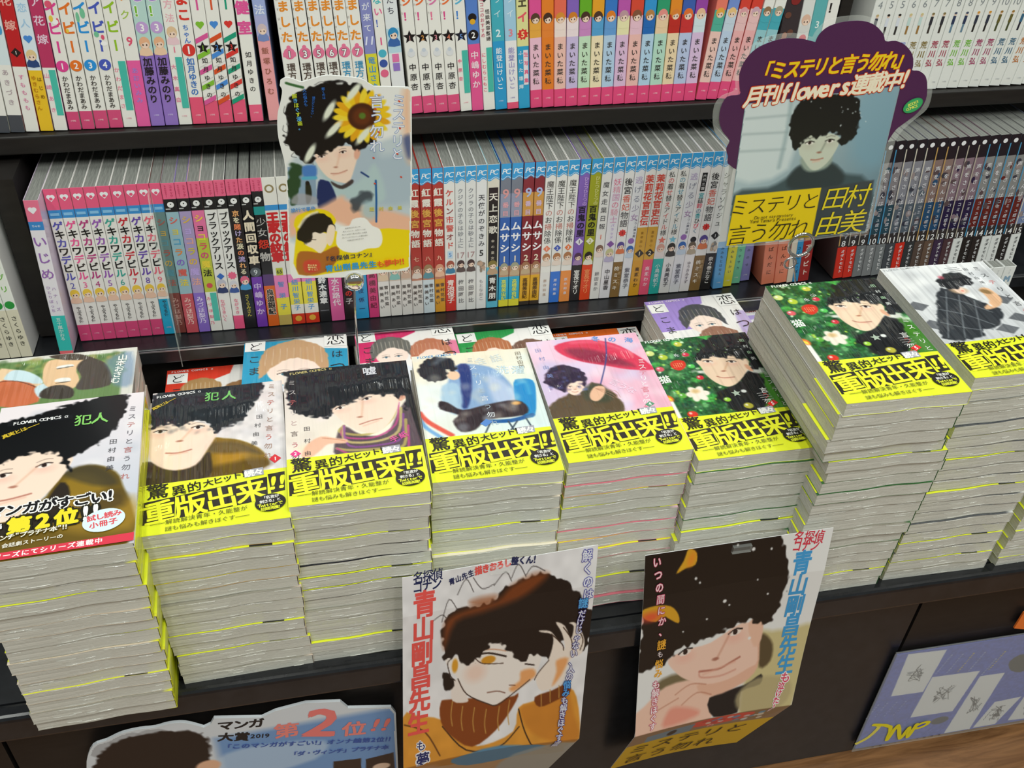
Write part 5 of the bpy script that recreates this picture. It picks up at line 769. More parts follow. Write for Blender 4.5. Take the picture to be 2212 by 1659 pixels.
def lilac(root, T):
    c = Cv(0, 0, 108, 138, 1.2, 'f0eef0'); c.blob([(-2, 12), (50, 14), (60, 90), (-2, 90)], 'b4a0dc', 1, sm=0); c.ell(20, 44, 22, 24, 'f6f4f2', 0, 2)
    p = Pr(); p.txt('FLOWER COMICS', (4, 5), (60, 5), 5, 'd03a3a', .02); p.ell(10, 20, 1.4, 1.4, '222'); p.ell(20, 20, 1.4, 1.4, '222'); p.rect(8, 30, 24, 42, 'e8d83a')
    top_cover(root, T, c, p, None, w=108, h=138)
pile((.5320, .820, -.66, 0), 4, (0, -.004), 'the lilac and yellow covered pile half hidden by taller green', 'lilac covered books', ('e8e4dc', 'd8d4cc'), band=False, art=lilac, w=108, h=138, base=-.7125)
def bigcover(root, T):
    c = Cv(0, 0, 171, 130, .9, 'dddbd2'); c.blob([(6, 6), (160, 6), (160, 128), (6, 128)], '6a8a52', 3, sm=0); c.speck(120, ['8aa85a', '4a6a3a', '9a9a5a', 'a89a5a'], 2, 6, 51, 6, 6, 160, 40, .6, 3)
    c.blob([(45.9,17.8),(56.6,16.8),(74.7,25.7),(88.0,43.8),(91.6,58.3),(77.7,64.1),(52.7,59.7)], 'f0d0a8', 2); c.blob([(57.1,19.8),(69.8,21.3),(84.1,33.1),(88.8,43.9),(74.4,41.4),(53.6,35.0)], 'cfe6ee', 1.5)
    c.blob([(48.8,35.5),(65.5,37.0),(81.6,45.5),(88.4,71.4),(54.8,72.2)], 'd0714a', 1.5); c.line([(48.7,35.2),(65.5,36.7),(83.7,48.6)], .9, '5a3428', .8); c.blob([(82.4,51.2),(91.4,44.4),(96.6,59.2),(89.3,66.2)], 'cfe6ee', 1.5)
    c.blob([(87.1,30.8),(87.1,17.6),(91.8,8.1),(109.1,9.5),(128.5,12.9),(116.9,25.7),(121.4,43.9),(116.2,57.1),(97.4,52.4),(89.7,44.1)], 'eec79c', 1.2)
    c.blob([(89.3,1.6),(111.6,0.9),(126.3,7.9),(131.1,13.3),(104.1,10.2)], '50463c', 1.4); c.blob([(116.8,24.2),(121.6,13.2),(130.1,11.6),(142.3,21.2),(149.9,40.2),(149.6,57.3),(126.5,60.3),(119.3,54.8),(122.7,39.8)], '4e463e', 1.5); c.blob([(88.9,56.5),(97.0,49.6),(108.7,50.2),(118.0,58.8),(116.1,70.9),(91.0,66.5)], '453e38', 1.5)
    c.blob([(99.2,22.7),(100.0,19.1),(111.8,18.2),(113.1,22.1)], 'f2f2ee', .8); c.line([(99.2,23.4),(113.0,21.4)], 1, '1c1816', .6); c.blob([(99.6,43.7),(101.6,39.0),(111.7,39.3),(113.1,44.6)], 'f2f2ee', .8); c.line([(100.7,46.0),(112.8,45.2)], 1, '1c1816', .6)
    c.blob([(143.6,17.0),(166.5,7.2),(170.0,58.0),(153.9,58.1),(148.8,37.1)], '6a8ab0', 5, .6)
    p = Pr(); p.vtx('山本おさむ', 158.8,10.5, 55, 11, 'f2f4ee', .02, x1=154)
    top_cover(root, T, c, p, None, w=171, h=130, spine='d8d0c4')
pile((-.2700, .7690, -.60, 1), 7, (0, .0), 'the pile of larger cream edged comics behind the booklet', 'larger cream edged comics', ('c8bdb0', 'b8b0a4'), band=False, art=bigcover, w=171, h=130)
# a few white books standing behind the chequered pile, and two tips behind the taller green pile
ORIG['bk'] = (.800, ZO-.7455); ORIG['bf'] = (.755, ZO-.7245)
for i in range(4):
    t_ = ['4ab0b8', '4ab0b8', '9a8a5a', '8aa8c0'][i]
    shelf_book('bk', .706+i*.0150, .0, .0145, B((175, 'eceeec')), [('v', 'コミ', 3, 10, 3, 'b8bcc0'), ('t', 'M', 16, 9, t_, {'b': .08}), ('t', 'I', 26, 8, t_, {'b': .08}), ('t', 'X', 36, 8, t_, {'b': .06}), ('v', 'ミックス', 46, 80, 6, '9a9ca0')], 'eceeec', f'white standing book, {["teal lettered, beside the pile", "teal lettered, one further in", "khaki lettered", "pale blue lettered"][i]}', 'white standing books on the tray', D=18.)
for i in range(2):
    shelf_book('bf', .5065+i*.0165, 0, .0155, B((175, 'c4c0e0')), [('t', 'FC', 4, 7, '2a2a6a', {'b': .04})], 'c4c0e0', f'tip of a lavender lettered book behind the taller green pile, {["one of two", "other of two"][i]}', 'lavender book tips', push=-.02, D=18.)
# ---------------------------------------------------------------- cards, posters and other display pieces
SCN = dict(PA=[[0.00090025, -6.795e-05, 0.04136196], [-3.364e-05, -0.00173037, 0.48518075], [-0.00017372, -0.0004013, 1.0]], PB=[[0.00111317, 0.00017858, 0.25516038], [0.00010261, -0.00177694, 0.47216008], [0.0001675, 0.00017658, 1.0]])
def hmap(Hm, x, y):
    d = Hm[2][0]*x+Hm[2][1]*y+Hm[2][2]; return (Hm[0][0]*x+Hm[0][1]*y+Hm[0][2])/d, (Hm[1][0]*x+Hm[1][1]*y+Hm[1][2])/d
def poster(name, key, W, fold, Hf, art, prt, label, low):
    root = empty(name, (0, 0, 0), label, 'poster')
    Hm = np.array(SCN[key])
    def fm(x, y, l):
        x = np.asarray(x, float); y = np.asarray(y, float); yy = np.minimum(y, fold); X, Z = hmap(Hm, x, yy); d = np.maximum(y-fold, 0)/1000
        Y = .534+.004*np.sin(x/W*3.1)*np.clip(y/60, 0, 1)-.010*np.clip(y/fold, 0, 1)**2-.004*np.clip(1-y/30, 0, 1)*-1
        X = X+d*low[0]*(1-2*x/W*.0)-d*low[1]*(x/W); Z = Z-d*.97; Y = Y+d*.24
        return np.column_stack([X, Y-l, Z])
    xs, ys = np.meshgrid(np.linspace(0, W, 13), np.linspace(0, Hf, 31)); n = xs.size; i = np.arange(n).reshape(31, 13)
    Fq = np.stack([i[:-1, :-1], i[1:, :-1], i[1:, 1:], i[:-1, 1:]], -1).reshape(-1, 4).tolist()
    back = fm(xs.ravel(), ys.ravel(), np.full(n, -.0006)); frt = fm(xs.ravel(), ys.ravel(), np.full(n, -.0003))
    edge = []
    ring = list(i[0, :])+list(i[1:, -1])+list(i[-1, :-1][::-1])+list(i[1:-1, 0][::-1])
    for a in range(len(ring)): b = (a+1) % len(ring); edge.append((ring[a], ring[b], ring[b]+n, ring[a]+n))
    V = np.concatenate([frt, back]); F = [tuple(f) for f in Fq]+[tuple(k+n for k in f[::-1]) for f in Fq]+edge
    parts = [(V, F, lin(hx('efeff0'))), art.emit(fm), prt.emit(lambda x, y, l: fm(x, y, l+.00006))]
    V, F, C = merge(parts); mesh_obj('printed_sheet', V, F, M['poster'], root, C)
    V, F = [], []; X, Z = hmap(Hm, np.array([W*.45, W*.55]), np.array([2., 2.])); box(V, F, X[0], .5345, Z[0]-.008, X[1], .5395, Z[0]); mesh_obj('tape', V, F, M['lam'], root)
# hanging poster with a drawn head in an orange jumper
c = Cv(0, 0, 180, 262, .75, 'ecebee')
c.blob([(-0.1,117.6),(16.0,120.3),(39.7,128.6),(64.5,153.3),(82.9,159.4),(112.3,150.9),(116.5,129.6),(133.7,125.2),(160.6,116.8),(173.4,126.0),(180.4,163.7),(171.8,186.6),(163.0,203.9),(0.0,176.1)], 'e09a3a', 1.5); c.tex(.04, 8, 3)
c.blob([(118.1,131.3),(133.9,126.7),(162.5,120.0),(172.4,141.7),(179.6,163.5),(158.8,166.1),(130.5,153.9)], 'c87a2a', 4, .6); c.line([(116.6,131.1),(124.4,152.9),(138.5,174.8),(161.9,194.3)], 1.2, '2a1c14', .7); c.line([(39.9,134.4),(64.9,160.9),(98.2,163.5),(118.0,147.4)], 1.2, '2a1c14', .8); c.line([(1.4,125.1),(22.2,135.9),(37.7,160.9)], 1.2, '5a3418', 1)
c.blob([(37.8,112.4),(48.0,111.2),(103.9,118.9),(115.4,116.6),(110.5,128.6),(94.1,147.8),(70.8,158.9),(49.2,144.8),(38.3,129.8)], '8a4418', 1.4)
for x_, y_ in [(49.6,115.8),(60.1,121.8),(72.0,125.2),(84.0,128.6),(97.2,127.9),(107.2,123.8)]: c.line([(x_, y_-2), (x_-1.2, y_+10), (x_+.4, y_+20)], .9, 'c89a50', .8)
c.blob([(132.0,122.1),(149.1,117.8),(163.1,113.0),(166.9,120.7),(154.5,127.2),(137.3,131.6)], '7a3c14', 1.2)
for x_, y_ in [(138.2,126.0),(146.7,123.1),(155.2,120.2),(162.1,117.1)]: c.line([(x_, y_-6), (x_+1, y_+5)], .8, 'c89a50', .8)
FP = [(42.4,75.8),(48.0,72.7),(55.2,76.5),(57.1,87.7),(60.5,99.2),(50.3,96.2),(44.2,85.6)]
c.blob([(42.5,78.5),(43.7,73.3),(53.7,73.6),(63.1,63.1),(91.1,62.3),(120.1,72.1),(135.3,82.5),(131.4,101.0),(123.2,106.6),(109.5,115.6),(94.0,123.8),(85.0,121.6),(63.9,109.6),(54.5,94.1)], 'f4ece6', 1); c.blob([(48.8,96.0),(56.0,95.7),(64.0,111.0),(64.3,116.7),(49.5,112.9)], 'f0e4dc', 1)
c.blob([(116.6,97.2),(128.1,96.3),(131.5,102.4),(123.4,108.0),(110.8,114.4),(106.2,110.8),(115.9,105.4)], 'ee9a50', 3, .8); c.ell(71.6,91.4, 10, 8, 'f2c0a8', 0, 8, .5); c.line([(54.5,94.1),(63.9,109.6),(85.0,121.6),(95.4,124.0),(112.3,114.6),(126.0,105.7)], 1, '3a2820', .6)
c.ell(51.2,81.9, 3, 6, 'e0a030', 0, 1.4); c.line([(47.4,75.2),(43.9,78.7),(47.2,90.2),(51.7,95.0)], .9, '3a2820', .6)
c.ell(84.0,82.4, 7, 3.6, 'd8962a', 0, 1); c.line([(71.0,79.0),(77.0,84.0),(85.7,86.1),(98.6,87.5)], .9, '4a342a', .6); c.line([(70.8,76.3),(83.6,76.3),(101.1,81.8)], 1.6, '2a1c18', .7); c.line([(74.9,72.9),(87.7,73.6),(100.7,77.0)], .9, 'c87a4a', .8, .7); c.line([(120.4,91.0),(129.2,93.1)], 1.2, '2a1c18', .7)
c.line([(105.9,108.0),(111.8,108.9)], .8, '7a4a34', .7); c.line([(84.4,111.5),(94.6,111.8),(102.1,114.4)], .9, '7a4a3a', .7)
c.blob([(40.9,74.2),(37.4,51.2),(41.2,38.9),(46.5,34.0),(60.2,33.0),(75.3,32.2),(88.7,27.3),(99.1,20.3),(115.1,16.6),(128.4,13.7),(142.4,18.3),(155.8,27.7),(166.3,35.5),(176.1,47.1),(181.1,63.3),(178.9,78.7),(172.5,84.4),(162.8,74.9),(148.9,76.6),(145.9,88.2),(135.8,88.0),(126.8,82.5),(121.6,88.4),(109.7,82.5),(91.5,67.6),(77.8,74.7),(65.6,84.9),(56.8,80.8),(55.2,75.1),(48.0,72.7)], '1a1210', 1.3, rag=2.5, rs=4)
c.blob([(40.6,64.8),(39.9,43.8),(48.0,36.1),(65.7,32.6),(88.9,29.9),(101.9,20.7),(123.0,14.1),(135.4,16.0),(129.2,22.4),(108.3,32.9),(75.7,39.2),(51.0,43.0)], '9a4a1c', 7, .75); c.blob([(62.7,27.1),(74.9,25.2),(88.6,26.1),(80.8,32.4),(67.0,31.5)], '9a4a1c', 5, .6)
c.blob([(39.9,86.3),(50.2,93.4),(49.1,101.6),(40.4,101.6)], '1a1210', 1.2, rag=1)
for q in ([(37.1,40.8),(43.4,22.8),(52.0,32.9)], [(51.4,20.4),(59.1,9.2),(66.4,20.2)], [(65.8,9.1),(74.5,19.0),(85.3,16.9)], [(85.4,18.1),(95.5,8.7),(101.6,16.9)], [(101.4,14.5),(107.3,4.5),(115.0,15.3)], [(114.9,14.1),(121.0,7.8),(132.4,13.1)], [(28.7,38.2),(36.9,34.4),(41.1,37.6)]): c.line(q, .7, '4a4444', .6)
c.blob([(131.9,106.6),(134.2,100.0),(142.0,91.7),(146.0,76.2),(143.7,67.9),(133.5,65.0),(132.0,63.4),(142.0,65.0),(148.3,71.2),(158.0,82.1),(153.6,68.1),(146.8,57.9),(155.7,61.9),(162.7,73.5),(164.2,63.3),(159.6,59.9),(166.8,61.1),(175.7,75.6),(174.3,87.4),(164.8,91.3),(160.5,102.9),(157.2,112.1),(138.8,117.5)], 'f4e6da', 1); c.blob([(150.6,91.7),(161.9,90.8),(156.4,105.0),(148.6,113.5),(151.6,101.5)], 'ee9a50', 3, .8)
for q in ([(143.7,67.9),(154.7,77.6),(156.7,83.2)], [(154.4,63.0),(162.7,73.5),(165.3,83.2)], [(130.5,106.4),(134.2,100.0),(143.3,90.5)], [(167.1,63.7),(174.2,75.3),(172.5,84.4)]): c.line(q, .9, '3a2418', .6)
c.blob([(-2, 168), (182, 168), (182, 266), (-2, 266)], 'a8743a', 3, .7, sm=0); c.blob([(50, 172), (100, 162), (150, 176), (120, 200), (70, 204)], '5a8aac', 2); c.blob([(120, 190), (182, 176), (182, 266), (110, 266)], 'a8b0b0', 6, .8); c.ell(20, 184, 16, 10, 'c09a80', 0, 6, .6)
p = Pr(); p.txt('名探偵', (10.3,1.2), (37.2,1.1), 10, '1c2a5a', .02); p.txt('コナン', (9.7,8.4), (36.1,8.2), 10, '1c2a5a', .03)
p.vtx('青山剛昌先生', 21.3,12.0, 136, 26, 'ee5a54', .045, x1=15, ar=1.0)
p.vtx('も', 22.3,142.6, 152, 13, '24306a', .02, 'f4f4f8', .1, x1=14); p.vtx('夢', 20, 153, 168, 14, '24306a', .04, 'f4f4f8', .1)
p.txt('青山先生', (42.9,9.2), (66.3,4.3), 5.6, '1c2a5a', .04); p.txt('描きおろし', (66.9,3.8), (100.3,1.0), 7, 'ee5a54', .06); p.txt('整くん!', (100.2,0.4), (123.2,2.1), 7, '1c2a5a', .05)
p.vtx('解くのは', 169.9,0.8, 41, 9.6, 'e8ecf6', .02, '5a5ab0', .07, x1=175); p.vtx('謎', 170.7,37.4, 49, 9, '58b0ee', .03, '24407a', .07); p.vtx('だけじゃない、人の', 171, 49, 110, 7.4, 'e6e8f2', .02, '44408a', .08, x1=164); p.vtx('悩み', 163, 110, 124, 8.4, '58a8ee', .03, '24407a', .07, x1=162); p.vtx('も解きほぐす漫画', 162, 124, 178, 7.6, 'e6e8f2', .02, '4a4690', .08, x1=158)
poster('hanging_poster', 'PA', 180, 165, 258, c, p, 'hanging poster of a hand on dark hair above an orange jumper', (.06, .30))
# hanging poster with a smiling head
c = Cv(0, 0, 172, 262, .75, 'e9eaea')
c.blob([(118.6,81.9),(133.5,77.1),(151.5,77.1),(174.0,74.8),(173.6,93.7),(172.7,146.3),(162.1,172.4),(145.6,180.0),(114.4,155.6)], 'c8b878', 5, .8); c.blob([(118.6,81.9),(125.9,78.7),(136.9,89.2),(137.8,104.4),(127.2,108.8)], '5a4c34', 3); c.blob([(19.2,104.8),(43.8,100.2),(75.0,113.5),(55.5,124.1),(30.3,117.7)], '6a5c3c', 4, .9)
c.blob([(-3.5,131.9),(8.5,123.0),(29.3,109.7),(61.3,109.4),(80.8,117.6),(82.9,137.5),(79.1,153.7),(43.4,155.0),(1.4,153.1)], 'f0c8b4', 2.5); c.blob([(30.9,148.9),(32.6,135.9),(41.8,131.1),(66.3,139.2),(64.0,145.5)], 'e88a78', 5, .7)
c.blob([(78.1,130.0),(114.0,123.8),(130.7,115.6),(131.5,125.4),(112.0,129.9),(111.4,149.8),(85.3,149.8)], '15161a', 1.5); c.blob([(107.4,132.3),(127.9,118.3),(162.5,124.5),(165.0,144.9),(136.9,160.1),(112.8,148.4)], 'b8aa80', 4, .8)
c.blob([(110.2,67.8),(121.1,66.7),(122.8,85.5),(125.4,108.5),(111.8,121.8),(81.3,129.0),(62.4,115.8),(92.5,102.7)], 'e8b8a0', 2)
portrait(c, [(29.3,85.8),(37.1,97.5),(49.7,107.3),(72.2,116.1),(95.3,115.6),(115.3,108.2),(123.8,102.0),(115.0,74.2),(100.4,66.3),(71.6,78.6),(48.6,80.5)], ((46.2,80.1), (95.2,71.1)), (78.7,94.3), [(63.4,102.9),(83.0,104.1),(93.7,100.6),(104.2,96.4)], 52, 'f2cdbb', 'c88a72')
c.blob([(106.9,67.3),(120.7,65.3),(123.7,82.7),(117.1,88.9)], 'ecc0a8', 1.6); c.line([(63.4,102.9),(66.0,108.7),(86.0,110.8),(101.8,107.4)], 1.4, 'd08a78', 1.5, .7)
for q in ([(40.2,119.6),(55.4,113.0),(72.2,116.1)], [(48.3,130.8),(63.5,122.4),(79.2,126.9)], [(22.1,130.5),(44.0,123.5)]): c.line(q, 1, 'b87860', 1.2, .7)
c.blob([(0.0,-0.1),(22.0,-1.8),(55.9,-3.9),(83.5,-5.1),(109.3,-4.3),(121.0,1.0),(130.8,14.0),(137.8,32.1),(136.2,47.3),(131.5,64.2),(123.5,69.9),(107.9,64.7),(98.8,66.1),(82.5,70.4),(63.1,74.3),(52.7,76.9),(39.1,78.9),(32.1,83.4),(26.8,89.7),(17.5,89.6),(-0.8,89.3),(-0.8,72.2),(1.1,45.8)], '17120f', 1.5, rag=2.5, rs=4)
for x_, y_, r_ in [(*(97.9,6.9), 1.6), (*(82.4,2.2), 1), (*(115.1,8.5), 1), (*(78.6,44.3), 1.8), (*(47.2,21.8), 1.2), (*(51.4,25.4), .9), (*(63.8,57.3), 1), (*(106.9,30.4), .8), (*(120.4,43.8), 1), (*(41.5,64.0), .8), (*(84.0,48.4), .9), (*(111.0,80.7), 1.6)]: c.ell(x_, y_, r_, r_*.8, 'f0f0f0', 0, .8)
c.blob([(37.9,-0.4),(45.4,3.3),(45.4,11.4),(36.6,13.2),(28.6,15.7),(34.3,7.7)], 'dca428', 1); c.ell(41.2,7.4, 3, 5, 'ee8a2a', 20, 4, .7); c.blob([(-1.0,39.1),(11.6,37.1),(26.3,39.9),(34.7,48.2),(35.8,55.7),(24.6,49.3),(21.5,47.6),(13.1,50.2),(2.5,46.0)], 'dca428', 1); c.ell(8.2,45.6, 9, 4, 'e8503a', 0, 5, .8)
c.blob([(-2, 152), (174, 152), (174, 266), (-2, 266)], '8a6a4c', 2, .85, sm=0); c.blob([(64.0,166.3),(69.3,156.9),(99.7,152.7),(134.1,156.1),(130.7,171.4),(99.5,177.5),(72.1,173.5)], 'e0584a', 1.4); c.blob([(-2, 186), (176, 184), (176, 266), (-2, 266)], 'dcb428', .8, sm=0)
c.blob([(18, 166), (70, 160), (72, 184), (20, 186)], '7a90a0', 1, sm=0); c.ell(48, 174, 5, 8, '3a3430', 0, 1.5); c.speck(24, ['d8dce0', 'c04a4a', '6aa0c8', 'e8e0d0'], 2, 5, 5, 80, 160, 150, 180, .8, 1)
p = Pr(); p.txt('名探偵', (134.7,2.7), (164.7,5.0), 10, 'd83a50', .02); p.txt('コナン', (135.1,8.6), (161.3,10.5), 9, 'd83a50', .02)
p.vtx('青山剛昌先生', 147.0,13.0, 118, 23, '3f9fdc', .045, x1=156)
p.vtx('も', 158, 116, 127, 11, 'e0486a', .03, 'f6f2f4', .1); p.vtx('泣けた!!', 156, 126, 160, 15, 'd8305a', .04, 'f6f2f4', .12, x1=150)
p.vtx('いつの間にか、', 9.5,0.6, 64, 7.6, 'f4d8de', .02, 'c04a68', .07, x1=22); p.vtx('謎', 21, 66, 75, 9, 'f0b03a', .03); p.vtx('も', 20.5, 75, 82, 6, 'f0e0e4', .01); p.vtx('悩み', 20, 83, 99, 8.4, 'f0b03a', .03); p.vtx('も解きほぐす', 19, 101, 148, 8, 'f6eef0', .02, 'd05a7a', .07, x1=18)
p.txt('ミステリと', (6, 204), (152, 202), 28, '2a2416', .0); p.txt('言う勿れ', (10, 238), (130, 236), 28, '2a2416', .0)
poster('hanging_poster', 'PB', 172, 150, 256, c, p, 'hanging poster of a smiling face with autumn leaves in dark hair', (-.08, .20))
# ------------------------------------------------------------- helper for upright cards
def prism(P, y0, y1, fm):                    # P in mm, plate between two depths
    n = len(P); x = np.array([q[0] for q in P]); y = np.array([q[1] for q in P])
    V = np.concatenate([fm(x, y, np.full(n, y0)), fm(x, y, np.full(n, y1))])
    return V, [tuple(range(n)), tuple(range(2*n-1, n-1, -1))]+[(i, n+i, n+(i+1) % n, (i+1) % n) for i in range(n)]
def ring(V, F, cx, cy, cz, R, r, n=28, m=8, ax='y'):
    b = len(V)
    for i in range(n):
        a = 2*math.pi*i/n
        for k in range(m): q = 2*math.pi*k/m; rr = R+r*math.cos(q); V.append((cx+rr*math.cos(a), cy+r*math.sin(q), cz+rr*math.sin(a)))
    for i in range(n):
        for k in range(m): F.append((b+i*m+k, b+i*m+(k+1) % m, b+((i+1) % n)*m+(k+1) % m, b+((i+1) % n)*m+k))
# sunflower card on its wire stand
KX, KY, KZ = -.022, .735, ZO-.290
kf = lambda x, y, l: np.column_stack([KX+np.asarray(x)/1000, KY-np.asarray(l), KZ-np.asarray(y)/1000])
r_ = empty('display_card', (.03, KY, KZ-.1), 'die-cut display card with a sunflower in dark curls and a yellow strip', 'card')
OUT = cmr([(5.9,4.1),(10.4,1.9),(15.9,3.6),(21.4,5.8),(30.1,3.7),(39.9,1.6),(49.4,2.5),(58.9,3.9),(66.6,5.7),(71.3,9.0),(75.1,11.7)], 3, False)+[(101.7,13.6),(104.3,16.1),(102.7,89.9),(98.7,176.3),(95.8,180.1),(76.7,180.3),(63.2,181.1)]+[(38.7,182.2),(1.7,179.4),(-2.1,179.7),(-3.8,175.0),(-3.4,154.6)]+cmr([(0.1,106.2),(1.9,74.4),(0.8,61.1),(-0.5,50.2),(-0.3,39.6),(1.3,29.3),(4.1,21.2),(6.3,12.2),(5.0,8.1)], 3, False)
OUT = OUT[::-1]
pt = [(*prism(OUT, .0, -.0012, kf), lin(hx('eef0ee')))]
c = Cv(*min(OUT, key=lambda q: q[0])[:1], min(q[1] for q in OUT), max(q[0] for q in OUT), max(q[1] for q in OUT), .55, 'eef0ee')
c.blob([(5.1,72.3),(26.6,67.0),(59.4,60.1),(73.7,58.7),(102.5,58.2),(100.3,137.9),(38.5,124.5),(33.2,138.8),(-1.0,142.3)], 'c4d2da', 5); c.blob([(39.6,54.6),(73.6,60.9),(79.3,70.2),(102.1,71.5),(101.0,113.4),(56.4,110.2),(40.8,92.8)], 'a8bccc', 8, .8); c.blob([(26.0,73.6),(37.6,81.1),(46.9,95.5),(64.0,87.4),(72.8,76.5),(80.1,100.1),(75.4,111.6),(50.4,105.1),(38.2,100.7)], 'b4ccd0', 4); c.blob([(98.7,13.7),(103.6,14.5),(102.0,73.8),(98.1,66.8),(96.0,34.0)], 'f0b890', 8, .8); c.blob([(96.4,55.6),(102.6,53.8),(102.1,71.5),(99.0,71.4)], '3a5088', 4, .8)
c.blob([(26.7,89.5),(32.9,88.8),(36.7,92.5),(39.7,109.1),(24.7,113.3)], '1a2c60', 1.2); c.blob([(1.5,117.0),(24.8,112.7),(44.2,103.5),(52.2,109.9),(100.6,126.8),(100.2,141.7),(58.9,139.6),(38.3,127.0),(18.9,131.6),(3.6,137.7),(-0.9,136.1)], 'f0bca0', 5); c.blob([(50.2,108.6),(59.0,102.2),(67.4,101.6),(68.1,108.7),(60.5,111.7),(59.1,117.6),(53.7,119.6)], '3c4650', 3, .9, rag=2); c.ell(66.5,118.2, 7, 9, 'a8c8d0', 0, 5, .8); c.line([(72.9,91.4),(72.6,106.6),(71.5,129.5)], 1.6, '1a5a9c', .8); c.line([(61.6,83.2),(67.1,87.6)], 1.5, '24407a', .8)
portrait(c, [(27.5,62.7),(26.2,71.4),(31.4,81.9),(37.1,87.9),(45.1,91.3),(51.3,91.2),(56.1,80.0),(60.2,64.6),(53.4,59.8),(39.2,60.0)], ((31.2,66.7), (48.0,63.9)), (41.5,77.4), [(37.5,82.8),(43.6,82.9),(50.4,80.6)], 21); c.ell(59.2,66.7, 2.4, 5, 'e8b098', 10, 1)
c.blob([(37.0,89.6),(44.9,94.0),(53.5,89.0),(54.3,92.5),(45.7,97.2),(38.7,93.8)], '2a1a18', 1.2, .8)
c.blob([(8.3,60.4),(3.7,52.6),(6.7,42.1),(6.5,30.6),(11.0,19.5),(20.8,11.8),(29.7,8.7),(43.3,7.3),(56.7,8.3),(68.1,12.9),(75.4,24.6),(78.6,41.6),(73.8,56.5),(62.2,64.7),(58.2,63.4),(53.5,58.1),(45.2,60.4),(37.0,63.2),(29.8,65.0),(25.5,68.0),(24.1,72.4),(16.2,70.8),(11.7,66.1)], '0e0e10', 1.2, rag=2, rs=3)
for q in ([(9.1,32.8),(5.6,29.5),(7.1,24.4)], [(6.8,46.3),(3.6,44.0),(4.5,39.9)], [(7.6,57.1),(3.8,55.8),(5.3,50.5)], [(10.0,62.7),(7.7,65.9),(11.6,67.2)], [(30.7,8.7),(35.6,6.4),(41.3,7.7)], [(43.3,6.8),(49.2,5.5),(55.8,8.3)]): c.line(q, .5, '3a3a3e', .5, .8)
c.line([(9.9,6.3),(14.5,8.0),(21.9,10.3)], 2, '3a6a3a', .8)
for k in range(22): a = k*2*math.pi/22; fx, fy = 64.9,35.6; c.ell(fx+13.6*math.cos(a), fy+13.6*math.sin(a), 9, 3, ['f2c81e', 'e8a818', 'f4d838'][k % 3], math.degrees(a), .8)
c.ell(64.9,35.6, 11, 11, '4a2410', 0, 1.5); c.ell(64.9,35.6, 7, 7, '6a3414', 0, 3, .8); c.ell(65.2,35.1, 2.6, 2.6, '5a7a2a', 0, 1.5)
for q, a in (((40.1,29.6), -58), ((42.4,45.1), -45), ((59.7,15.6), -50), ((22.3,64.5), -60), ((65.0,51.7), -50)): c.ell(*q, 9, 2.6, 'e8eedc', a, 1.6)
c.blob([(3.8,75.0),(25.9,75.0),(23.5,109.1),(2.3,109.3)], '8aa4bc', .6, sm=0); c.blob([(4.0,75.3),(14.8,75.4),(12.4,89.7),(7.7,106.8),(2.6,106.4)], '2a4a2c', 2, rag=2); c.blob([(15.8,75.2),(25.7,75.3),(25.1,84.9),(16.0,84.3)], '4a80c8', 2); c.line([(15.3,85.6),(24.8,85.7)], 3, '5ab0d0', 1); c.blob([(16.5,90.0),(18.6,89.0),(20.3,92.5),(20.6,100.7),(18.5,107.5),(15.4,107.3)], '24281c', 1); c.ell(18.1,90.1, 1.6, 2, '1a1614', 0, .6); c.blob([(3.5,107.6),(9.5,98.7),(23.5,103.2),(22.9,109.6)], 'a8a8b0', 2, .8)
c.blob([(4.9,135.4),(3.5,127.9),(6.4,119.7),(14.1,116.1),(22.6,113.8),(32.8,116.9),(38.4,125.8),(38.7,136.8),(99.4,139.7),(98.4,176.3),(52.5,174.9),(2.6,175.6)], 'f2d80e', .9); c.blob([(36.8,147.9),(40.0,133.2),(48.7,131.4),(52.2,125.6),(61.9,125.1),(67.9,132.9),(74.2,137.1),(75.9,147.3),(72.3,154.6),(62.4,155.0),(53.5,158.1),(42.7,155.9)], 'f6f6f4', .8)
c.blob([(4.0,155.2),(12.7,153.4),(23.3,155.6),(36.6,150.4),(38.0,160.6),(26.0,175.1),(3.1,175.7)], 'b06a28', 1.2); c.blob([(10.6,142.0),(16.5,135.0),(29.1,137.3),(29.3,147.2),(23.2,156.2),(17.2,151.3),(11.2,147.0)], 'f8ead8', 1); c.blob([(10.3,145.7),(5.5,140.3),(7.7,128.3),(15.7,120.4),(24.4,117.5),(34.4,123.0),(36.7,134.2),(33.3,137.6),(24.8,136.9),(18.5,136.4),(15.8,143.6)], '1c1814', 1, rag=1.4); c.line([(7.6,129.5),(14.7,120.3),(23.4,116.8)], 2.4, 'f4ecd8', 1.6, .8); c.blob([(31.7,130.1),(36.9,131.7),(34.9,144.0),(31.3,149.9),(28.6,143.4)], 'f8e4cc', .8)
c.line([(13.8,142.2),(20.1,142.7)], .7, '3a2a20', .5); c.blob([(8.6,163.2),(20.5,163.0),(20.7,173.3),(8.7,174.2)], 'd8403a', 2, .8)
ins = c.sd(OUT) < -.9
pt.append(c.emit(kf, ins))
p = Pr()
p.vtx('ミステリと', 94.6,18.2, 74, 11.4, 'f2f5f8', .0, '8aa4d8', .045, x1=91); p.vtx('言う勿れ', 77.2,17.4, 67, 11.8, 'f2f5f8', .0, '8aa4d8', .045, x1=75)
for x_, y_ in ([(94.3,24.4),(94.1,46.8),(91.3,68.6),(93.7,89.3),(75.6,29.8),(77.2,49.1),(72.1,70.9),(72.0,93.7)]): p.ell(x_, y_, 1.1, .7, 'd8503a', 40, 8)
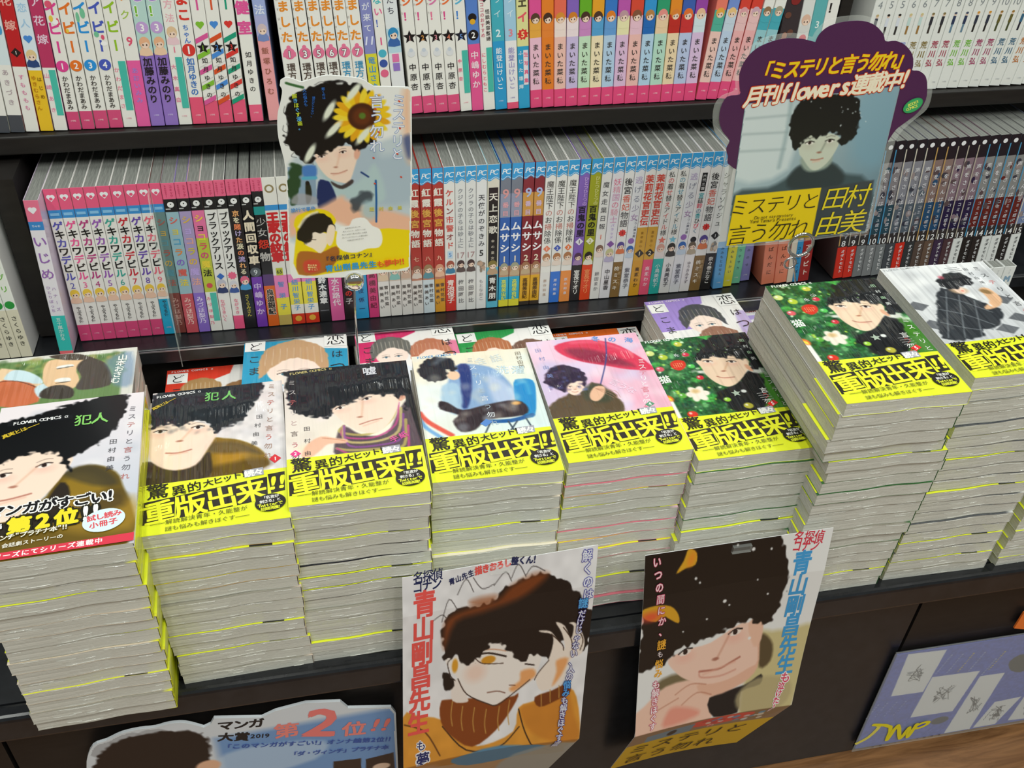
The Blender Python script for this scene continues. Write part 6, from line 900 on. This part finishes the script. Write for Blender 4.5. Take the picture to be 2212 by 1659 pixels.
p.vtx('解くのは', 36.9,10.5, 20, 3.4, '2a6ac0', .02); p.vtx('謎だけじゃない、', 29.4,17.3, 34, 3.2, '2a6ac0', .02, x1=26.5); p.vtx('人の悩みも', 22.8,10.9, 25, 3.2, '2a6ac0', .02); p.vtx('解きほぐす漫画。', 14.8,14.6, 44, 4, ['c8d83a', '5aa8e0'], .03, x1=17.5)
p.txt('田村由美', (64.5,116.8), (95.5,117.3), 4, 'd8cc3a', .02)
for k, t in enumerate(('友達や恋人がいなくても', '気にしないが、天然パーマは', '気にする変わり者の大学生・久能整', '話しているうちにいつしか事件を解く', '不思議な魅力の持ち主である')): x_, y_ = (42.1,133.4); p.txt(t, (x_+(3, 1, 0, 0, 4)[k], y_+k*2.9), (x_+(16, 20, 21, 22, 18)[k], y_-1+k*2.9), 1.3, '55565a', .0)
p.txt('『名探偵コナン』', (24.4,162.0), (69.3,159.5), 5.4, '1c2a4a', .03); p.txt('青山剛昌先生', (25.3,171.1), (69.9,169.9), 7, '2a9ad8', .05); p.txt('も夢中!!', (69.9,170.5), (93.9,169.3), 7, 'e85a2a', .04)
for k, t in enumerate(('青山先生', '描きおろし', '整くん!')): x_, y_ = (11.1,166.0); p.txt(t, (x_, y_+k*2.2), (x_+8, y_+1+k*2.2), 1.8, 'f4e8a0', .03)
p.txt('旅行で事件', (2.5,112.9), (22.7,112.0), 4, '3a8ad0', .03)
pt.append(p.emit(lambda x, y, l: kf(x, y, l+.00006)))
V, F, C = merge(pt); mesh_obj('printed_card', V, F, M['flat'], r_, C).matrix_parent_inverse = Matrix.Translation((-.03, -KY, -(KZ-.1)))
r2 = empty('card_stand', (.027, KY, TZ), 'wire card stand with a round silver clip holding the sunflower card', 'stand')
def child(name, V, F, m, par, smooth=False, cols=None):
    o = mesh_obj(name, V, F, m, par, cols, smooth=smooth); o.matrix_parent_inverse = Matrix.Translation(-par.location); return o
V, F = [], []; bx, bz = .0275, ZO-.476
for zz, rr in ((0, 1), (.0035, .9), (.005, .6)):
    for k in range(24): V.append((bx+.0085*rr*math.cos(k*math.pi/12), KY-.002-zz, bz+.0085*rr*math.sin(k*math.pi/12)))
V += [(bx+.0085*math.cos(k*math.pi/12), KY+.004, bz+.0085*math.sin(k*math.pi/12)) for k in range(24)]
for a in range(2):
    for k in range(24): F.append((a*24+k, (a+1)*24+k, (a+1)*24+(k+1) % 24, a*24+(k+1) % 24))
F.append(tuple(48+k for k in range(24))[::-1]); F += [(72+k, k, (k+1) % 24, 72+(k+1) % 24) for k in range(24)]; F.append(tuple(72+k for k in range(24)))
child('clip_disc', V, F, M['chrome'], r2, True)
V, F = [], []; tube(V, F, [(bx, KY+.003, bz-.007), (.0262, KY+.002, bz-.04), (.0262, KY+.006, TZ+.004)], .0009); child('stand_wire', V, F, M['chrome'], r2, True)
V, F = [], []; box(V, F, .012, KY+.001, TZ+.0004, .042, KY+.0205, TZ+.004); child('stand_base', V, F, M['clear'], r2)
# purple cloud card
NX, NY, NZ = .350, .76, ZO-.265
nf = lambda x, y, l: np.column_stack([NX+np.asarray(x)/1000, NY-np.asarray(l), NZ-np.asarray(y)/1000])
r3 = empty('display_card', (.45, NY, NZ-.1), 'laminated purple cloud display card with an afro portrait and yellow title block', 'card')
def ch3(name, parts, m): V, F, C = merge(parts); o = mesh_obj(name, V, F, m, r3, C); o.matrix_parent_inverse = Matrix.Translation(-r3.location); return o
CL = cmr([(78.9,24.8),(80.8,18.3),(87.7,11.9),(101.1,8.4),(118.3,8.3),(131.1,12.6),(140.7,20.3),(144.8,26.4),(154.3,26.4),(164.6,30.5),(174.1,39.1),(178.1,49.0),(178.7,53.3),(185.9,54.3),(193.8,59.6),(198.8,69.9),(201.2,81.7),(197.2,93.4),(186.3,103.5),(180.2,109.2),(175.5,119.8)], 3, False)+cmr([(173.0,159.5),(85.6,161.8),(26.5,138.1),(19.0,126.1),(16.0,118.3),(17.6,110.9),(9.2,101.5),(4.4,91.0),(3.7,79.5),(7.7,69.8),(18.9,68.2),(17.6,61.9),(15.2,49.3),(18.5,37.3),(26.5,28.3),(39.4,22.8),(53.0,20.6),(67.4,21.8)], 3, False)
LM = cmr([(75.7,20.7),(78.4,14.2),(86.4,6.7),(102.7,3.9),(120.0,4.4),(134.9,10.8),(145.7,22.4),(156.2,22.8),(170.6,30.7),(180.4,42.1),(182.9,49.9),(193.4,53.9),(202.3,64.3),(206.5,79.0),(205.8,90.9),(197.6,99.5),(188.2,109.7),(183.6,120.2)], 3, False)+[(185.4,213.0),(181.8,218.0)]+[(99.9,223.8),(26.7,223.0),(25.7,217.7),(19.0,138.4)]+cmr([(14.4,125.8),(13.2,115.1),(3.8,104.2),(-1.2,92.2),(-2.3,77.8),(3.2,68.9),(13.9,64.5),(12.4,53.3),(13.9,35.8),(25.4,23.0),(41.0,17.6),(57.7,16.8)], 3, False)
CL = CL[::-1]; LM = LM[::-1]
ch3('laminate', [(*prism(LM, -.0006, -.0016, nf), lin(hx('ffffff')))], M['lam'])
PH = [(25.7,77.0),(171.4,67.2),(180.4,216.1),(34.4,221.3)]
pt = [(*prism(CL, .0, -.0005, nf), lin(hx('4e2450')))]
A_, B_, C_, D_ = [np.array(q, float) for q in (PH[0], PH[1], PH[2], PH[3])]
pt.append((*prism([tuple(A_), tuple(D_), tuple(C_), tuple(B_)], .0001, -.0003, nf), lin(hx('8aa0a8'))))
c = Cv(min(q[0] for q in PH), min(q[1] for q in PH), max(q[0] for q in PH), max(q[1] for q in PH), .7, 'a8c0cc')
c.grad('cfdde2', '5c7c8c', *PH[0], *PH[2]); c.blob([(24.8,76.3),(68.6,75.5),(81.1,142.3),(28.5,148.4)], 'd4dfe2', 6, .9); c.blob([(132.2,72.7),(172.1,68.7),(176.3,143.5),(141.5,133.4)], '7aa6bc', 16, .6)
for q in ([(29.2,90.9),(71.8,89.4)], [(29.2,105.6),(72.6,105.7)], [(29.4,122.1),(73.4,122.4)]): c.line(q, 2, 'a8b8bc', 2.5, .8)
c.line([(68.9,76.9),(71.3,106.4),(71.3,140.1)], 4, '9ab0b6', 3, .7); c.blob([(64.9,160.4),(82.9,150.4),(92.9,139.9),(122.3,138.6),(139.9,150.8),(166.8,160.7),(184.0,220.0),(34.5,221.9),(30.3,166.1)], '3a4c52', 5, .92)
c.blob([(82.9,150.4),(94.1,138.4),(106.8,145.5),(119.2,144.7),(123.9,138.7),(140.3,152.5),(134.1,165.1),(89.2,163.7)], '2a3438', 4, .8); c.blob([(92.2,130.5),(94.9,141.6),(104.0,146.9),(117.6,144.6),(123.5,137.1),(117.4,125.7)], '9aa89c', 3)
portrait(c, [(85.7,114.7),(88.3,127.1),(92.6,132.0),(103.2,143.7),(111.4,145.0),(119.1,138.4),(124.6,126.2),(125.2,113.9),(111.4,108.6),(94.7,109.2)], ((96.4,116.1), (116.0,115.3)), (108.1,127.5), [(101.7,134.5),(107.3,134.8),(113.5,133.6)], 34, 'ccd2c2', '6a7468', 'b8b0a0')
c.blob([(82.7,122.9),(76.1,114.2),(74.4,103.5),(72.0,90.1),(77.6,75.9),(88.5,72.1),(109.3,71.6),(127.6,72.5),(137.1,84.6),(140.6,99.6),(139.4,114.7),(132.0,121.9),(125.2,116.9),(124.3,110.8),(113.2,109.4),(104.8,112.7),(92.4,112.0),(86.8,120.9)], '15181a', 1.8, rag=2.4, rs=3); c.speck(16, ['e8f0f0'], .4, .9, 6, 60, 70, 150, 110, .7, .8)
c.blob([(105.5,165.6),(121.1,164.2),(173.0,159.5),(180.4,216.1),(123.4,218.6)], '3c4246', 2, .9, sm=0); c.blob([(34.2,166.4),(119.8,164.1),(123.1,218.6),(34.1,221.3)], 'eccc10', .6, sm=0)
ins = c.sd(PH) < -.3
pt.append(c.emit(lambda x, y, l: nf(x, y, l+.0001), ins)); p = Pr()
for dx in (0,):
    p.txt('「ミステリと言う勿れ」', (30.7,48.6), (174.2,41.9), 29*.97, 'f2d21e', .03, 'e0561e', .035, ar=.82, sk=.18); p.txt('月刊flowers連載中!', (25.1,70.6), (177.1,60.3), 31, 'f6ecd4', .04, 'd0481e', .04, ar=.9, sk=.18)
p.txt('ミステリと', (32.0,179.3), (121.0,176.6), 31, '2a2416', -.012, sk=.12); p.txt('言う勿れ', (34.5,208.9), (118.6,206.1), 34, '2a2416', -.012, sk=.12); p.txt('田村', (125.7,176.1), (172.4,174.3), 44, 'ead21e', .0, sk=.12); p.txt('由美', (125.5,204.0), (175.7,202.6), 44, 'ead21e', .0, sk=.12)
p.txt('Do not say mystery', (58.0,191.2), (97.1,190.7), 5.4, '4a3a10', .0); p.txt('Yumi Tamura Presents', (54.0,195.1), (101.3,194.8), 5.4, '4a3a10', .0)
ex, ey = (189.3,85.9); p.ell(ex, ey, 9.5, 6.6, '2f9a5a', -25, 24); p.ell(ex, ey, 8.6, 5.8, '3aa866', -25, 24); p.txt('BOOKS', (ex-5, ey-.2), (ex+4, ey-4), 3.6, 'e8ec6a', .03); p.txt('COMICS', (ex-5.5, ey+3.8), (ex+4.5, ey), 3.4, 'e8ec6a', .03)
pt.append(p.emit(lambda x, y, l: nf(x, y, l+.00025)))
ch3('printed_card', pt, M['flat'])
r4 = empty('card_stand', (.463, NY, TZ), 'clear ring clip stand gripping the foot of the purple cloud card', 'stand')
V, F = [], []; rx_, rz_ = .4615, ZO-.4885; ring(V, F, rx_, NY-.004, rz_, .0125, .0016); child('ring_clip', V, F, M['chrome'], r4, True)
V, F = [], []; ring(V, F, rx_-.006, NY-.003, rz_-.021, .006, .0011, 20); child('ring_clip', V, F, M['chrome'], r4, True)
V, F = [], []; tube(V, F, [(rx_-.004, NY, rz_-.012), (rx_+.008, NY, rz_-.05), (rx_+.008, NY-.012, TZ+.004)], .0009); child('stand_wire', V, F, M['chrome'], r4, True)
V, F = [], []; box(V, F, .455, NY-.03, TZ+.0004, .49, NY-.004, TZ+.004); child('stand_base', V, F, M['clear'], r4)
# clear divider on the middle shelf
r5 = empty('shelf_divider', (-.155, .89, ZO-.637), 'clear plastic shelf divider with a slanting corner among the skull capped spines', 'divider')
q = [(.8775, -.004), (.902, -.004), (.906, .02), (.906, .172), (.893, .172), (.8775, .135)]
V = [(-.1555, a, ZO-.636+b) for a, b in q]+[(-.1539, a, ZO-.636+b) for a, b in q]; F = [tuple(range(6)), tuple(range(11, 5, -1))]+[(i, (i+1) % 6, 6+(i+1) % 6, 6+i) for i in range(6)]; child('divider_plate', V, F, M['clear'], r5)
V, F = [], []; tube(V, F, [(-.1547, .8773, ZO-.66), (-.1547, .8773, ZO-.636), (-.1547, .8773, ZO-.50), (-.1547, .893, ZO-.464)], .0006, 6); child('polished_edge', V, F, M['lam'], r5)
# ranking card low on the cabinet
RX, RY, RZ = -.29, .552, ZO-.80
rf = lambda x, y, l: np.column_stack([RX+np.asarray(x)/1000, RY-np.asarray(l), RZ-np.asarray(y)/1000])
r6 = empty('ranking_card', (-.1, .552, .25), 'die-cut ranking card with a large pink two, low on the cabinet', 'card')
TOPR = [(148.4,33.1),(152.7,24.3),(194.5,34.5),(208.1,27.5),(236.3,22.2),(268.2,28.5),(274.8,41.2),(315.6,50.7),(319.8,61.4),(318.5,162.7)]
TOPL = cmr([(28.0,88.9),(32.8,61.8),(43.1,38.9),(56.3,33.5),(70.6,26.2),(86.4,23.9),(100.4,24.8),(113.1,22.3),(127.0,24.7),(141.7,36.6)], 3, False)
xr = TOPR[-1][0]; yb = max(TOPR[-1][1], TOPL[0][1])+55
O6 = (TOPL+TOPR+[(xr-2, yb), (TOPL[0][0]+4, yb)])[::-1]
pt = [(*prism(O6, 0, -.003, rf), lin(hx('d8dde2')))]
c = Cv(min(q[0] for q in O6), min(q[1] for q in O6), max(q[0] for q in O6), max(q[1] for q in O6), 1., 'd8dde4'); x0_ = TOPR[0][0]; y0_ = TOPR[0][1]
c.blob([(x0_, y0_+24), (xr+4, y0_+18), (xr+4, yb), (x0_, yb)], '6a94cc', 10, .9, sm=0); c.blob([(146.1,92.6),(186.9,80.1),(248.0,89.9),(236.4,120.4),(162.7,132.1)], 'd0e0f0', 6, .6)
for k in range(3): y_ = 1690; c.ell(*[([(53.2,48.2),(73.4,38.5),(95.8,38.9)][k][0]), ([(53.2,48.2),(73.4,38.5),(95.8,38.9)][k][1])], 16, 13, '8a8a8c', 0, 1.5, .5)
c.blob([(35.8,91.4),(41.6,60.5),(56.3,42.8),(80.6,32.9),(109.1,33.4),(132.8,40.3),(142.5,58.9),(139.8,90.7),(126.1,137.9),(63.5,143.8)], '221814', 3, rag=2); c.ell(136.0,102.1, 12, 10, 'e8b898', -20, 3)
c.blob([(254.0,130.1),(281.8,132.5),(279.6,188.1),(251.0,183.4)], '3a2a22', .8, sm=0); c.blob([(286.3,135.7),(314.9,131.2),(315.3,199.8),(284.2,191.5)], '3a2a22', .8, sm=0); c.ell(267.3,154.7, 9, 6, 'e8c8b0', 0, 1.5); c.ell(301.6,153.8, 9, 6, 'e8c8b0', 0, 1.5)
ins = c.sd(O6) < -1.6; pt.append(c.emit(rf, ins)); p = Pr()
p.txt('マンガ', (154.1,37.1), (195.7,42.6), 15.5, '16161a', .05); p.txt('大賞', (151.5,55.1), (180.5,62.0), 15, '16161a', .05); p.txt('2019', (180.5,62.0), (198.6,65.7), 8, '16161a', .03)
p.txt('第', (202.3,60.3), (227.4,61.9), 25, 'ee8a82', .04); p.txt('2', (229.2,52.1), (268.0,63.0), 54, 'ee807c', .04, ar=1.1); p.txt('位', (265.0,74.3), (291.8,77.9), 25, 'ee8a82', .04); p.txt('!!', (294.2,74.5), (314.6,78.6), 24, 'ee8078', .05, sk=.15)
p.txt('「このマンガがすごい!」オンナ編第2位!!', (153.4,71.8), (313.5,105.0), 8.6, '3a5aa8', .04); p.txt('「ダ・ヴィンチ」プラチナ本', (213.2,103.0), (310.6,118.6), 8.4, '3a5aa8', .04)
pt.append(p.emit(lambda x, y, l: rf(x, y, l+.00006))); V, F, C = merge(pt); child('printed_board', V, F, M['flat'], r6, cols=C)
V, F = [], []; box(V, F, -.13, .5555, .22, -.08, .5649, .24); child('mounting_pad', V, F, M['brown'], r6)
# blue comic page behind clear plastic on the cabinet
GX, GY, GZ = .590, .5585, ZO-.905
gf = lambda x, y, l: np.column_stack([GX+np.asarray(x)/1000, GY-np.asarray(l), GZ-np.asarray(y)/1000])
r7 = empty('page_sheet', (.68, .56, .15), 'blue comic page sheet with slanted black and white panels on the cabinet', 'poster')
Q = [(-0.3,6.9),(211.2,8.6),(284.4,204.2),(2.5,200.8)]; pt = [(*prism([Q[0], Q[3], Q[2], Q[1]], 0, -.0025, gf), lin(hx('4a5cb4')))]
c = Cv(min(q[0] for q in Q), min(q[1] for q in Q), max(q[0] for q in Q), max(q[1] for q in Q), 1, '4a5cb4'); c.tex(.08, 3, 8)
for k, pn in enumerate(([(13.9,8.6),(63.2,11.9),(60.5,93.9),(18.0,92.0)], [(62.7,64.8),(126.4,68.1),(119.4,150.4),(61.2,148.2)], [(131.0,80.3),(164.6,81.4),(161.6,203.3),(125.2,203.3)], [(176.1,145.9),(212.5,143.7),(197.5,200.9),(165.7,200.3)], [(216.9,144.9),(245.3,144.5),(265.0,203.0),(214.6,197.3)])):
    c.blob(pn, 'd4d8dc', .8, sm=0); cx, cy = pn[0][0]*.5+pn[2][0]*.5, pn[0][1]*.5+pn[2][1]*.5; q_ = random.Random(k)
    for _i in range(7): c.line([(cx+q_.uniform(-12, 12), cy+q_.uniform(-18, 18)) for _j in range(3)], .7, '2a2c34', .6)
    for _i in range(5): ax_, ay_ = cx+q_.uniform(-9, 9), cy+q_.uniform(-16, 16); c.blob([(ax_+q_.uniform(-7, 7), ay_+q_.uniform(-7, 7)) for _j in range(4)], ['2a2c34', '7a8088', '1c1e26'][_i % 3], .8, .7, sm=2)
c.blob([(161.7,58.7),(176.6,47.9),(191.7,84.5),(172.6,79.7)], '23242c', 1); c.ell(107.6,167.3, 12, 8, '23283a', 0, 1)
pt.append(c.emit(gf, c.sd(Q) < -.5)); p = Pr()
for k in range(6): x_, y_ = ([(74.2,23.1),(88.9,25.0),(103.7,26.8),(118.6,28.6),(139.7,46.1),(146.8,33.6)][k]); p.vtx('誰が犯人で何が真実か', x_, y_, y_+36, 3.2, ['a8b4e0', 'a8b4e0', 'd8c84a'][k % 3], .0, x1=x_-9)
for k in range(4): x_, y_ = ([(6.2,103.9),(17.9,103.3),(30.3,104.7),(42.8,106.2)][k]); p.vtx('君は天然パーマ', x_, y_, y_+30, 3.2, 'a8b4e0', .0, x1=x_-9)
lg = cmr([(-0.9,188.5),(13.1,177.0),(21.4,155.0),(12.1,148.4),(37.6,159.6),(41.7,189.5),(47.1,158.3),(59.7,190.5),(64.9,167.4),(69.4,189.2),(73.0,161.6)], 3, False)
for a_, b_ in zip(lg[:-1], lg[1:]): p.line([a_, b_], 5.5, 'e8da20'); p.ell(b_[0], b_[1], 2.8, 2.8, 'e8da20', 0, 10)
ox, oy = (80.6,165.7); p.ell(ox, oy, 12, 7, 'e8da20', -25); p.ell(ox, oy, 6, 2.4, '4a5cb4', -25)
p.txt('月刊フラワーズ新連載', (19.0,197.4), (120.3,196.4), 4, '1c2040', .0)
pt.append(p.emit(lambda x, y, l: gf(x, y, l+.00006))); V, F, C = merge(pt); child('printed_sheet', V, F, M['flat'], r7, cols=C)
sl = [(-4.4,0.8),(211.3,3.5),(287.6,208.5),(-1.5,204.3)]; V, F = prism([sl[0], sl[3], sl[2], sl[1]], .0012, .0004, gf); child('clear_sleeve', V, F, M['lam'], r7)
V, F = [], []; tube(V, F, [tuple(gf(sl[0][0], sl[0][1], .0008)[0]), tuple(gf(sl[1][0], sl[1][1], .0008)[0])], .0009, 6); child('sleeve_edge', V, F, M['edge'], r7)
# orange tag at the end of the cabinet
V, F = prism([(141.6,-37.1),(140.4,-9.2),(158.0,-3.5),(154.6,-34.2)], 0, -.002, lambda x, y, l: gf(x, y, np.asarray(l)+.0)); 
tg = mesh_obj('price_tag', V, F, M['flat'], None, lin(hx('ee7a30'))); tag(tg, 'small orange paper tag above the blue comic page sheet', 'tag')
bpy.data.objects.remove(_fo, do_unlink=True)
print('tris', sum(len(o.data.loop_triangles) if o.type == 'MESH' else 0 for o in S.objects))
